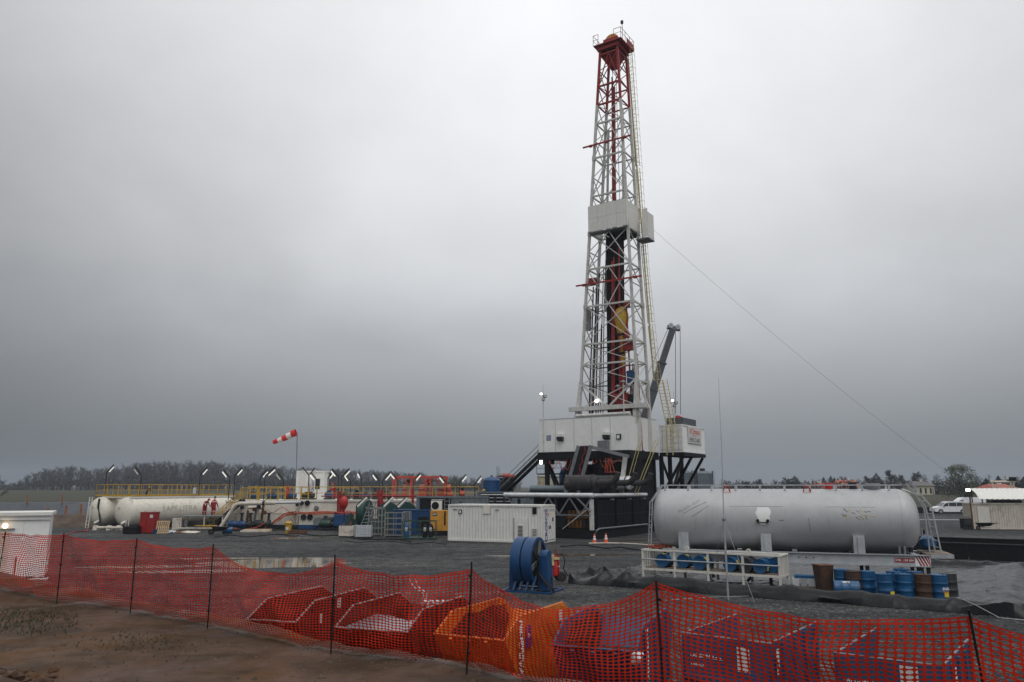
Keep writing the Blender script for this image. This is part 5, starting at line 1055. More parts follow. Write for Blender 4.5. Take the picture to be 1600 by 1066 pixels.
# IBC tote, steel crate
q = G(567, 842); ib = thing('tote_tank', 'white plastic tote tank in a wire cage', 'tote tank', q); w, h, d_ = .68, 1.05, .95
box('pallet', 'dark_steel', ib, -w, w, -.05, d_, .03, .16); b = MB().box(-w + .06, w - .06, .02, d_ - .08, .17, h); b.obj('bottle', 'ibc_white', ib); tube('lid', 'black', ib, (0, .4, h), (0, .4, h + .06), .12)
for i in range(7): x = -w + 2 * w * i / 6; tube('cage_bar', 'galv', ib, (x, -.04, .16), (x, -.04, h + .06), .014, 5)
for i in range(5): z = .2 + i * .22; tube('cage_bar', 'galv', ib, (-w, -.055, z), (w, -.055, z), .014, 5); tube('cage_bar', 'galv', ib, (-w, -.04, z), (-w, d_, z), .014, 5); tube('cage_bar', 'galv', ib, (w, -.04, z), (w, d_, z), .014, 5)
q = G(540, 840); cr_ = thing('steel_crate', 'rusty white steel crate full of scrap beside the tote tank', 'crate', q)
for a in ((-.6, .6, 0, .05), (-.6, .6, .95, 1.0)): box('side', 'old_white', cr_, *a, .12, .95)
for a in ((-.6, -.55), (.55, .6)): box('side', 'old_white', cr_, *a, .055, .945, .12, .95)
for a in ((-.55, -.4), (.4, .55)): box('foot', 'dark_steel', cr_, *a, .05, .95, .02, .12)
for i in range(7): MB().bar((-.45 + i * .14, .3, .8), (-.4 + i * .13 + .1 * (i % 3 - 1), .5, 1.05 + .12 * (i % 3)), .09).obj('scrap', 'rust' if i % 2 else 'dark_steel', cr_)
t = thing('hoop_stand', 'small dark upright hoop standing over the scrap crate', 'stand', (q.x - .45, q.y + 1.2, 0)); MB().path([(0, 0, .03), (0, 0, 2.0), (.6, 0, 2.0), (.6, 0, .03)], .06, 6).obj('hoop', 'dark_steel', t)

# traffic cones
for px, py, lab in ((929, 849, 'orange traffic cone nearer the white container'), (947, 848, 'orange traffic cone nearer the silver tank')):
    q = G(px, py); t = thing('traffic_cone', lab, 'traffic cone', q, 0, 'traffic cones'); box('base', 'cone_orange', t, -.2, .2, -.2, .2, .01, .05)
    MB().lathe([(.05, .15), (.25, .12)], (0, 0, 0), (0, 0, 1), 14).obj('cone', 'cone_orange', t); MB().lathe([(.25, .121), (.38, .10)], (0, 0, 0), (0, 0, 1), 14).obj('band', 'text_white', t); MB().lathe([(.38, .10), (.45, .085)], (0, 0, 0), (0, 0, 1), 14).obj('cone', 'cone_orange', t); MB().lathe([(.45, .086), (.55, .065)], (0, 0, 0), (0, 0, 1), 14).obj('band', 'text_white', t); MB().lathe([(.55, .065), (.7, .035), (.7, 0)], (0, 0, 0), (0, 0, 1), 14).obj('cone', 'cone_orange', t)

# ------------------------------------------------------------------ blue hose reel and fire extinguisher trolley
q = G(828, 923); rl = thing('hose_reel', 'big blue steel reel on slanted blue legs standing on the gravel', 'reel', (q.x, q.y, 0), R(-24)); RR, zc_ = .96, 1.18
for y0, nm in ((-.75, 0), (-.12, 1)):
    pass
for x0, x1 in ((-.62, -.10), (-.02, .50)):
    MB().lathe([(x0, RR * .86), (x0, RR), (x1, RR), (x1, RR * .86), (x0, RR * .86)], (0, 0, zc_), (1, 0, 0), 40).obj('drum_band', 'blue', rl)
MB().lathe([(-.12, .2), (-.12, RR * .95), (0, RR * .95), (0, .2)], (0, 0, zc_), (1, 0, 0), 36).obj('core_disc', 'black_steel', rl)
MB().lathe([(.44, .22), (.44, RR * .86), (.30, RR * .86), (.30, .22)], (0, 0, zc_), (1, 0, 0), 36).obj('side_disc', 'dark_steel', rl)
for i in range(6): a = i * pi / 3 + .3; MB().bar((.47, cos(a) * .2, zc_ + sin(a) * .2), (.47, cos(a) * .88, zc_ + sin(a) * .88), .2, .05, (1, 0, 0)).obj('spoke', 'grey_steel' if i % 2 else 'dark_steel', rl)
tube('hub', 'dark_steel', rl, (-.95, 0, zc_), (1.0, 0, zc_), .16, 14)
for y in (-.62, .62):
    for i in range(4): MB().bar((-.55 + i * .33, y * 1.15, .08), (-.42 + i * .33, y * .75, .62), .1, .05, (0, 1, 0)).obj('leg', 'blue', rl)
MB().hull8([Vector(v) for v in ((.62, -.35, .06), (1.12, -.35, .06), (1.12, .35, .06), (.62, .35, .06), (.66, -.26, zc_ + .2), (1.06, -.26, zc_ + .2), (1.06, .26, zc_ + .2), (.66, .26, zc_ + .2))]).obj('gearbox', 'blue', rl); MB().lathe([(0, 0), (0, .27), (.4, .27), (.4, 0)], (.66, 0, zc_ + .18), (1, 0, 0), 20).obj('gearbox_cap', 'blue', rl)
MB().hull8([Vector(v) for v in ((-1.0, -.3, .06), (-.72, -.3, .06), (-.72, .3, .06), (-1.0, .3, .06), (-.98, -.24, zc_ + .1), (-.74, -.24, zc_ + .1), (-.74, .24, zc_ + .1), (-.98, .24, zc_ + .1))]).obj('bearing_post', 'blue', rl); MB().lathe([(0, 0), (0, .25), (.25, .25), (.25, 0)], (-.98, 0, zc_ + .1), (1, 0, 0), 20).obj('bearing_cap', 'blue', rl)
for y in (-.8, .72): box('skid', 'blue', rl, -1.25, 1.45, y, y + .1, .01, .07)
for x in (-1.2, 1.3): box('skid', 'blue', rl, x, x + .1, -.69, .71, .012, .065)
for k in range(6): MB().path([(.56 + .03 * k + .1 * sin(pi * t), -.32 - .05 * k - .15 * sin(pi * t), zc_ + .2 - (1.0 + .06 * k) * sin(pi * t) ** .8 + .25 * (t - .5) * k * .2) for t in [i / 14 for i in range(15)]], .022, 5).obj('hose_loop', 'black', rl)
for k in range(3): MB().path([(.6 + .9 * t, -.42 - .03 * k, zc_ - .1 - .95 * t ** .6 - .03 * k) for t in [i / 8 for i in range(9)]] + [(1.35 - .05 * k, -.3, .25 + .1 * k), (1.25, -.2, .6)], .022, 5).obj('hose_loop', 'black', rl)
rl.scale = (.82, .96, 1)
q = G(868, 908); fx = thing('fire_trolley', 'red fire extinguisher on a wheeled trolley behind the blue reel', 'fire extinguisher', (q.x, q.y, 0), R(15))
MB().lathe([(0, 0), (0, .15), (.05, .19), (.75, .19), (.88, .1), (.95, .05), (.98, .05), (.98, 0)], (0, 0, .2), (0, 0, 1), 18).obj('cylinder', 'bright_red', fx); box('label_plate', 'paper', fx, .05, .15, -.2, -.17, .62, .68)
for y in (.24, -.3): MB().lathe([(0, .06), (0, .2), (.06, .2), (.06, .06)], (.22, y, .2), (0, 1, 0), 16).obj('wheel', 'rubber', fx)
MB().path([(.1, -.2, .3), (.05, -.2, 1.3), (.05, .0, 1.42), (.05, .2, 1.3), (.1, .2, .3)], .02, 6).obj('handle', 'red', fx); MB().bar((.1, 0, .35), (.55, .1, .1), .05).obj('strut', 'bright_red', fx)
MB().path([(-.05, -.1, 1.15), (.25, -.25, 1.2), (.38, -.25, .9), (.3, -.25, .55), (.5, -.2, .25), (.75, -.2, .15)], .025, 6).obj('hose', 'black', fx); box('nozzle', 'ladder_yellow', fx, -.3, -.12, -.2, -.1, .7, 1.15); box('horn', 'ladder_yellow', fx, -.14, .12, -.24, -.16, .95, 1.05)

# ------------------------------------------------------------------ lined bund with the silver tank
E1, E2_ = Vector((.835, -.55)), Vector((.55, .835)); B0 = Vector((2.45, 35.3)); BL, BD = 17.6, 17.0
def bz(a, b):
    e = min(a, BL - a, b, BD - b); w = noise.fractal(Vector((a * .9, b * .9, 2)), 1, 2, 4)
    rdg = lambda x_, y_, s: max(0, 1 - 3.2 * abs(noise.noise(Vector((x_, y_, s))))) ** 2
    near = max(0, 1 - a / 4.5) * max(0, 1 - b / 6)
    fold = .03 * noise.fractal(Vector((a * 1.4 + .8 * b, b * 1.1, 7)), .8, 2.2, 3) + (.055 + .3 * near) * rdg(a * .55 - b * .5, b * .35 + a * .2, 3) + (.035 + .22 * near) * rdg(a * .3 + b * .9, b * .4 - a * .9, 21)
    rise = .36 * math.exp(-((min(a, b, BD - b) - .5) / .36) ** 2); rr_ = BL - a
    rise = max(rise, .34 * math.exp(-((rr_ - 1.1) / (.55 if rr_ < 1.1 else 1.5)) ** 2) * (min(1, rr_ / .4)))
    if a < 3.0: rise *= .45 + .18 * a
    return max(.012, .05 + rise + fold * (.8 + rise) + .04 * w * (e > .1)) if e > .03 else .012
ln = MB(); na_, nb_ = 250, 210
for j in range(nb_ + 1):
    for i in range(na_ + 1):
        a, b = BL * i / na_, BD * j / nb_; wob = .22 * noise.noise(Vector((a * .5, b * .5, 11)))
        p = B0 + E1 * (a + wob * (1 if i in (0, na_) else .6)) + E2_ * (b + wob * (1.3 if j == 0 else .6)); ln.v.append(Vector((p.x, p.y, bz(a, b))))
for j in range(nb_):
    for i in range(na_): k = j * (na_ + 1) + i; ln.f.append((k, k + 1, k + na_ + 2, k + na_ + 1))
ln.obj('bund_liner', 'liner', label='wrinkled black plastic liner spread in a raised-edge bund under the silver tank', cat='liner', smooth=60)
rp3 = MB().path([Vector((*(B0 + E1 * a + E2_ * b), bz(a, b) + .02)) for a, b in ((9.2, .9), (9.8, .95), (10.6, 1.0), (11.4, 1.0), (12.2, 1.3))], .012, 5).obj('rope', 'galv', label='pale rope lying along the front lip of the liner', cat='rope')
MB().path([Vector((*(B0 + E1 * a + E2_ * b), max(.03, bz(a, b) + .02))) for a, b in ((13.6, 1.6), (14.4, 1.2), (15.0, .6), (15.5, .1), (16.2, -.5), (17.5, -.7), (20, -.6))], .013, 5).obj('rope', 'galv', label='white rope running over the liner corner onto the gravel', cat='rope')
MB().path([G(1040 + 130 * t, 938 - 6 * t * t - 3 * sin(t * 3), .1 + .35 * t) for t in [i / 10 for i in range(11)]], .01, 5).obj('rope', 'galv', label='thin white line stretched before the drum rack and antenna foot', cat='rope')

# the silver tank on its skid
TL, TR_ = Vector((7.25, 37.3)), Vector((16.75, 34.2)); tang = math.atan2(TR_.y - TL.y, TR_.x - TL.x); TLn = (TR_ - TL).length; zt, tr = 2.76, 1.33
sk = thing('silver_tank', 'long silver horizontal tank with ladders, on a grey skid in the black bund', 'storage tank', (TL.x, TL.y, 0), tang)
cap = .5; cap2 = .78
prof = [(-cap * cos(a), tr * sin(a) ** .8) for a in [pi / 2 * i / 10 for i in range(11)]] + [(TLn * i / 8, tr) for i in range(1, 8)] + [(TLn + cap2 * sin(a), tr * cos(a) ** .62 if i < 10 else 0) for i, a in enumerate([pi / 2 * i / 10 for i in range(11)])]
shell = MB().lathe(prof, (0, 0, zt), (1, 0, 0), 64).obj('shell', 'silver', sk, smooth=50)
for x in (0.02, TLn * .36, TLn * .7, TLn - .02): MB().lathe([(0, tr + .0), (.0, tr + .008), (.03, tr + .008), (.03, tr)], (x, 0, zt), (1, 0, 0), 64).obj('weld_band', 'silver', shell)
for x0, x1 in ((3.0, 5.3), (7.0, 9.0)): tube('weld_line', 'silver_trim', shell, (x0, -tr * .9, zt + tr * .44), (x1, -tr * .9, zt + tr * .44), .012, 5)
# worn marks scratched on the paint
def mark(x, z, pts, r_, m='rust'):
    dz = z - zt; y = -math.sqrt(max(.01, tr * tr - dz * dz)) - .006
    MB().path([(x + a, -math.sqrt(max(.01, tr * tr - (dz + b) ** 2)) - .004, z + b) for a, b in pts], r_, 4).obj('scratch', m, shell)
mark(1.0, 3.0, [(0, 0), (.5, .28), (1.0, .5)], .012, 'board'); mark(1.35, 2.85, [(0, 0), (.35, .22), (.75, .5)], .01, 'board')
rs = random.Random(8)
for i in range(14): mark(.8 + i * .07, 3.02 + i * .038, [(0, 0), (rs.uniform(-.05, .05), rs.uniform(.04, .14))], .008, 'board')
for i in range(22): mark(8.2 + rs.gauss(0, .35), 3.05 + rs.gauss(0, .14), [(0, 0), (rs.uniform(.04, .2), rs.uniform(-.12, -.02))], .010, 'board' if i % 3 else 'label_yellow')
mark(6.3, 2.55, [(0, .3), (.02, 0), (.06, -.25)], .008, 'dark_steel'); mark(5.2, 2.75, [(-.1, 0), (0, -.03), (.1, .02)], .01, 'dark_steel')
# pale painted patch with two lugs
for i, (xx, zz, w, h) in enumerate(((4.35, 2.98, .55, .34), (4.42, 2.42, .34, .5))):
    MB().lathe([(xx - w / 2, tr + .004), (xx + w / 2, tr + .004)], (0, 0, zt), (1, 0, 0), 6, pi + math.asin((zz - h / 2 - zt) / tr) * -1 if False else 0, .001) if False else None
pt = MB()
for i in range(9):
    for j in range(7):
        t_ = i / 8 - .5; b = 2.55 + .75 * j / 6; w = .30 * (1 - (abs(j - 4) / 4) ** 2 * .55) + .04 * sin(i * 3 + j * 2); pt.v.append(Vector((4.45 + 2 * w * t_, -math.sqrt(tr * tr - (b - zt) ** 2) - .004, b)))
for i in range(8):
    for j in range(6): pt.f.append((i * 7 + j, (i + 1) * 7 + j, (i + 1) * 7 + j + 1, i * 7 + j + 1))
pt.obj('paint_patch', 'white_clean', shell)
for x in (4.2, 4.62): tube('lug', 'black', shell, (x, -tr - .12, 2.72), (x, -tr + .1, 2.72), .07, 10)
tube('lug_bar', 'black', shell, (4.2, -tr - .06, 2.64), (4.62, -tr - .06, 2.64), .03, 6)
box('notice', 'paper', shell, TLn + .70, TLn + .705, -.75, -.45, 2.75, 3.2); box('gauge', 'black', shell, TLn + .86, TLn + .95, -.3, -.12, 2.2, 2.38); box('gauge_plate', 'paper', shell, TLn + .84, TLn + .858, -.36, -.06, 2.15, 2.44)
# saddles
for x in (.95, 4.5, TLn - 1.75):
    s_ = MB().prism([(x - .22, -tr * .98, 1.42), (x + .22, -tr * .98, 1.42), (x + .22, -tr * .98, 2.15), (x - .22, -tr * .98, 2.15)], (0, .9, 0)).obj('saddle', 'silver_trim', sk); box('saddle_web', 'silver_trim', sk, x - .06, x + .06, -tr * .98 - .06, -tr * .98 - .002, 1.42, 2.1)
    MB().box(x - .25, x + .25, -tr * .98 + .9, tr * .9, 1.42, 1.7).obj('saddle', 'silver_trim', sk)
# top gangway rail, lifting eyes, hatches
MB().bar((-.1, -.45, zt + tr + .17), (TLn + .2, -.45, zt + tr + .17), .07, .05).obj('top_rail', 'silver_trim', sk); MB().bar((-.1, .5, zt + tr + .17), (TLn + .2, .5, zt + tr + .17), .07, .05).obj('top_rail', 'silver_trim', sk)
for i in range(10): x = .1 + (TLn - .4) * i / 9; box('rail_post', 'silver_trim', sk, x - .04, x + .04, -.49, -.41, zt + tr * .9, zt + tr + .145); box('rail_post', 'silver_trim', sk, x - .04, x + .04, .46, .54, zt + tr * .9, zt + tr + .145)
for x in (2.9, 6.35): 
    e = MB().path([(x - .17, -.55, zt + tr * .86), (x - .08, -.53, zt + tr + .12), (x + .08, -.53, zt + tr + .12), (x + .17, -.55, zt + tr * .86)], .035, 6).obj('lifting_eye', 'bright_red', sk); MB().box(x - .2, x + .2, -.66, -.56, zt + tr * .80, zt + tr * .88).obj('eye_foot', 'bright_red', e)
for x, m, h in ((7.3, 'bright_red', .22), (8.3, 'dark_steel', .26), (9.1, 'grey_steel', .2)): o = tube('hatch', m, sk, (x, 0, zt + tr - .02), (x, 0, zt + tr + h), .16 if m != 'grey_steel' else .32, 14); tube('hatch_bar', m, o, (x - .3, 0, zt + tr + h + .02), (x + .3, 0, zt + tr + h + .02), .025, 6)
# ladders at both ends
ladder(sk, (-.75, -.55, .5), (-.55, -.55, 3.5), .36, 'silver_trim', .28, (.5, -1, 0), .025, False); ladder(sk, (-.55, -.55, 3.5), (.0, -.55, zt + tr + .17), .36, 'silver_trim', .28, (.3, -1, 0), .025, False)
ladder(sk, (TLn + 1.35, -.55, 1.42), (TLn + 1.15, -.55, 3.35), .34, 'silver_trim', .27, (.6, -1, 0), .025, False); ladder(sk, (TLn + 1.15, -.55, 3.35), (TLn + .5, -.55, zt + tr + .2), .34, 'silver_trim', .27, (.6, -1, 0), .025, False)
MB().path([(TLn + .2, -.4, zt + tr), (TLn + .7, -.4, zt + tr - .2), (TLn + 1.0, -.4, zt + .5), (TLn + 1.05, -.4, 1.45)], .035, 6).obj('vent_line', 'silver_trim', sk)
# skid frame
for y in (-1.28, 1.16):
    box('skid_beam', 'silver_trim', sk, .3, TLn + .9, y, y + .03, .98, 1.40)
    for z in (.96, 1.402): box('beam_flange', 'silver_trim', sk, .3, TLn + .9, y - .09, y + .12, z - .02, z + .012)
for i in range(5): box('cross_member', 'silver_trim', sk, .8 + i * 2.4, 1.0 + i * 2.4, -1.24, 1.15, 1.05, 1.36)
box('end_platform', 'board', sk, TLn + .75, TLn + 1.75, -1.3, .9, 1.42, 1.47); box('platform_edge', 'silver_trim', sk, TLn + .92, TLn + 1.77, -1.33, -1.31, 1.3, 1.46)
for i, x in enumerate((5.8, 6.1, 6.4)): tube('bolt_hole', 'black', sk, (x, -1.3, 1.2), (x, -1.275, 1.2), .03, 8)
sgn = box('load_sign', 'red', sk, TLn - .45, TLn + .3, -1.293, -1.285, 1.1, 1.27); text('lettering', 'SWL 150 kN', .13, 'text_white', sgn, (TLn - .08, -1.295, 1.185), (R(90), 0, 0), 1.0, .002)
hz_ = box('hazard_plate', 'text_white', sk, TLn + .33, TLn + .9, -1.293, -1.285, .98, 1.38)
for i in range(5):
    x = TLn + .33 + i * .115; MB().prism([(max(TLn + .33, x - .02), -1.2945, 1.38), (x + .05, -1.2945, 1.38), (min(TLn + .9, x + .25), -1.2945, .98), (min(TLn + .9, x + .18), -1.2945, .98)], (0, .001, 0)).obj('hazard_stripe', 'red', hz_)
for x in (2.0, 4.6, TLn - 1.5, TLn + .55, TLn + .8): 
    for y in (-1.2, 1.1): box('stand_leg', 'dark_steel', sk, x - .07, x + .07, y - .07, y + .07, .06, .955)
MB().bar((3.6, -1.2, .1), (4.4, -1.2, .95), .12).obj('stand_brace', 'dark_steel', sk); MB().bar((2.2, -1.1, .4), (4.4, -1.1, .75), .09).obj('stand_brace', 'dark_steel', sk)
pu = MB().lathe([(0, 0), (0, .3), (.3, .36), (.5, .2), (.6, 0)], (TLn + 1.1, .1, 1.6), (0, .4, 1), 14).obj('wrapped_pump', 'drum_blue', sk); tube('valve', 'dark_steel', sk, (TLn + .3, -.6, 1.45), (TLn + .3, -.6, 2.0), .09); tube('valve_wheel', 'grey_steel', sk, (TLn + .3, -.75, 1.8), (TLn + .3, -.7, 1.8), .13, 12)
for x in (TLn - .2, TLn + .0): tube('drain', 'grey_steel', sk, (x, -1.1, 1.42), (x, -1.1, 1.75), .05)
MB().path([(-.2, -1.0, 1.4), (.05, -1.2, 1.3), (.3, -1.25, 1.0), (.35, -1.4, .35)], .05, 6).obj('hose', 'black', sk)

# drums
def drumproto(m, name='oil_drum'):
    t = thing(name, 'drum', 'drum', (0, 0, -50)); r_ = .29; pr = [(0, 0), (.012, r_ - .02), (0, r_ + .004), (.02, r_ + .006), (.03, r_)]
    for z in (.29, .585): pr += [(z - .03, r_), (z - .012, r_ + .012), (z + .012, r_ + .012), (z + .03, r_)]
    for k in range(4): z = .66 + k * .04; pr += [(z, r_), (z + .015, r_ + .004), (z + .03, r_)]
    pr += [(.85, r_), (.86, r_ + .006), (.88, r_ + .004), (.868, r_ - .02), (.868, 0)]
    MB().lathe(pr, (0, 0, 0), (0, 0, 1), 28).obj('body', m, t); tube('bung', 'dark_steel', t, (.17, 0, .866), (.17, 0, .885), .035, 10); return t
DP = {m: drumproto(m) for m in ('drum_blue', 'drum_dark', 'drum_rust')}; used = set()
def drum(m, loc, rot, label, group=None):
    src = DP[m]
    if m in used: t = dup(src, loc, None, label)
    else: used.add(m); t = src; t.location = loc; t['label'] = label
    t.rotation_euler = rot
    if group: t['group'] = group
    return t
def lin(x, y):
    p = Vector((x, y)) - B0; a, b = p.dot(E1), p.dot(E2_); return bz(a, b) if 0 < a < BL and 0 < b < BD else 0
GD = 'drums standing at the bund edge'
def stood(px, Y, m, label, tilt=0.0, yaw=0.0):
    Y -= .55
    x = P(px, 930, Y).x; return drum(m, (x, Y, .13), (R(tilt * .4), R(tilt), R(yaw)), label, GD)
d1 = stood(1385, 30.2, 'drum_blue', 'blue drum with a yellow label square, tilted slightly', -2, 10)
box('label_square', 'label_yellow', d1, -.02, .14, -.302, -.285, .12, .27)
stood(1414, 30.15, 'drum_blue', 'blue drum between the yellow-labelled drum and the rusty one', 0, 140); stood(1444, 30.0, 'drum_rust', 'rusty brown drum between two blue drums in the front row', 1, 40)
d2 = stood(1469, 29.9, 'drum_blue', 'blue drum with white and orange lettering at the end of the front row', 0, 5)
text('lettering', 'INA', .14, 'text_white', d2, (.05, -.298, .40), (R(90), 0, R(9)), 1.2, .004); text('lettering', 'MAZIVA', .06, 'text_orange', d2, (.05, -.298, .29), (R(90), 0, R(9)), 1.1, .003)
stood(1484, 30.35, 'drum_dark', 'dark grubby drum behind the end of the front row', 0, 70); stood(1400, 31.0, 'drum_blue', 'blue drum in the second row behind the tilted one', 0, 33); stood(1432, 30.9, 'drum_blue', 'blue drum with a wet lid in the second row', 0, 200)
stood(1357, 31.1, 'drum_blue', 'blue drum with small white stickers beside the tilted drum', 0, 180); stood(1336, 31.2, 'drum_rust', 'brown rusty drum right behind the fallen drum', 0, 90); stood(1318, 31.7, 'drum_blue', 'blue drum half hidden behind the brown drum', 0, 260)
stood(1412, 31.9, 'drum_blue', 'blue drum at the back, under the skid beam', 0, 60)
q = P(1303, 920, 30.2); d3 = drum('drum_blue', (q.x, 30.2, .42), (R(90), 0, R(74)), 'blue drum lying on its side before the standing drums', GD)
text('lettering', 'INA', .15, 'text_white', d3, (-.16, .252, .42), (R(-90), R(90), R(32)), 1.0, .004); box('label_band', 'text_orange', d3, -.2, -.08, .24, .262, .46, .52)
x = P(1287, 900, 31.6).x; rb_ = thing('rusty_bin', 'tall rusty tapered bin under the skid', 'bin', (x, 31.6, .1), R(10)); MB().hull8([Vector(v) for v in ((-.24, -.2, 0), (.24, -.2, 0), (.24, .2, 0), (-.24, .2, 0), (-.31, -.26, 1.02), (.29, -.26, 1.02), (.29, .26, 1.02), (-.31, .26, 1.02))]).obj('body', 'drum_rust', rb_); box('rim', 'rust', rb_, -.33, .31, -.28, .28, 1.023, 1.06)

# white drum rack
ra, rb2 = Vector((5.95, 36.1)), Vector((11.0, 32.75)); rang = math.atan2(rb2.y - ra.y, rb2.x - ra.x); RL = (rb2 - ra).length; RDp = 1.2; rz0 = .12
rk2 = thing('drum_rack', 'long white steel rack holding lying drums beside the silver tank', 'rack', (ra.x, ra.y, rz0), rang)
for y in (0, RDp):
    for i in range(5): x = RL * i / 4; box('post', 'white_rust', rk2, x - .045, x + .045, y - .045, y + .045, 0, 1.22)
    box('top_beam', 'white_rust', rk2, -.06, RL + .06, y - .06, y + .06, 1.222, 1.29); box('shelf_beam', 'white_rust', rk2, -.04, RL + .04, y - .052, y + .052, .38, .47)
    if y == 0: tube('mid_rail', 'galv', rk2, (0, -.07, .86), (RL, -.07, .86), .03, 8)
for x in (0, RL):
    box('end_beam', 'white_rust', rk2, x - .05, x + .05, .062, RDp - .062, 1.225, 1.285); box('end_beam', 'white_rust', rk2, x - .04, x + .04, .055, RDp - .055, .385, .465)
    for i in range(1, 5): y = RDp * i / 5; box('end_bar', 'white_rust', rk2, x - .025, x + .025, y - .025, y + .025, .466, 1.224)
for i in range(7): box('shelf_plank', 'board', rk2, .0, RL, .07 + i * .155, .2 + i * .155, .472, .5)
box('top_plate', 'galv', rk2, RL * .02, RL * .98, RDp * .5, RDp - .07, 1.24, 1.25)
for x in (RL * .33, RL * .78): MB().lathe([(0, .05), (0, .1), (.05, .1), (.05, .05), (0, .05)], (x, .25, 1.38), (0, 1, 0), 16).obj('lifting_eye', 'white_rust', rk2)
Mr = Matrix.Translation((ra.x, ra.y, rz0)) @ Matrix.Rotation(rang, 4, 'Z')
for i, (x, y, m, lab) in enumerate(((.85, .1, 'drum_blue', 'blue drum with dark stained end, nearest the ladder end of the rack'), (1.75, .35, 'drum_blue', 'blue drum pushed back on the rack, second from the ladder end'), (2.62, .02, 'drum_blue', 'blue drum in the middle bay of the rack'), (3.95, .08, 'drum_blue', 'blue drum on the rack just right of the antenna pole'), (4.62, .05, 'drum_dark', 'dark grey drum lying between blue ones on the rack'), (5.25, .0, 'drum_blue', 'blue drum on the rack beside the barred end'), (5.6, .62, 'drum_blue', 'blue drum stacked behind at the barred end of the rack'))):
    p = Mr @ Vector((x, y, .505 + .30)); drum(m, p, (R(-90), R(20 * i), rang), lab, 'drums lying on the white rack')
# orange coil of hose on top of the rack end
oh = thing('hose_coil', 'orange-red hose coil hanging over the far corner of the rack', 'hose', Mr @ Vector((.25, 1.05, 1.29)))
for k in range(6): MB().path([(.3 * cos(a) + .12 * k - .2, .14 * sin(a), .05 + .06 * sin(a * 2 + k)) for a in [2 * pi * i / 14 for i in range(15)]], .03, 5).obj('loop', 'cable_orange', oh)
# clutter under the skid: pallet of white cans
pc = thing('crate_pallet', 'low pallet of pale plastic cans in the shade under the skid', 'pallet', (P(1262, 910, 32.6).x, 32.6, .13), R(-20))
for i in range(3): box('bearer', 'board', pc, -.6, .6, -.3 + i * .28, -.2 + i * .28, 0, .1)
for i in range(4): box('can', 'galv' if i % 2 else 'ibc_white', pc, -.58 + i * .3, -.32 + i * .3, -.28, .2, .103, .4); 
box('tray', 'drum_blue', pc, -.5, .5, -.25, .25, .405, .5)

# antenna mast with guys
ab = G(1138, 938); at_ = P(1131, 812, ab.y); aw = P(1122.5, 590, ab.y); am = thing('antenna_mast', 'thin whip antenna on a guyed pole in front of the silver tank', 'antenna', (ab.x, ab.y, 0))
W2 = lambda p: Vector(p) - Vector((ab.x, ab.y, 0))
tube('pole', 'galv', am, (0, 0, 0), W2(at_), .04, 10); MB().path([W2(at_), W2(at_.lerp(aw, .5)) + Vector((.02, 0, 0)), W2(aw)], [.02, .014, .006], 6).obj('whip', 'galv', am); tube('collar', 'grey_steel', am, W2(at_) - Vector((0, 0, .05)), W2(at_) + Vector((0, 0, .04)), .075, 10)
for px, py in ((1106, 928), (1179, 942)): g_ = G(px, py); tube('guy', 'galv', am, W2(at_), W2((g_.x, g_.y, .02)), .008, 5)

# black open pit box at the right edge
bk = G(1452, 884); bb_ = thing('black_pit_wall', 'long black plank-sided pit wall at the edge of the bund', 'wall', (26.0, 46.6, 0), R(-33))
for i in range(5): box('plank', 'black_steel', bb_, -2.5 + i * 3.2, .66 + i * 3.2, 0, .08, .03, .92)
box('cap', 'dark_steel', bb_, -2.5, 13.5, -.04, .12, .923, .98); box('rear_wall', 'black_steel', bb_, -2.5, 13.5, 2.4, 2.48, .03, 1.1); box('rear_cap', 'dark_steel', bb_, -2.5, 13.5, 2.36, 2.52, 1.103, 1.15)

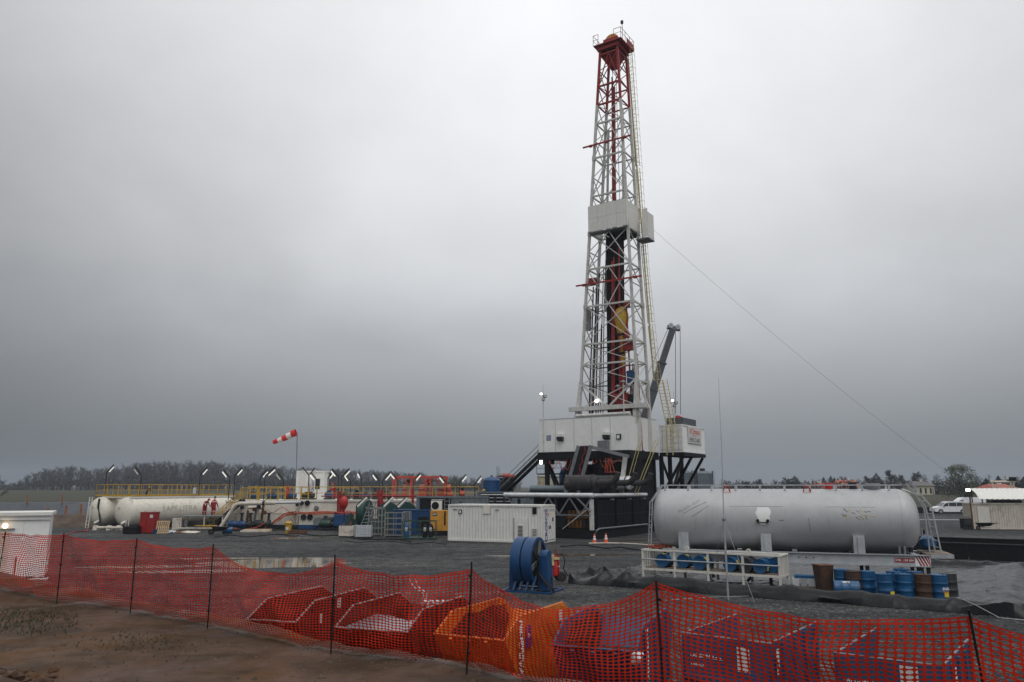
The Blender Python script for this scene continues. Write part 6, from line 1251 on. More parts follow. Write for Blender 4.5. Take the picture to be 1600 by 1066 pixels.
# ------------------------------------------------------------------ skips behind the fence
def skip_mulde(label, m, A, w_ang, W, zl, zr, L_, run, extra=None):
    # A: near-left lip corner; local x along the front lip, y along the skip
    base = .12; t = thing('skip', label, 'skip', (A[0], A[1], base), w_ang, 'skips in a row behind the fence'); zl -= base; zr -= base; th = .05
    yb0, yb1 = .75, L_ - .75; R1, R2 = run, L_ - run
    def side(x, n, s_):
        p = [(x, yb0, .04), (x, yb1, .04), (x, L_, zl), (x, R2, zr), (x, R1, zr), (x, 0, zl)]
        o = MB().prism(p, (s_ * th, 0, 0)).obj(n, m, t)
        MB().path([(x + s_ * th / 2, 0, zl), (x + s_ * th / 2, R1, zr), (x + s_ * th / 2, R2, zr), (x + s_ * th / 2, L_, zl)], .022, 6).obj('rim', 'grey_mesh' if m == 'skip_dark' else m, o)
        for k in range(4):
            y = R1 + .1 + (R2 - R1 - .2) * k / 3
            if s_ > 0: box('rib', m, o, -.045, -.002, y - .04, y + .04, .1, zr - .05)
        return o
    side(0, 'left_side', 1); rs_ = side(W, 'right_side', -1)
    for k in range(4): y = R1 + .1 + (R2 - R1 - .2) * k / 3; box('rib', m, rs_, W + .002, W + .05, y - .04, y + .04, .1, zr - .05)
    MB().prism([(th + .002, 0, zl), (th + .002, yb0, .04), (th + .002, yb0 + .05, .04), (th + .002, .05, zl)], (W - 2 * th - .004, 0, 0)).obj('front', m, t)
    MB().prism([(th + .002, L_, zl), (th + .002, yb1, .04), (th + .002, yb1 - .05, .04), (th + .002, L_ - .05, zl)], (W - 2 * th - .004, 0, 0)).obj('back', m, t)
    box('bottom', m, t, th + .002, W - th - .002, yb0, yb1, 0, .05); MB().tube((0, 0, zl), (W, 0, zl), .022, 6).obj('rim', 'grey_mesh' if m == 'skip_dark' else m, t); MB().tube((0, L_, zl), (W, L_, zl), .03, 6).obj('rim', m, t)
    for k in range(3): x = W * (k + 1) / 4; MB().bar((x, -.03, zl - .05), (x, yb0 - .03, .1), .07, .05).obj('rib', m, t)
    box('dark_fill', 'dark_fill', t, th + .06, W - th - .06, yb0 * .62, L_ - yb0 * .62, .06, zl * .5)  # dark block added low down so the skip reads dark inside
    for x in (th + .003, W - th - .023): MB().prism([(x, yb0 + .1, .06), (x, yb1 - .1, .06), (x, L_ - .3, zl - .12), (x, R2 + .1, zr - .16), (x, R2 - .5, zr - .10), (x, R1 + 1.1, zr - .17), (x, R1 + .55, zr - .10), (x, R1 + .1, zl + .02), (x, .3, zl - .2)], (.02, 0, 0)).obj('lining', 'dark_lining', t)  # dark panels added over the inner faces, stopping short of the rim
    MB().prism([(th + .03, L_ - .06, zl - .12), (th + .03, yb1 - .06, .06), (th + .03, yb1 - .09, .06), (th + .03, L_ - .09, zl - .12)], (W - 2 * th - .06, 0, 0)).obj('lining', 'dark_lining', t)
    return t, rs_
def skip_box(label, m, A, w_ang, W, zr, L_):
    base = .12; t = thing('skip', label, 'skip', (A[0], A[1], base), w_ang, 'skips in a row behind the fence'); zr -= base; th = .05; zf = zr - .02
    for x, n in ((0, 'left_side'), (W - th, 'right_side')):
        o = MB().prism([(x, .0, zf - .75), (x, .45, .05), (x, L_ - .2, .05), (x, L_ - .05, zr - .5), (x, L_, zr), (x, 0, zf)], (th, 0, 0)).obj(n, m, t); MB().tube((x + th / 2, 0, zf), (x + th / 2, L_, zr), .016, 6).obj('rim', 'grey_mesh', o)
        for k in range(4): y = .5 + (L_ - .8) * k / 3; box('rib', m, o, x - .045 if x == 0 else x + th + .002, x - .002 if x == 0 else x + th + .045, y - .035, y + .035, .1, zr - .06)
    fr_ = box('front', m, t, th + .002, W - th - .002, 0, .05, zf - .75, zf); MB().prism([(th + .002, .0, zf - .76), (th + .002, .45, .05), (th + .002, .5, .05), (th + .002, .05, zf - .76)], (W - 2 * th - .004, 0, 0)).obj('front_slope', m, t); MB().tube((0, .02, zf), (W, .02, zf), .016, 6).obj('rim', 'grey_mesh', fr_); box('front_lip', m, fr_, .06, W - .06, -.06, -.002, zf - .74, zf - .66)
    MB().prism([(th + .002, L_ - .2, .05), (th + .002, L_ - .05, zr - .5), (th + .002, L_ - .1, zr - .5), (th + .002, L_ - .25, .05)], (W - 2 * th - .004, 0, 0)).obj('back', m, t); box('bottom', m, t, th + .002, W - th - .002, .45, L_ - .2, 0, .05)
    box('dark_fill', 'dark_fill', t, th + .004, W - th - .004, .3, L_ - .25, .06, zr * .42)  # same dark block, low in the box skip
    return t, fr_, zf
ZL, ZR = 1.25, 1.60
a = G(384, 968, ZL); s1, r1 = skip_mulde('black-red skip at the far end of the row, empty', 'skip_dark', a, R(-17), 1.3, ZL, ZR, 3.9, .75)
a = G(522, 980, ZL); s2, r2 = skip_mulde('dark red skip with a grey liquid surface inside', 'skip_dark', a, R(-20), 1.75, ZL, ZR, 3.5, .7)
MB().prism([(.1, .12, 1.08), (1.5, .12, 1.08), (1.62, 1.35, 1.14), (1.1, 1.2, 1.12), (.6, 1.45, 1.15), (.15, 1.55, 1.17)], (0, 0, .02)).obj('liquid_top', 'liquid_grey', s2)  # level grey sheet stands for liquid, sky reflection put into its colour
for i, (y, z) in enumerate(((.9, .95), (1.5, 1.08), (1.75, 1.18))): box('sticker', 'paper', r1, 1.302, 1.306, y, y + .16, z, z + .22)
box('sticker', 'paper', s2, 1.3, 1.4, .25, .262, .8, 1.05)
tp_ = thing('plastic_wrap', 'torn white plastic wrap hanging on the back of the dark skip', 'plastic', P(660, 946, 20.2), R(-10))
for i in range(7): MB().path([(i * .16 + .05 * sin(i), 0, .02 * (i % 2)), (i * .16 + .06, -.02, .11), (i * .16 + .14, .0, .07), (i * .16 + .16, .01, -.04)], .05, 6).obj('fold', 'ibc_white', tp_)
for i in range(2): MB().path([(.1, 0, .05), (.0 + .1 * i, 0, .3), (-.25 + .12 * i, 0, .45), (-.35 + .15 * i, 0, .62)], .014, 5).obj('strand', 'ibc_white', tp_)
a = G(678, 990, ZL); s3, r3 = skip_mulde('orange skip with rusty inside and white VARGON lettering', 'orange', a, R(-27), 1.62, ZL, ZR, 3.5, .65)
text('lettering', 'VARGON', .25, 'text_white', r3, (1.675, .62, .9), (R(90), R(-90), R(90)), 1.0, .012); box('logo_square', 'text_blue', r3, 1.672, 1.676, .82, 1.08, .85, 1.28)
text('lettering', 'V', .18, 'text_white', r3, (1.678, .95, 1.08), (R(90), R(-90), R(90)))
box('label_sheet', 'paper', r3, 1.665, 1.67, 2.5, 2.75, 1.12, 1.36)
a = G(862, 1008, ZL); s4, r4 = skip_mulde('blue skip with dark inside, next to the orange one', 'skip_blue', a, R(-22), 1.62, ZL, ZR, 3.5, .65)
text('lettering', 'VARGON', .25, 'text_white', r4, (1.675, .62, .9), (R(90), R(-90), R(90)), 1.0, .012)
sq = P(995, 1010, 14.1); bg = MB().ell((0, 0, .09), .11, .11, .12, 12, 8)
for v in bg.v: v += Vector((noise.noise(v * 9), noise.noise(v * 9 + Vector((3, 0, 0))), noise.noise(v * 9 + Vector((0, 5, 0))))) * .05
for v in bg.v: v += Vector((sq.x, sq.y, ZL - .08))
bg.obj('plastic_bag', 'ibc_white', label='white plastic bag stuck on the corner of a blue skip', cat='bag')
a = G(1065, 987, 1.6); s5, f5, zf = skip_box('blue box skip with a white paper on its front', 'skip_blue', a, R(-38), 1.62, 1.6, 2.6)
box('paper_sheet', 'paper', f5, 1.02, 1.24, -.006, -.002, zf - .52, zf - .12); text('lettering', 'VARGON d.o.o.', .09, 'text_white', f5, (.45, -.006, zf - .35), (R(90), 0, 0)); text('lettering', 'VARGON', .07, 'text_white', f5, (.3, -.006, zf - .5), (R(90), 0, 0))
box('paper_sheet', 'paper', s5, 1.674, 1.678, .08, .2, zf - .5, zf - .1)
a = G(1302, 1018, 1.6); s6, f6, zf = skip_box('blue box skip nearest the camera, beside the last fence post', 'skip_blue', a, R(-38), 1.55, 1.6, 2.6)
box('paper_sheet', 'paper', f6, .95, 1.2, -.006, -.002, zf - .5, zf - .06); text('lettering', 'VARGON d.o.o.', .09, 'text_white', f6, (.42, -.006, zf - .38), (R(90), 0, 0)); text('lettering', 'VARGON', .22, 'text_white', s6, (1.665, .2, zf - .5), (R(90), R(-90), R(90)), 1, .008)

# ------------------------------------------------------------------ red safety fence
fc = thing('safety_fence', 'red plastic mesh safety fence on thin black posts', 'fence', (FENCE[6].x, FENCE[6].y, MUDZ))
TOPS = [1.15, 1.18, 1.22, 1.22, 1.20, 1.14, 1.17, 1.24, 1.19, 1.05]; SAG = [.05, .03, .06, .08, .27, .12, .33, .13, .16]; LEANP = [(0, 0), (.05, 0), (0, 0), (0, 0), (0, 0), (0, 0), (.05, 0), (-.05, 0), (-.12, 0), (-.1, 0)]
for i, p in enumerate(FENCE):
    z = mudz(p.x, p.y)
    for k in range(3): MB().tube((p.x - LEANP[i][0] * .5, p.y - .045, MUDZ + .25 + .42 * k), (p.x - LEANP[i][0] * .5, p.y + .02, MUDZ + .26 + .42 * k), .013, 6).obj('tie', 'black', fc, True)
    MB().tube((p.x - LEANP[i][0], p.y - .02, z - .1), (p.x, p.y - .02, MUDZ + TOPS[i] + (.03, .03, .03, .02, .04, .09, .08, .02, .05, .05)[i]), .010, 6).obj('post', 'black', fc, True)
rf = random.Random(4)
for s_ in range(len(FENCE) - 1):
    a, b = FENCE[s_], FENCE[s_ + 1]; L_ = (b - a).length; nc, nr = round(L_ / .062), 32; sd = rf.uniform(0, 50); nb = MB(); idx = {}
    nrm = Vector((-(b - a).y, (b - a).x)).normalized()
    def pt_(i, j):
        t, v = i / (2 * nc), j / (2 * nr); p = a.lerp(b, t); gzv = mudz(p.x, p.y)
        top = MUDZ + TOPS[s_] * (1 - t) + TOPS[s_ + 1] * t - SAG[s_] * 4 * t * (1 - t) + .03 * noise.noise(Vector((t * 6 + sd, 0, 0))) * sin(pi * t)
        bot = gzv + .02 + .05 * max(0, noise.noise(Vector((t * 5 + sd, 3, 0)))) * sin(pi * t)
        vv = v ** 1.0; bulge = sin(pi * t) * (.13 * noise.noise(Vector((t * 3 + sd, v * 1.7, 0))) + .05 * noise.noise(Vector((t * 9 + sd, v * 4, 5))) - .06 * sin(pi * v))
        slide = sin(pi * t) * .075 * noise.noise(Vector((v * 2.4 + sd, t * 3, 8)))
        lay = max(0, .10 - v); q = a.lerp(b, t + slide * .5) + nrm * (bulge + lay * (1.6 + 1.5 * noise.noise(Vector((t * 7 + sd, 1, 4))))); return Vector((q.x, q.y, bot + (top - bot) * vv + .02 * noise.noise(Vector((t * 14 + sd, v * 8, 2))) * sin(pi * v)))
    def vid(i, j):
        k = (i, j)
        if k not in idx: idx[k] = len(nb.v); nb.v.append(pt_(i, j))
        return idx[k]
    hx, hy = .84, .76
    for c_ in range(nc):
        for r_ in range(nr):
            ring = [vid(2 * c_ + dx, 2 * r_ + dy) for dx, dy in ((0, 0), (1, 0), (2, 0), (2, 1), (2, 2), (1, 2), (0, 2), (0, 1))]
            P00, P10, P01, P11 = nb.v[ring[0]], nb.v[ring[2]], nb.v[ring[6]], nb.v[ring[4]]; hxx = hx; hyy = hy if r_ < nr - 1 else .45
            hole = []
            for ux, uy in ((-.72, -.78), (0, -1), (.72, -.78), (1, 0), (.72, .78), (0, 1), (-.72, .78), (-1, 0)):
                u, v = .5 + ux * hxx / 2, .5 + uy * hyy / 2; nb.v.append(P00 * (1 - u) * (1 - v) + P10 * u * (1 - v) + P01 * (1 - u) * v + P11 * u * v); hole.append(len(nb.v) - 1)
            if rf.random() < .004: continue
            for k in range(8): n_ = (k + 1) % 8; nb.f.append((ring[k], ring[n_], hole[n_], hole[k]))
    nb.obj('net', 'net_red', fc, True, smooth=80)

# ------------------------------------------------------------------ white cabin at the left edge
qc = G(66, 914); sh_ = thing('site_cabin', 'small white site cabin with a lit lamp over its door', 'cabin', (qc.x, qc.y, 0), R(27)); CW, CD, CHt = 4.6, 2.6, 2.95
box('wall', 'white_clean', sh_, -CW, 0, 0, CD, .35, CHt); box('corner_trim', 'white_clean', sh_, -.3, .03, -.03, -.002, .35, CHt - .02)
for i in range(6): box('wall_panel', 'white_clean', sh_, -CW + .1 + i * .72, -CW + .78 + i * .72, -.02, -.002, .4, CHt - .22)
box('roof', 'white', sh_, -CW - .15, .1, -.2, CD + .15, CHt + .003, CHt + .14); box('fascia', 'white_clean', sh_, -CW - .1, .06, -.1, -.004, CHt - .18, CHt - .002)
box('lintel', 'grey_steel', sh_, -2.4, -1.25, -.12, -.022, 2.38, 2.42); box('doorway', 'cream', sh_, -2.2, -1.4, -.03, -.021, .4, 2.3)
lp_ = tube('lamp_arm', 'old_white', sh_, (-1.75, -.03, 2.75), (-1.7, -.2, 2.55), .025); MB().lathe([(0, 0), (.02, .11), (.1, .11), (.12, .0)], (-1.62, -.24, 2.55), (.4, -1, -.2), 14).obj('lamp', 'lamp_warm', sh_)
box('step_landing', 'galv', sh_, -4.2, .22, -1.1, -.22, .25, .33); box('undercarriage', 'dark_steel', sh_, -CW + .3, -.3, .2, CD - .2, .03, .345)
for x in (-3.2, -1.0): tube('rail_post', 'red', sh_, (x, -1.0, .33), (x, -1.0, 1.3), .025)
box('sign', 'red', sh_, -2.0, -1.65, -1.05, -1.03, 1.3, 1.75)
for i in range(3): box('step', 'galv', sh_, -3.4, -1.0, -1.5 - .3 * i, -1.15 - .3 * i, .06 + .03 * (2 - i), .1 + .03 * (2 - i))

# ------------------------------------------------------------------ right background: container, vans, village
p = P(1521, 826, 80.5); rc_ = container('weathered_container', 'old_white', 'weathered cream container under a white corrugated canopy', (p.x, 80.5, 0), R(-12), 12.2, 2.5, 2.6, pitch=.24)
box('door', 'white_rust', rc_, .55, 1.65, -.03, -.004, .2, 2.25)
cn = thing('canopy', 'white corrugated canopy roof raised above the weathered container', 'canopy', (p.x + .8, 80.6, 2.6), R(-12)); cr2 = MB(); n_ = 48
for i in range(n_ + 1):
    x = 11.5 * i / n_; dz = .05 * (i % 2); cr2.v += [Vector((x, -.6, .38 + dz)), Vector((x + .45 * (i == 0), 2.6, 1.45 + dz))]
for i in range(n_): cr2.f.append((2 * i, 2 * i + 2, 2 * i + 3, 2 * i + 1))
cr2.obj('roof_sheet', 'white', cn, smooth=0); 
for x in (.3, 5.6, 11.2): tube('post', 'dark_steel', cn, (x, -.4, 0), (x, -.4, .42), .06); tube('post', 'dark_steel', cn, (x, 2.4, 0), (x, 2.4, 1.38), .06)
box('stored_tarp', 'black', cn, 1.2, 4.0, -.2, 1.2, .02, .3)
fr2 = thing('roof_frame', 'pale pipe frame with a black floodlight behind the canopy', 'frame', (P(1552, 770, 84).x, 84, 0)); w = P(1585, 770, 84).x - P(1552, 770, 84).x; zt2 = P(1570, 753, 84).z
for x in (0, .5, w - .3, w): tube('post', 'old_white', fr2, (x, 0, .03), (x, 0, zt2), .09)
tube('beam', 'old_white', fr2, (-.2, 0, zt2), (w + .2, 0, zt2), .12); box('floodlight', 'black', fr2, w - .5, w + .3, -.2, .3, zt2 + .13, zt2 + .5); box('lens', 'lamp_off', fr2, w - .75, w - .52, -.15, .2, zt2 + .25, zt2 + .6)
lp2 = thing('flood_lamp_post', 'rusty post with a lit floodlight at the container corner', 'lamp post', (P(1519, 826, 80).x, 79.8, 0)); h = P(1519, 763, 79.8).z; tube('post', 'rust', lp2, (0, 0, 0), (0, 0, h), .08); b = box('lamp_head', 'dark_steel', lp2, -.5, .05, -.2, .1, h - .35, h - .02); box('lens', 'lamp_flood', b, -.46, -.02, -.22, -.202, h - .3, h - .06); box('lamp_head', 'dark_steel', lp2, -.45, .0, -.2, .1, h - .85, h - .6)
gn = thing('small_generator', 'small black generator beside the weathered container', 'generator', (P(1513, 826, 79).x, 79, 0)); box('case', 'black', gn, -.45, .45, 0, .6, .1, 1.1); box('panel', 'dark_steel', gn, -.35, .35, -.03, -.002, .5, 1.0); 
for x in (-.3, .3): MB().lathe([(0, .05), (0, .16), (.08, .16), (.08, .05)], (x, -.06, .16), (0, 1, 0), 12).obj('wheel', 'rubber', gn)
MB().path([(-.3, .1, 1.1), (-.3, .1, 1.25), (.3, .1, 1.25), (.3, .1, 1.1)], .03, 6).obj('handle', 'dark_steel', gn)
bw2 = thing('wheelbarrow', 'dark wheelbarrow leaning on the weathered container', 'wheelbarrow', (P(1542, 826, 78.2).x, 78.2, 0)); MB().hull8([Vector(v) for v in ((-.5, 0, .35), (.4, 0, .4), (.4, .5, .4), (-.5, .5, .35), (-.8, -.1, .7), (.7, -.1, .72), (.7, .6, .72), (-.8, .6, .7))]).obj('tray', 'black_steel', bw2); MB().lathe([(0, .06), (0, .22), (.1, .22), (.1, .06)], (-.7, .2, .22), (0, 1, 0), 14).obj('wheel', 'rubber', bw2)
for y in (.05, .5): tube('handle', 'dark_steel', bw2, (-.5, y, .3), (1.3, y, .7), .025)

def van(label, loc, rz, L_, hgt, high):
    t = thing('van', label, 'van', loc, rz, 'parked vans'); k = hgt / 1.95
    pr = [(0.0, .35), (0.0, .62), (.08, .88), (.55, 1.06), (1.15, 1.18), (1.75, 1.72), (2.15, 1.90), (L_ - .5, 1.95), (L_ - .12, 1.82), (L_ - .03, 1.1), (L_, .95), (L_, .38), (L_ - .6, .3), (.4, .3)] if not high else [(0.0, .35), (0.0, .7), (.1, 1.0), (.6, 1.2), (1.0, 1.35), (1.6, 2.1), (2.2, 2.5), (L_ - .3, 2.55), (L_ - .05, 2.4), (L_, 1.0), (L_, .38), (.4, .3)]
    b = MB(); n = len(pr)
    for y, s_ in ((-.98, 0), (-.9, 1), (.9, 1), (.98, 0)): pass
    rows = []
    for y, inset in ((-.80, .0), (-.97, .0), (.97, .0), (.80, .0)):
        row = []
        for (x, z) in pr: yy = y * (1 - .10 * max(0, z - 1.1) / .85); row.append(len(b.v)); b.v.append(Vector((x + (.06 if abs(y) < .9 and x < .1 else 0), yy if abs(y) > .9 else yy, z + (.05 if abs(y) < .9 and z > 1.85 else 0))))
        rows.append(row)
    b.f.append(tuple(rows[1])); b.f.append(tuple(reversed(rows[2])))
    for i in range(n): j = (i + 1) % n; b.f.append((rows[1][j], rows[1][i], rows[2][i], rows[2][j]))
    b.v = [v for v in b.v]; b.obj('body', 'van_white', t, smooth=30)
    yo = -.985
    def pane(pts): MB().prism([(x, yo * (1 - .10 * max(0, z - 1.1) / .85) - .004, z) for x, z in pts], (0, .012, 0)).obj('window', 'glass', t)
    if not high: pane([(1.3, 1.2), (1.85, 1.66), (2.2, 1.74), (2.2, 1.2)]); pane([(2.3, 1.2), (2.3, 1.75), (3.45, 1.77), (3.45, 1.2)]); pane([(3.52, 1.2), (3.52, 1.77), (L_ - .45, 1.76), (L_ - .3, 1.25)])
    else: pane([(1.2, 1.4), (1.7, 2.0), (2.2, 2.1), (2.2, 1.4)])
    MB().prism([(L_ + .004, -.75, 1.2), (L_ + .004, .75, 1.2), (L_ - .07, .7, 1.75), (L_ - .07, -.7, 1.75)], (.01, 0, 0)).obj('rear_window', 'glass', t)
    MB().prism([(1.18, -.8, 1.22), (1.18, .8, 1.22), (1.78, .78, 1.76), (1.78, -.78, 1.76)], (-.02, 0, .02)).obj('windscreen', 'glass', t)
    for x in (.92, L_ - 1.02):
        for y in (-1.0, .8): w_ = MB().lathe([(0, .0), (.01, .2), (0, .22), (0, .33), (.2, .33), (.2, 0)], (x, y, .335), (0, 1, 0), 20).obj('wheel', 'rubber', t); MB().lathe([(0, 0), (0, .2)], (x, y - .008 if y < 0 else y + .208, .335), (0, 1, 0), 16).obj('rim', 'galv', w_)
        MB().lathe([(0, .33), (0, .40), (.02, .40), (.02, .33)], (x, -.987, .335), (0, 1, 0), 20, 0, pi).obj('wheel_arch', 'black', t)
    box('headlight', 'headlight', t, -.012, .3, -.972, -.7, .78, .92); box('headlight', 'headlight', t, -.012, .3, .7, .972, .78, .92); box('tail_light', 'red', t, L_ - .06, L_ + .012, -.965, -.82, .95, 1.55); box('tail_light', 'red', t, L_ - .06, L_ + .012, .82, .965, .95, 1.55); box('bumper', 'black', t, L_ - .05, L_ + .06, -.9, .9, .38, .6)
    box('mirror', 'black', t, 1.45, 1.65, -1.15, -.99, 1.18, 1.38); tube('door_line', 'dark_steel', t, (2.25, -.986, .4), (2.25, -.97, 1.18), .006, 4); tube('door_line', 'dark_steel', t, (3.48, -.986, .4), (3.48, -.97, 1.18), .006, 4)
    return t
q = G(1457, 802.5); van('white passenger van with dark windows parked on the far gravel', (q.x, q.y, 0), R(-4), 5.35, 1.95, False)
q2 = P(1492, 790, 133); van('taller white van parked behind the passenger van', (q2.x - 1.2, 133, 0), R(-4), 5.9, 2.5, True)
MB().box(0, 9, 0, .5, .0, .95).obj('black_barrier', 'black', label='low black barrier on the gravel before the passenger van', cat='barrier').location = P(1428, 800, 131).xy.to_3d()

# ---- trees
def twig_tri(mb, a, b, w):
    d = (b - a); s_ = d.cross(Vector((random.random() - .5, random.random() - .5, random.random() - .5))); s_ = s_.normalized() * w if s_.length > 1e-6 else Vector((w, 0, 0)); mb.add([a - s_, a + s_, b], [(0, 1, 2)])
TWW = 1.0
def baretree(seed, h, spread, nl=9, tw=26, low=.25):
    rg = random.Random(seed); random.seed(seed); tr_, cr_ = MB(), MB(); pts = [Vector((rg.gauss(0, .02) * h * i / 6, rg.gauss(0, .02) * h * i / 6, h * .8 * i / 6)) for i in range(7)]
    tr_.path(pts, [h * .022 * (1 - .8 * i / 6) for i in range(7)], 6)
    for k in range(nl):
        t = low + (1 - low) * k / nl; p = pts[0].lerp(pts[6], t); az = rg.uniform(0, 6.28) + k * 2.4; ln_ = spread * (1.05 - .62 * t) * rg.uniform(.75, 1.1); up = rg.uniform(.35, .9) + .5 * t
        d = Vector((cos(az), sin(az), up)).normalized(); e = p + d * ln_; m_ = p.lerp(e, .5) + Vector((0, 0, -.04 * ln_)); tr_.path([p, m_, e], [h * .009, h * .006, h * .003], 4)
        for s_ in range(6):
            q = p.lerp(e, .3 + .12 * s_); d2 = (d + Vector((rg.gauss(0, .55), rg.gauss(0, .55), rg.uniform(.0, .7)))).normalized(); e2 = q + d2 * ln_ * rg.uniform(.3, .55); tr_.path([q, e2], [h * .004, h * .0018], 3)
            for w_ in range(tw // 6):
                q2 = q.lerp(e2, rg.uniform(.3, 1)); d3 = (d2 + Vector((rg.gauss(0, .6), rg.gauss(0, .6), rg.gauss(.25, .5)))).normalized(); e3 = q2 + d3 * h * rg.uniform(.05, .13); twig_tri(cr_, q2, e3, h * .006 * TWW)
                for v_ in range(3): q3 = q2.lerp(e3, rg.uniform(.3, .9)); twig_tri(cr_, q3, q3 + (d3 + Vector((rg.gauss(0, .7), rg.gauss(0, .7), rg.gauss(.1, .6)))).normalized() * h * rg.uniform(.03, .07), h * .005 * TWW)
    return tr_, cr_
def leafcloud(mb, rg, c, r_, n, s_):
    for i in range(n):
        v = Vector((rg.gauss(0, 1), rg.gauss(0, 1), rg.gauss(0, 1))); v = v.normalized() * r_ * rg.random() ** .4; p = c + Vector((v.x, v.y, v.z * .8)); a = Vector((rg.gauss(0, 1), rg.gauss(0, 1), rg.gauss(0, 1))).normalized() * s_; b = a.cross(Vector((rg.random(), rg.random(), rg.random()))).normalized() * s_; mb.add([p - a * .5, p + b * .5, p + a * .6], [(0, 1, 2)])
def conifer(seed, h, w):
    rg = random.Random(seed); tr_, cr_ = MB(), MB(); tr_.tube((0, 0, 0), (0, 0, h), h * .02, 6, h * .003)
    for k in range(24):
        z = h * (.12 + .86 * k / 23); r_ = w * (1 - (k / 23) ** 2.0) + .15
        for i in range(14):
            a = rg.uniform(0, 6.28); rr = r_ * rg.uniform(.6, 1.1); e = Vector((cos(a) * rr, sin(a) * rr, z - rr * .25 + rg.uniform(-.2, .2)))
            for s_ in range(7): q = Vector((0, 0, z)).lerp(e, .25 + .11 * s_); o = Vector((rg.gauss(0, .25), rg.gauss(0, .25), rg.gauss(-.1, .2))) * (.3 + r_ * .25); cr_.add([q, q + o + Vector((0, 0, .08 * h * .1)), q + (e - q) * .3 + Vector((rg.gauss(0, .15), rg.gauss(0, .15), -.15))], [(0, 1, 2)])
    return tr_, cr_
def leafy(seed, h, w, nl, n, s_):
    tr_, _ = baretree(seed, h, w, nl, 12); rg = random.Random(seed); cr_ = MB()
    for k in range(nl * 3):
        a = rg.uniform(0, 6.28); t = rg.uniform(.28, 1); rr = w * math.sqrt(max(.05, 1 - ((t - .55) / .52) ** 2)) * rg.uniform(.2, .95); leafcloud(cr_, rg, Vector((cos(a) * rr, sin(a) * rr, h * t)), w * .26, n, s_)
    return tr_, cr_
def tree_thing(name, label, tc_, loc, mats, group='trees beyond the pad', scale=None, rz=0):
    t = thing(name, label, 'tree', loc, rz, group); tc_[0].obj('trunk', mats[0], t, smooth=60); tc_[1].obj('crown', mats[1], t, smooth=0)
    if scale: t.scale = scale
    return t
def base_at(px, Y): x = P(px, 765, Y).x; return (x, Y, gz(x, Y) - .1)
def ht(py, Y): return P(1200, py, Y).z - gz(300, Y) + .1
# the wood on the skyline: hundreds of bare trunks that read as one mass
variants = []; TWW = .42
for s_ in range(5):
    a, b = baretree(40 + s_, 1.0, .26, 7, 18, .2); variants.append((a, b))
fo = MB(); fr_ = random.Random(17); prof_ = [(-10, 8), (20, 9), (45, 24), (60, 33), (90, 36), (120, 38), (140, 31), (170, 37), (200, 42), (250, 46), (330, 45), (400, 42), (460, 36), (520, 34), (580, 31), (640, 28), (690, 22), (760, 17), (820, 15)]
def fh_(px):
    for (x0, h0), (x1, h1) in zip(prof_, prof_[1:]):
        if x0 <= px <= x1: return h0 + (h1 - h0) * (px - x0) / (x1 - x0)
    return 8
for i in range(520):
    px = fr_.uniform(-8, 815); Y = 470 + fr_.uniform(0, 70); x, y, z = base_at(px, Y); h = fh_(px) * Y / 1185 * fr_.uniform(.78, 1.04) + 1.5; va, vb = variants[i % 5]; a = fr_.uniform(0, 6.28); ca, sa_ = cos(a) * h * 1.1, sin(a) * h * 1.1
    for q in (va, vb): fo.add([(x + v.x * ca - v.y * sa_, y + v.x * sa_ + v.y * ca, z + v.z * h) for v in q.v], q.f)
fo.obj('forest', 'twig', kind='stuff', label='grey leafless wood along the skyline behind the tanks', smooth=0)
sc_ = MB()
for i in range(1500): px = fr_.uniform(-5, 800); Y = 468 + fr_.uniform(0, 60); x, y, z = base_at(px, Y); leafcloud(sc_, fr_, Vector((x, y, z + fr_.uniform(.2, .35) * fh_(px) * Y / 1185)), 3.0, 14, 1.5)
sc_.obj('undergrowth', 'bush', kind='stuff', label='dark scrub among the trunks of the skyline wood', smooth=0)
TWW = 1.0
BT = ('bark', 'twig')
for px, Y, py, w, sd, lab in ((1170, 300, 749, .45, 60, 'bare bushy tree at the start of the village row'), (1186, 320, 745, .3, 61, 'slim bare tree beside the first bushy one'), (1229, 310, 743, .36, 62, 'bare tree just left of the round dark pine'), (1318, 330, 744, .5, 63, 'pale bare tree above the red roofs'), (1357, 300, 741, .4, 64, 'bare tree left of the pointed dark conifer'), (1394, 290, 731, .36, 65, 'tall fan-shaped bare tree right of the conifer'), (1412, 300, 739, .34, 66, 'middle bare tree of the group behind the tank end'), (1436, 300, 735, .36, 67, 'bare tree over the cream house'), (1330, 340, 748, .5, 68, 'low bare tree behind the larger red roof')):
    h = ht(py, Y); tree_thing('bare_tree', lab, baretree(sd, h * 1.05, h * w * 1.1, 16, 60, .1), base_at(px, Y), BT)
for px, Y, py, w, sd, lab in ((1243, 300, 739, .40, 70, 'round-headed dark pine by the village'), (1288, 310, 742, .16, 71, 'thin dark conifer, left of the conifer clump'), (1299, 310, 740, .2, 72, 'dark conifer in the middle of the clump above the roofs'), (1305, 312, 743, .18, 73, 'dark conifer at the right of the clump above the roofs'), (1371, 295, 735, .26, 74, 'broad pointed dark conifer between bare trees'), (1257, 320, 753, .35, 75, 'low dark conifer near the first red roof'), (1542, 210, 741, .3, 76, 'dark conifer just right of the green willow'), (1562, 215, 737, .26, 77, 'taller dark conifer behind the pipe frame'), (1584, 215, 740, .3, 78, 'dark conifer near the right edge of the tree row'), (1603, 220, 738, .3, 79, 'dark conifer cut by the picture edge')):
    h = ht(py, Y); tree_thing('conifer', lab, conifer(sd, h, h * w * 2.2), base_at(px, Y), ('bark', 'conifer'))
h = ht(722, 165); tree_thing('willow_tree', 'tall pale green willow behind the parked vans', leafy(80, h * 1.04, h * .48, 18, 44, .3), base_at(1500, 165), ('bark', 'willow'))
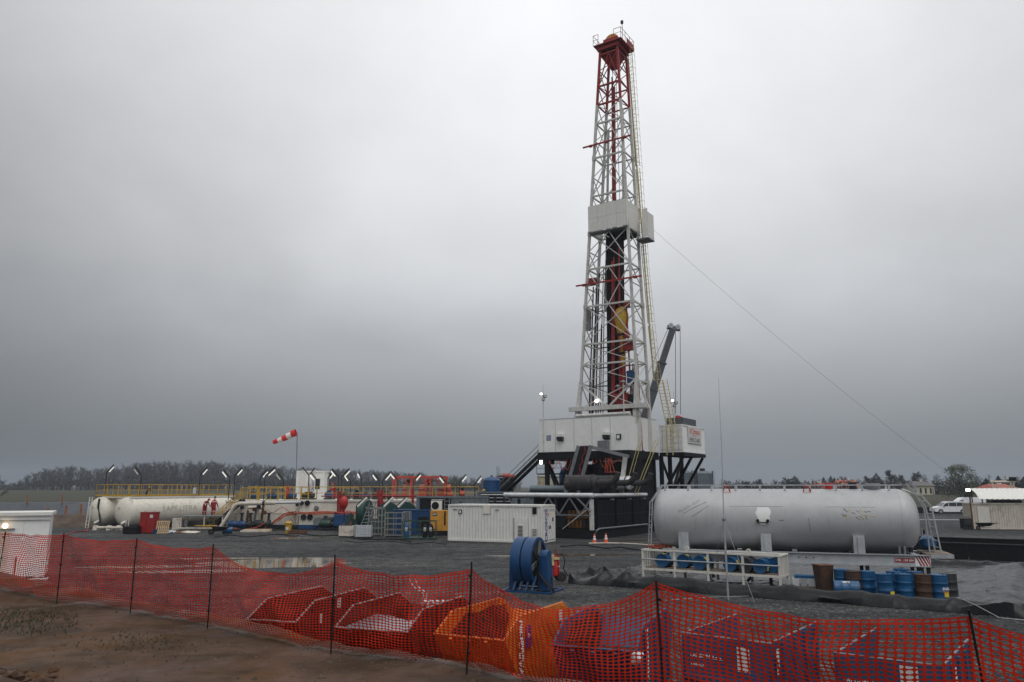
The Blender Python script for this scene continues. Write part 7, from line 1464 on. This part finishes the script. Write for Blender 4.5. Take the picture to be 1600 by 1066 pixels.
h = ht(738, 230); tree_thing('round_tree', 'round pale green tree behind the red pump frame', leafy(81, h, h * .52, 15, 30, .32), base_at(713, 230), ('bark', 'spring_green'))
h = ht(741, 240); tree_thing('bare_tree', 'dark bare tree cut by the left edge of the picture', baretree(82, h, h * .5, 12, 30, .1), base_at(-3, 240), BT)
dt_ = MB()
for i in range(95):
    px = fr_.uniform(1120, 1660); Y = 400 + fr_.uniform(0, 60); x, y, z = base_at(px, Y); h = (9 + 13 * fr_.random() + (7 if px > 1390 else 0)) * Y / 1185; va, vb = variants[i % 5]; a = fr_.uniform(0, 6.28); ca, sa_ = cos(a) * h * 1.5, sin(a) * h * 1.5
    for q in (va, vb): dt_.add([(x + v.x * ca - v.y * sa_, y + v.x * sa_ + v.y * ca, z + v.z * h) for v in q.v], q.f)
dt_.obj('distant_treeline', 'twig', kind='stuff', label='hazy row of bare trees far behind the village', smooth=0)
# hedges and scrub in front of the village
hb = MB()
for i in range(420): px = fr_.uniform(1130, 1640); Y = fr_.uniform(255, 300); x, y, z = base_at(px, Y); leafcloud(hb, fr_, Vector((x, y, z + fr_.uniform(.5, 4.2))), 2.6, 20, .95)
hb.obj('scrub', 'bush', kind='stuff', label='dark scrub and hedge in front of the village trees', smooth=0)
hb = MB()
for i in range(150): px = fr_.uniform(1530, 1660); Y = fr_.uniform(190, 205); x, y, z = base_at(px, Y); leafcloud(hb, fr_, Vector((x, y, z + fr_.uniform(.3, 2.2))), 1.6, 16, .6)
hb.obj('hedge', 'bush', kind='stuff', label='brown hedge behind the weathered container', smooth=0)
def house(label, px0, px1, pyr, pye, Y, wm, rm, rz=0):
    a, b = base_at(px0, Y), base_at(px1, Y); w = b[0] - a[0]; z = a[2]; hr = P(px0, pyr, Y).z - z; he = P(px0, pye, Y).z - z; t = thing('house', label, 'house', a, rz, 'village houses'); d = 8
    box('wall', wm, t, 0, w, 0, d, 0, he); ro = MB().add([(-.5, -.5, he - .2), (w + .5, -.5, he - .2), (w + .5, d + .5, he - .2), (-.5, d + .5, he - .2), (w * .12, d / 2, hr), (w * .88, d / 2, hr)], [(0, 1, 5, 4), (2, 3, 4, 5), (1, 2, 5), (3, 0, 4), (3, 2, 1, 0)]).obj('roof', rm, t, smooth=0); box('chimney', wm, ro, w * .6, w * .6 + .7, d * .45, d * .45 + .7, hr - 1.2, hr + .6)
    for i in range(3): x = w * (.18 + .28 * i); box('window', 'glass', t, x, x + w * .1, -.05, -.004, he * .45, he * .8)
    box('door', 'board', t, w * .88, w * .95, -.05, -.004, 0, he * .75)
house('house with a large red hipped roof above the tank', 1308, 1346, 750, 763, 280, 'wall_white', 'roof_red', R(-4)); house('small house with a faded red roof left of the larger one', 1277, 1298, 754, 764, 290, 'wall_white', 'roof_red', R(6)); house('low cream house behind the parked vans', 1432, 1460, 752, 758, 230, 'wall_cream', 'roof_grey'); house('low grey-roofed house behind the pipe frame', 1555, 1590, 756, 762, 190, 'wall_white', 'roof_red')
# pale grass slope behind the vans
sl = MB()
for i in range(21):
    for j in range(7): px = 1400 + i * 14; Y = 150 + j * 10; x = P(px, 770, Y).x; sl.v.append(Vector((x, Y, -.02 + 2.3 * (j / 6) ** .8 + .15 * noise.noise(Vector((x * .1, Y * .1, 0))) if 0 < j else -.1)))
for i in range(20):
    for j in range(6): k = i * 7 + j; sl.f.append((k, k + 7, k + 8, k + 1))
sl.obj('grass_slope', 'field', kind='structure', smooth=60)

# ------------------------------------------------------------------ people
def person(label, loc, rz, bend, arm_pose, hat):
    t = thing('person', label, 'person', loc, rz, 'workers in red coveralls'); hip = .92; b = R(bend); up = Vector((0, -sin(b), cos(b)))
    J = {'pel': Vector((0, 0, hip)), 'chest': Vector((0, 0, hip)) + up * .36, 'neck': Vector((0, 0, hip)) + up * .56}
    nk = J['neck']; J['head0'] = nk + Vector((0, -sin(b * 1.3) * .1, cos(b * 1.3) * .1)); J['head1'] = nk + Vector((0, -sin(b * 1.3) * .25, cos(b * 1.3) * .25))
    vs, es, rad = [], [], []
    def add(p, r_, par=None): vs.append(tuple(p)); rad.append(r_); (es.append((par, len(vs) - 1)) if par is not None else None); return len(vs) - 1
    pel = add(J['pel'], (.20, .165)); wa = add(J['pel'].lerp(J['chest'], .5), (.19, .16), pel); ch = add(J['chest'], (.215, .17), wa); ne = add(nk, (.075, .075), ch); h0 = add(J['head0'], (.095, .105), ne); h1 = add(J['head1'], (.085, .10), h0)
    for s_ in (-1, 1):
        hp = add(J['pel'] + Vector((s_ * .11, 0, -.08)), (.135, .14), pel); kn = add(Vector((s_ * .13, -.03, .48)), (.105, .11), hp); an = add(Vector((s_ * .14, .02, .1)), (.085, .09), kn); add(Vector((s_ * .15, -.16, .045)), (.045, .04), an)
        shd = add(J['chest'] + Vector((s_ * .2, 0, .1)) , (.105, .105), ch); ex, ey, ez, wx, wy, wz = arm_pose; elb = add(vs[shd] + Vector((s_ * ex, ey, ez)) if False else Vector(vs[shd]) + Vector((s_ * ex, ey, ez)), (.075, .075), shd); wr = add(Vector(vs[elb]) + Vector((s_ * wx, wy, wz)), (.055, .055), elb)
        hw = Vector(vs[wr]); dv = (hw - Vector(vs[elb])).normalized(); hd_ = MB().ell(hw + dv * .06, .035, .022, .055, 8, 6)
        for k in range(4): hd_.path([hw + dv * .08 + Vector((-.027 + .018 * k, 0, 0)), hw + dv * (.125 + .01 * (k in (1, 2))) + Vector((-.027 + .018 * k, -.015, 0)), hw + dv * .15 + Vector((-.025 + .017 * k, -.045, 0))], .009, 5)
        hd_.path([hw + dv * .03 + Vector((-s_ * .035, 0, 0)), hw + dv * .07 + Vector((-s_ * .06, -.02, 0)), hw + dv * .1 + Vector((-s_ * .05, -.04, 0))], .010, 5); hd_.obj('glove', 'black', t)
    me = bpy.data.meshes.new('body'); me.from_pydata(vs, es, []); o = bpy.data.objects.new('body', me); C.objects.link(o)
    sm = o.modifiers.new('skin', 'SKIN'); me.skin_vertices[0].data[0].use_root = True
    for i, r_ in enumerate(rad): me.skin_vertices[0].data[i].radius = r_
    o.modifiers.new('sub', 'SUBSURF').levels = 2
    bpy.context.view_layer.update(); m2 = bpy.data.meshes.new_from_object(o.evaluated_get(bpy.context.evaluated_depsgraph_get())); bpy.data.objects.remove(o)
    for m in ('coverall', 'skin', 'rubber', 'hiviz_stripe'): m2.materials.append(MATS[m])
    for f in m2.polygons:
        f.use_smooth = True; c = f.center
        if (c - J['head1']).length < .17 or (c - J['head0']).length < .09: f.material_index = 1
        elif c.z < .14: f.material_index = 2
        elif abs((c - J['pel']).dot(up) - .40) < .03 and abs(c.x) < .3: f.material_index = 3
        elif abs(c.z - .42) < .025: f.material_index = 3
    bo = bpy.data.objects.new('body', m2); C.objects.link(bo); bo.parent = t
    hp_ = J['head1'] + (J['head1'] - J['head0']) * .25; dirn = (J['head1'] - J['head0']).normalized()
    ht_ = MB().lathe([(-.02, .135), (0, .125), (.06, .115), (.11, .075), (.13, 0)], hp_, dirn, 16); ht_.obj('hard_hat', hat, t)
    f = J['head0'].lerp(J['head1'], .55) + Vector((0, -.1, 0)); MB().ell(f + Vector((0, -.005, -.01)), .014, .02, .025, 8, 5).obj('nose', 'skin', t)
    for s_ in (-1, 1): MB().ell(f + Vector((s_ * .035, .005, .02)), .012, .008, .008, 6, 4).obj('eye', 'black', t)
    return t
q = P(319, 803, 78.7); person('person in a red coverall bending over on the platform by the tank', (q.x, 78.7, 1.425), R(60), 38, (.06, -.14, -.25, .0, -.18, -.18), 'bright_red')
q = P(333, 803, 78.9); person('person in a red coverall with pale stripe seen from behind at the stair', (q.x, 78.9, 1.425), R(170), 10, (.12, -.03, -.28, .03, -.1, -.24), 'black')
q = P(523, 775, 82.5); person('person in a dark red coverall working on the mud tank deck', (q.x, 82.5, 2.9), R(-60), 22, (.08, -.15, -.24, .0, -.2, -.12), 'bright_red')

# fallen blue drum near the pumps
q = G(353, 834); d4 = drum('drum_blue', (q.x - .35, q.y, .30), (R(90), 0, R(110)), 'bright blue drum lying before the pumps and stair', None)
# long hose across the gravel
MB().path([G(1180 - 260 * t, 860 - 10 * t + 3 * sin(t * 6), .03) for t in [i / 14 for i in range(15)]], .05, 6).obj('ground_hose', 'old_white', label='pale hose lying across the gravel behind the rack', cat='hose')
MB().path([G(1300 + 300 * t, 811 + 2 * t, .03) for t in [i / 10 for i in range(11)]], .03, 5).obj('ground_hose', 'galv', label='pale line lying across the far gravel before the vans', cat='hose')

# ------------------------------------------------------------------ damp air over the whole site
hz = MB().box(-2500, 2500, -2500, 2500, -1.2, 58)
vm_ = bpy.data.materials.new('haze'); vm_.use_nodes = True; n = vm_.node_tree.nodes; l = vm_.node_tree.links; n.remove(n['Principled BSDF'])
pv_ = n.new('ShaderNodeVolumePrincipled'); pv_.inputs['Color'].default_value = (.60, .68, .80, 1); pv_.inputs['Density'].default_value = .00034; pv_.inputs['Anisotropy'].default_value = 0.2
l.new(pv_.outputs[0], n['Material Output'].inputs['Volume'])
hz.obj('haze', vm_, kind='stuff', label='thin damp haze hanging over the whole site', smooth=0)
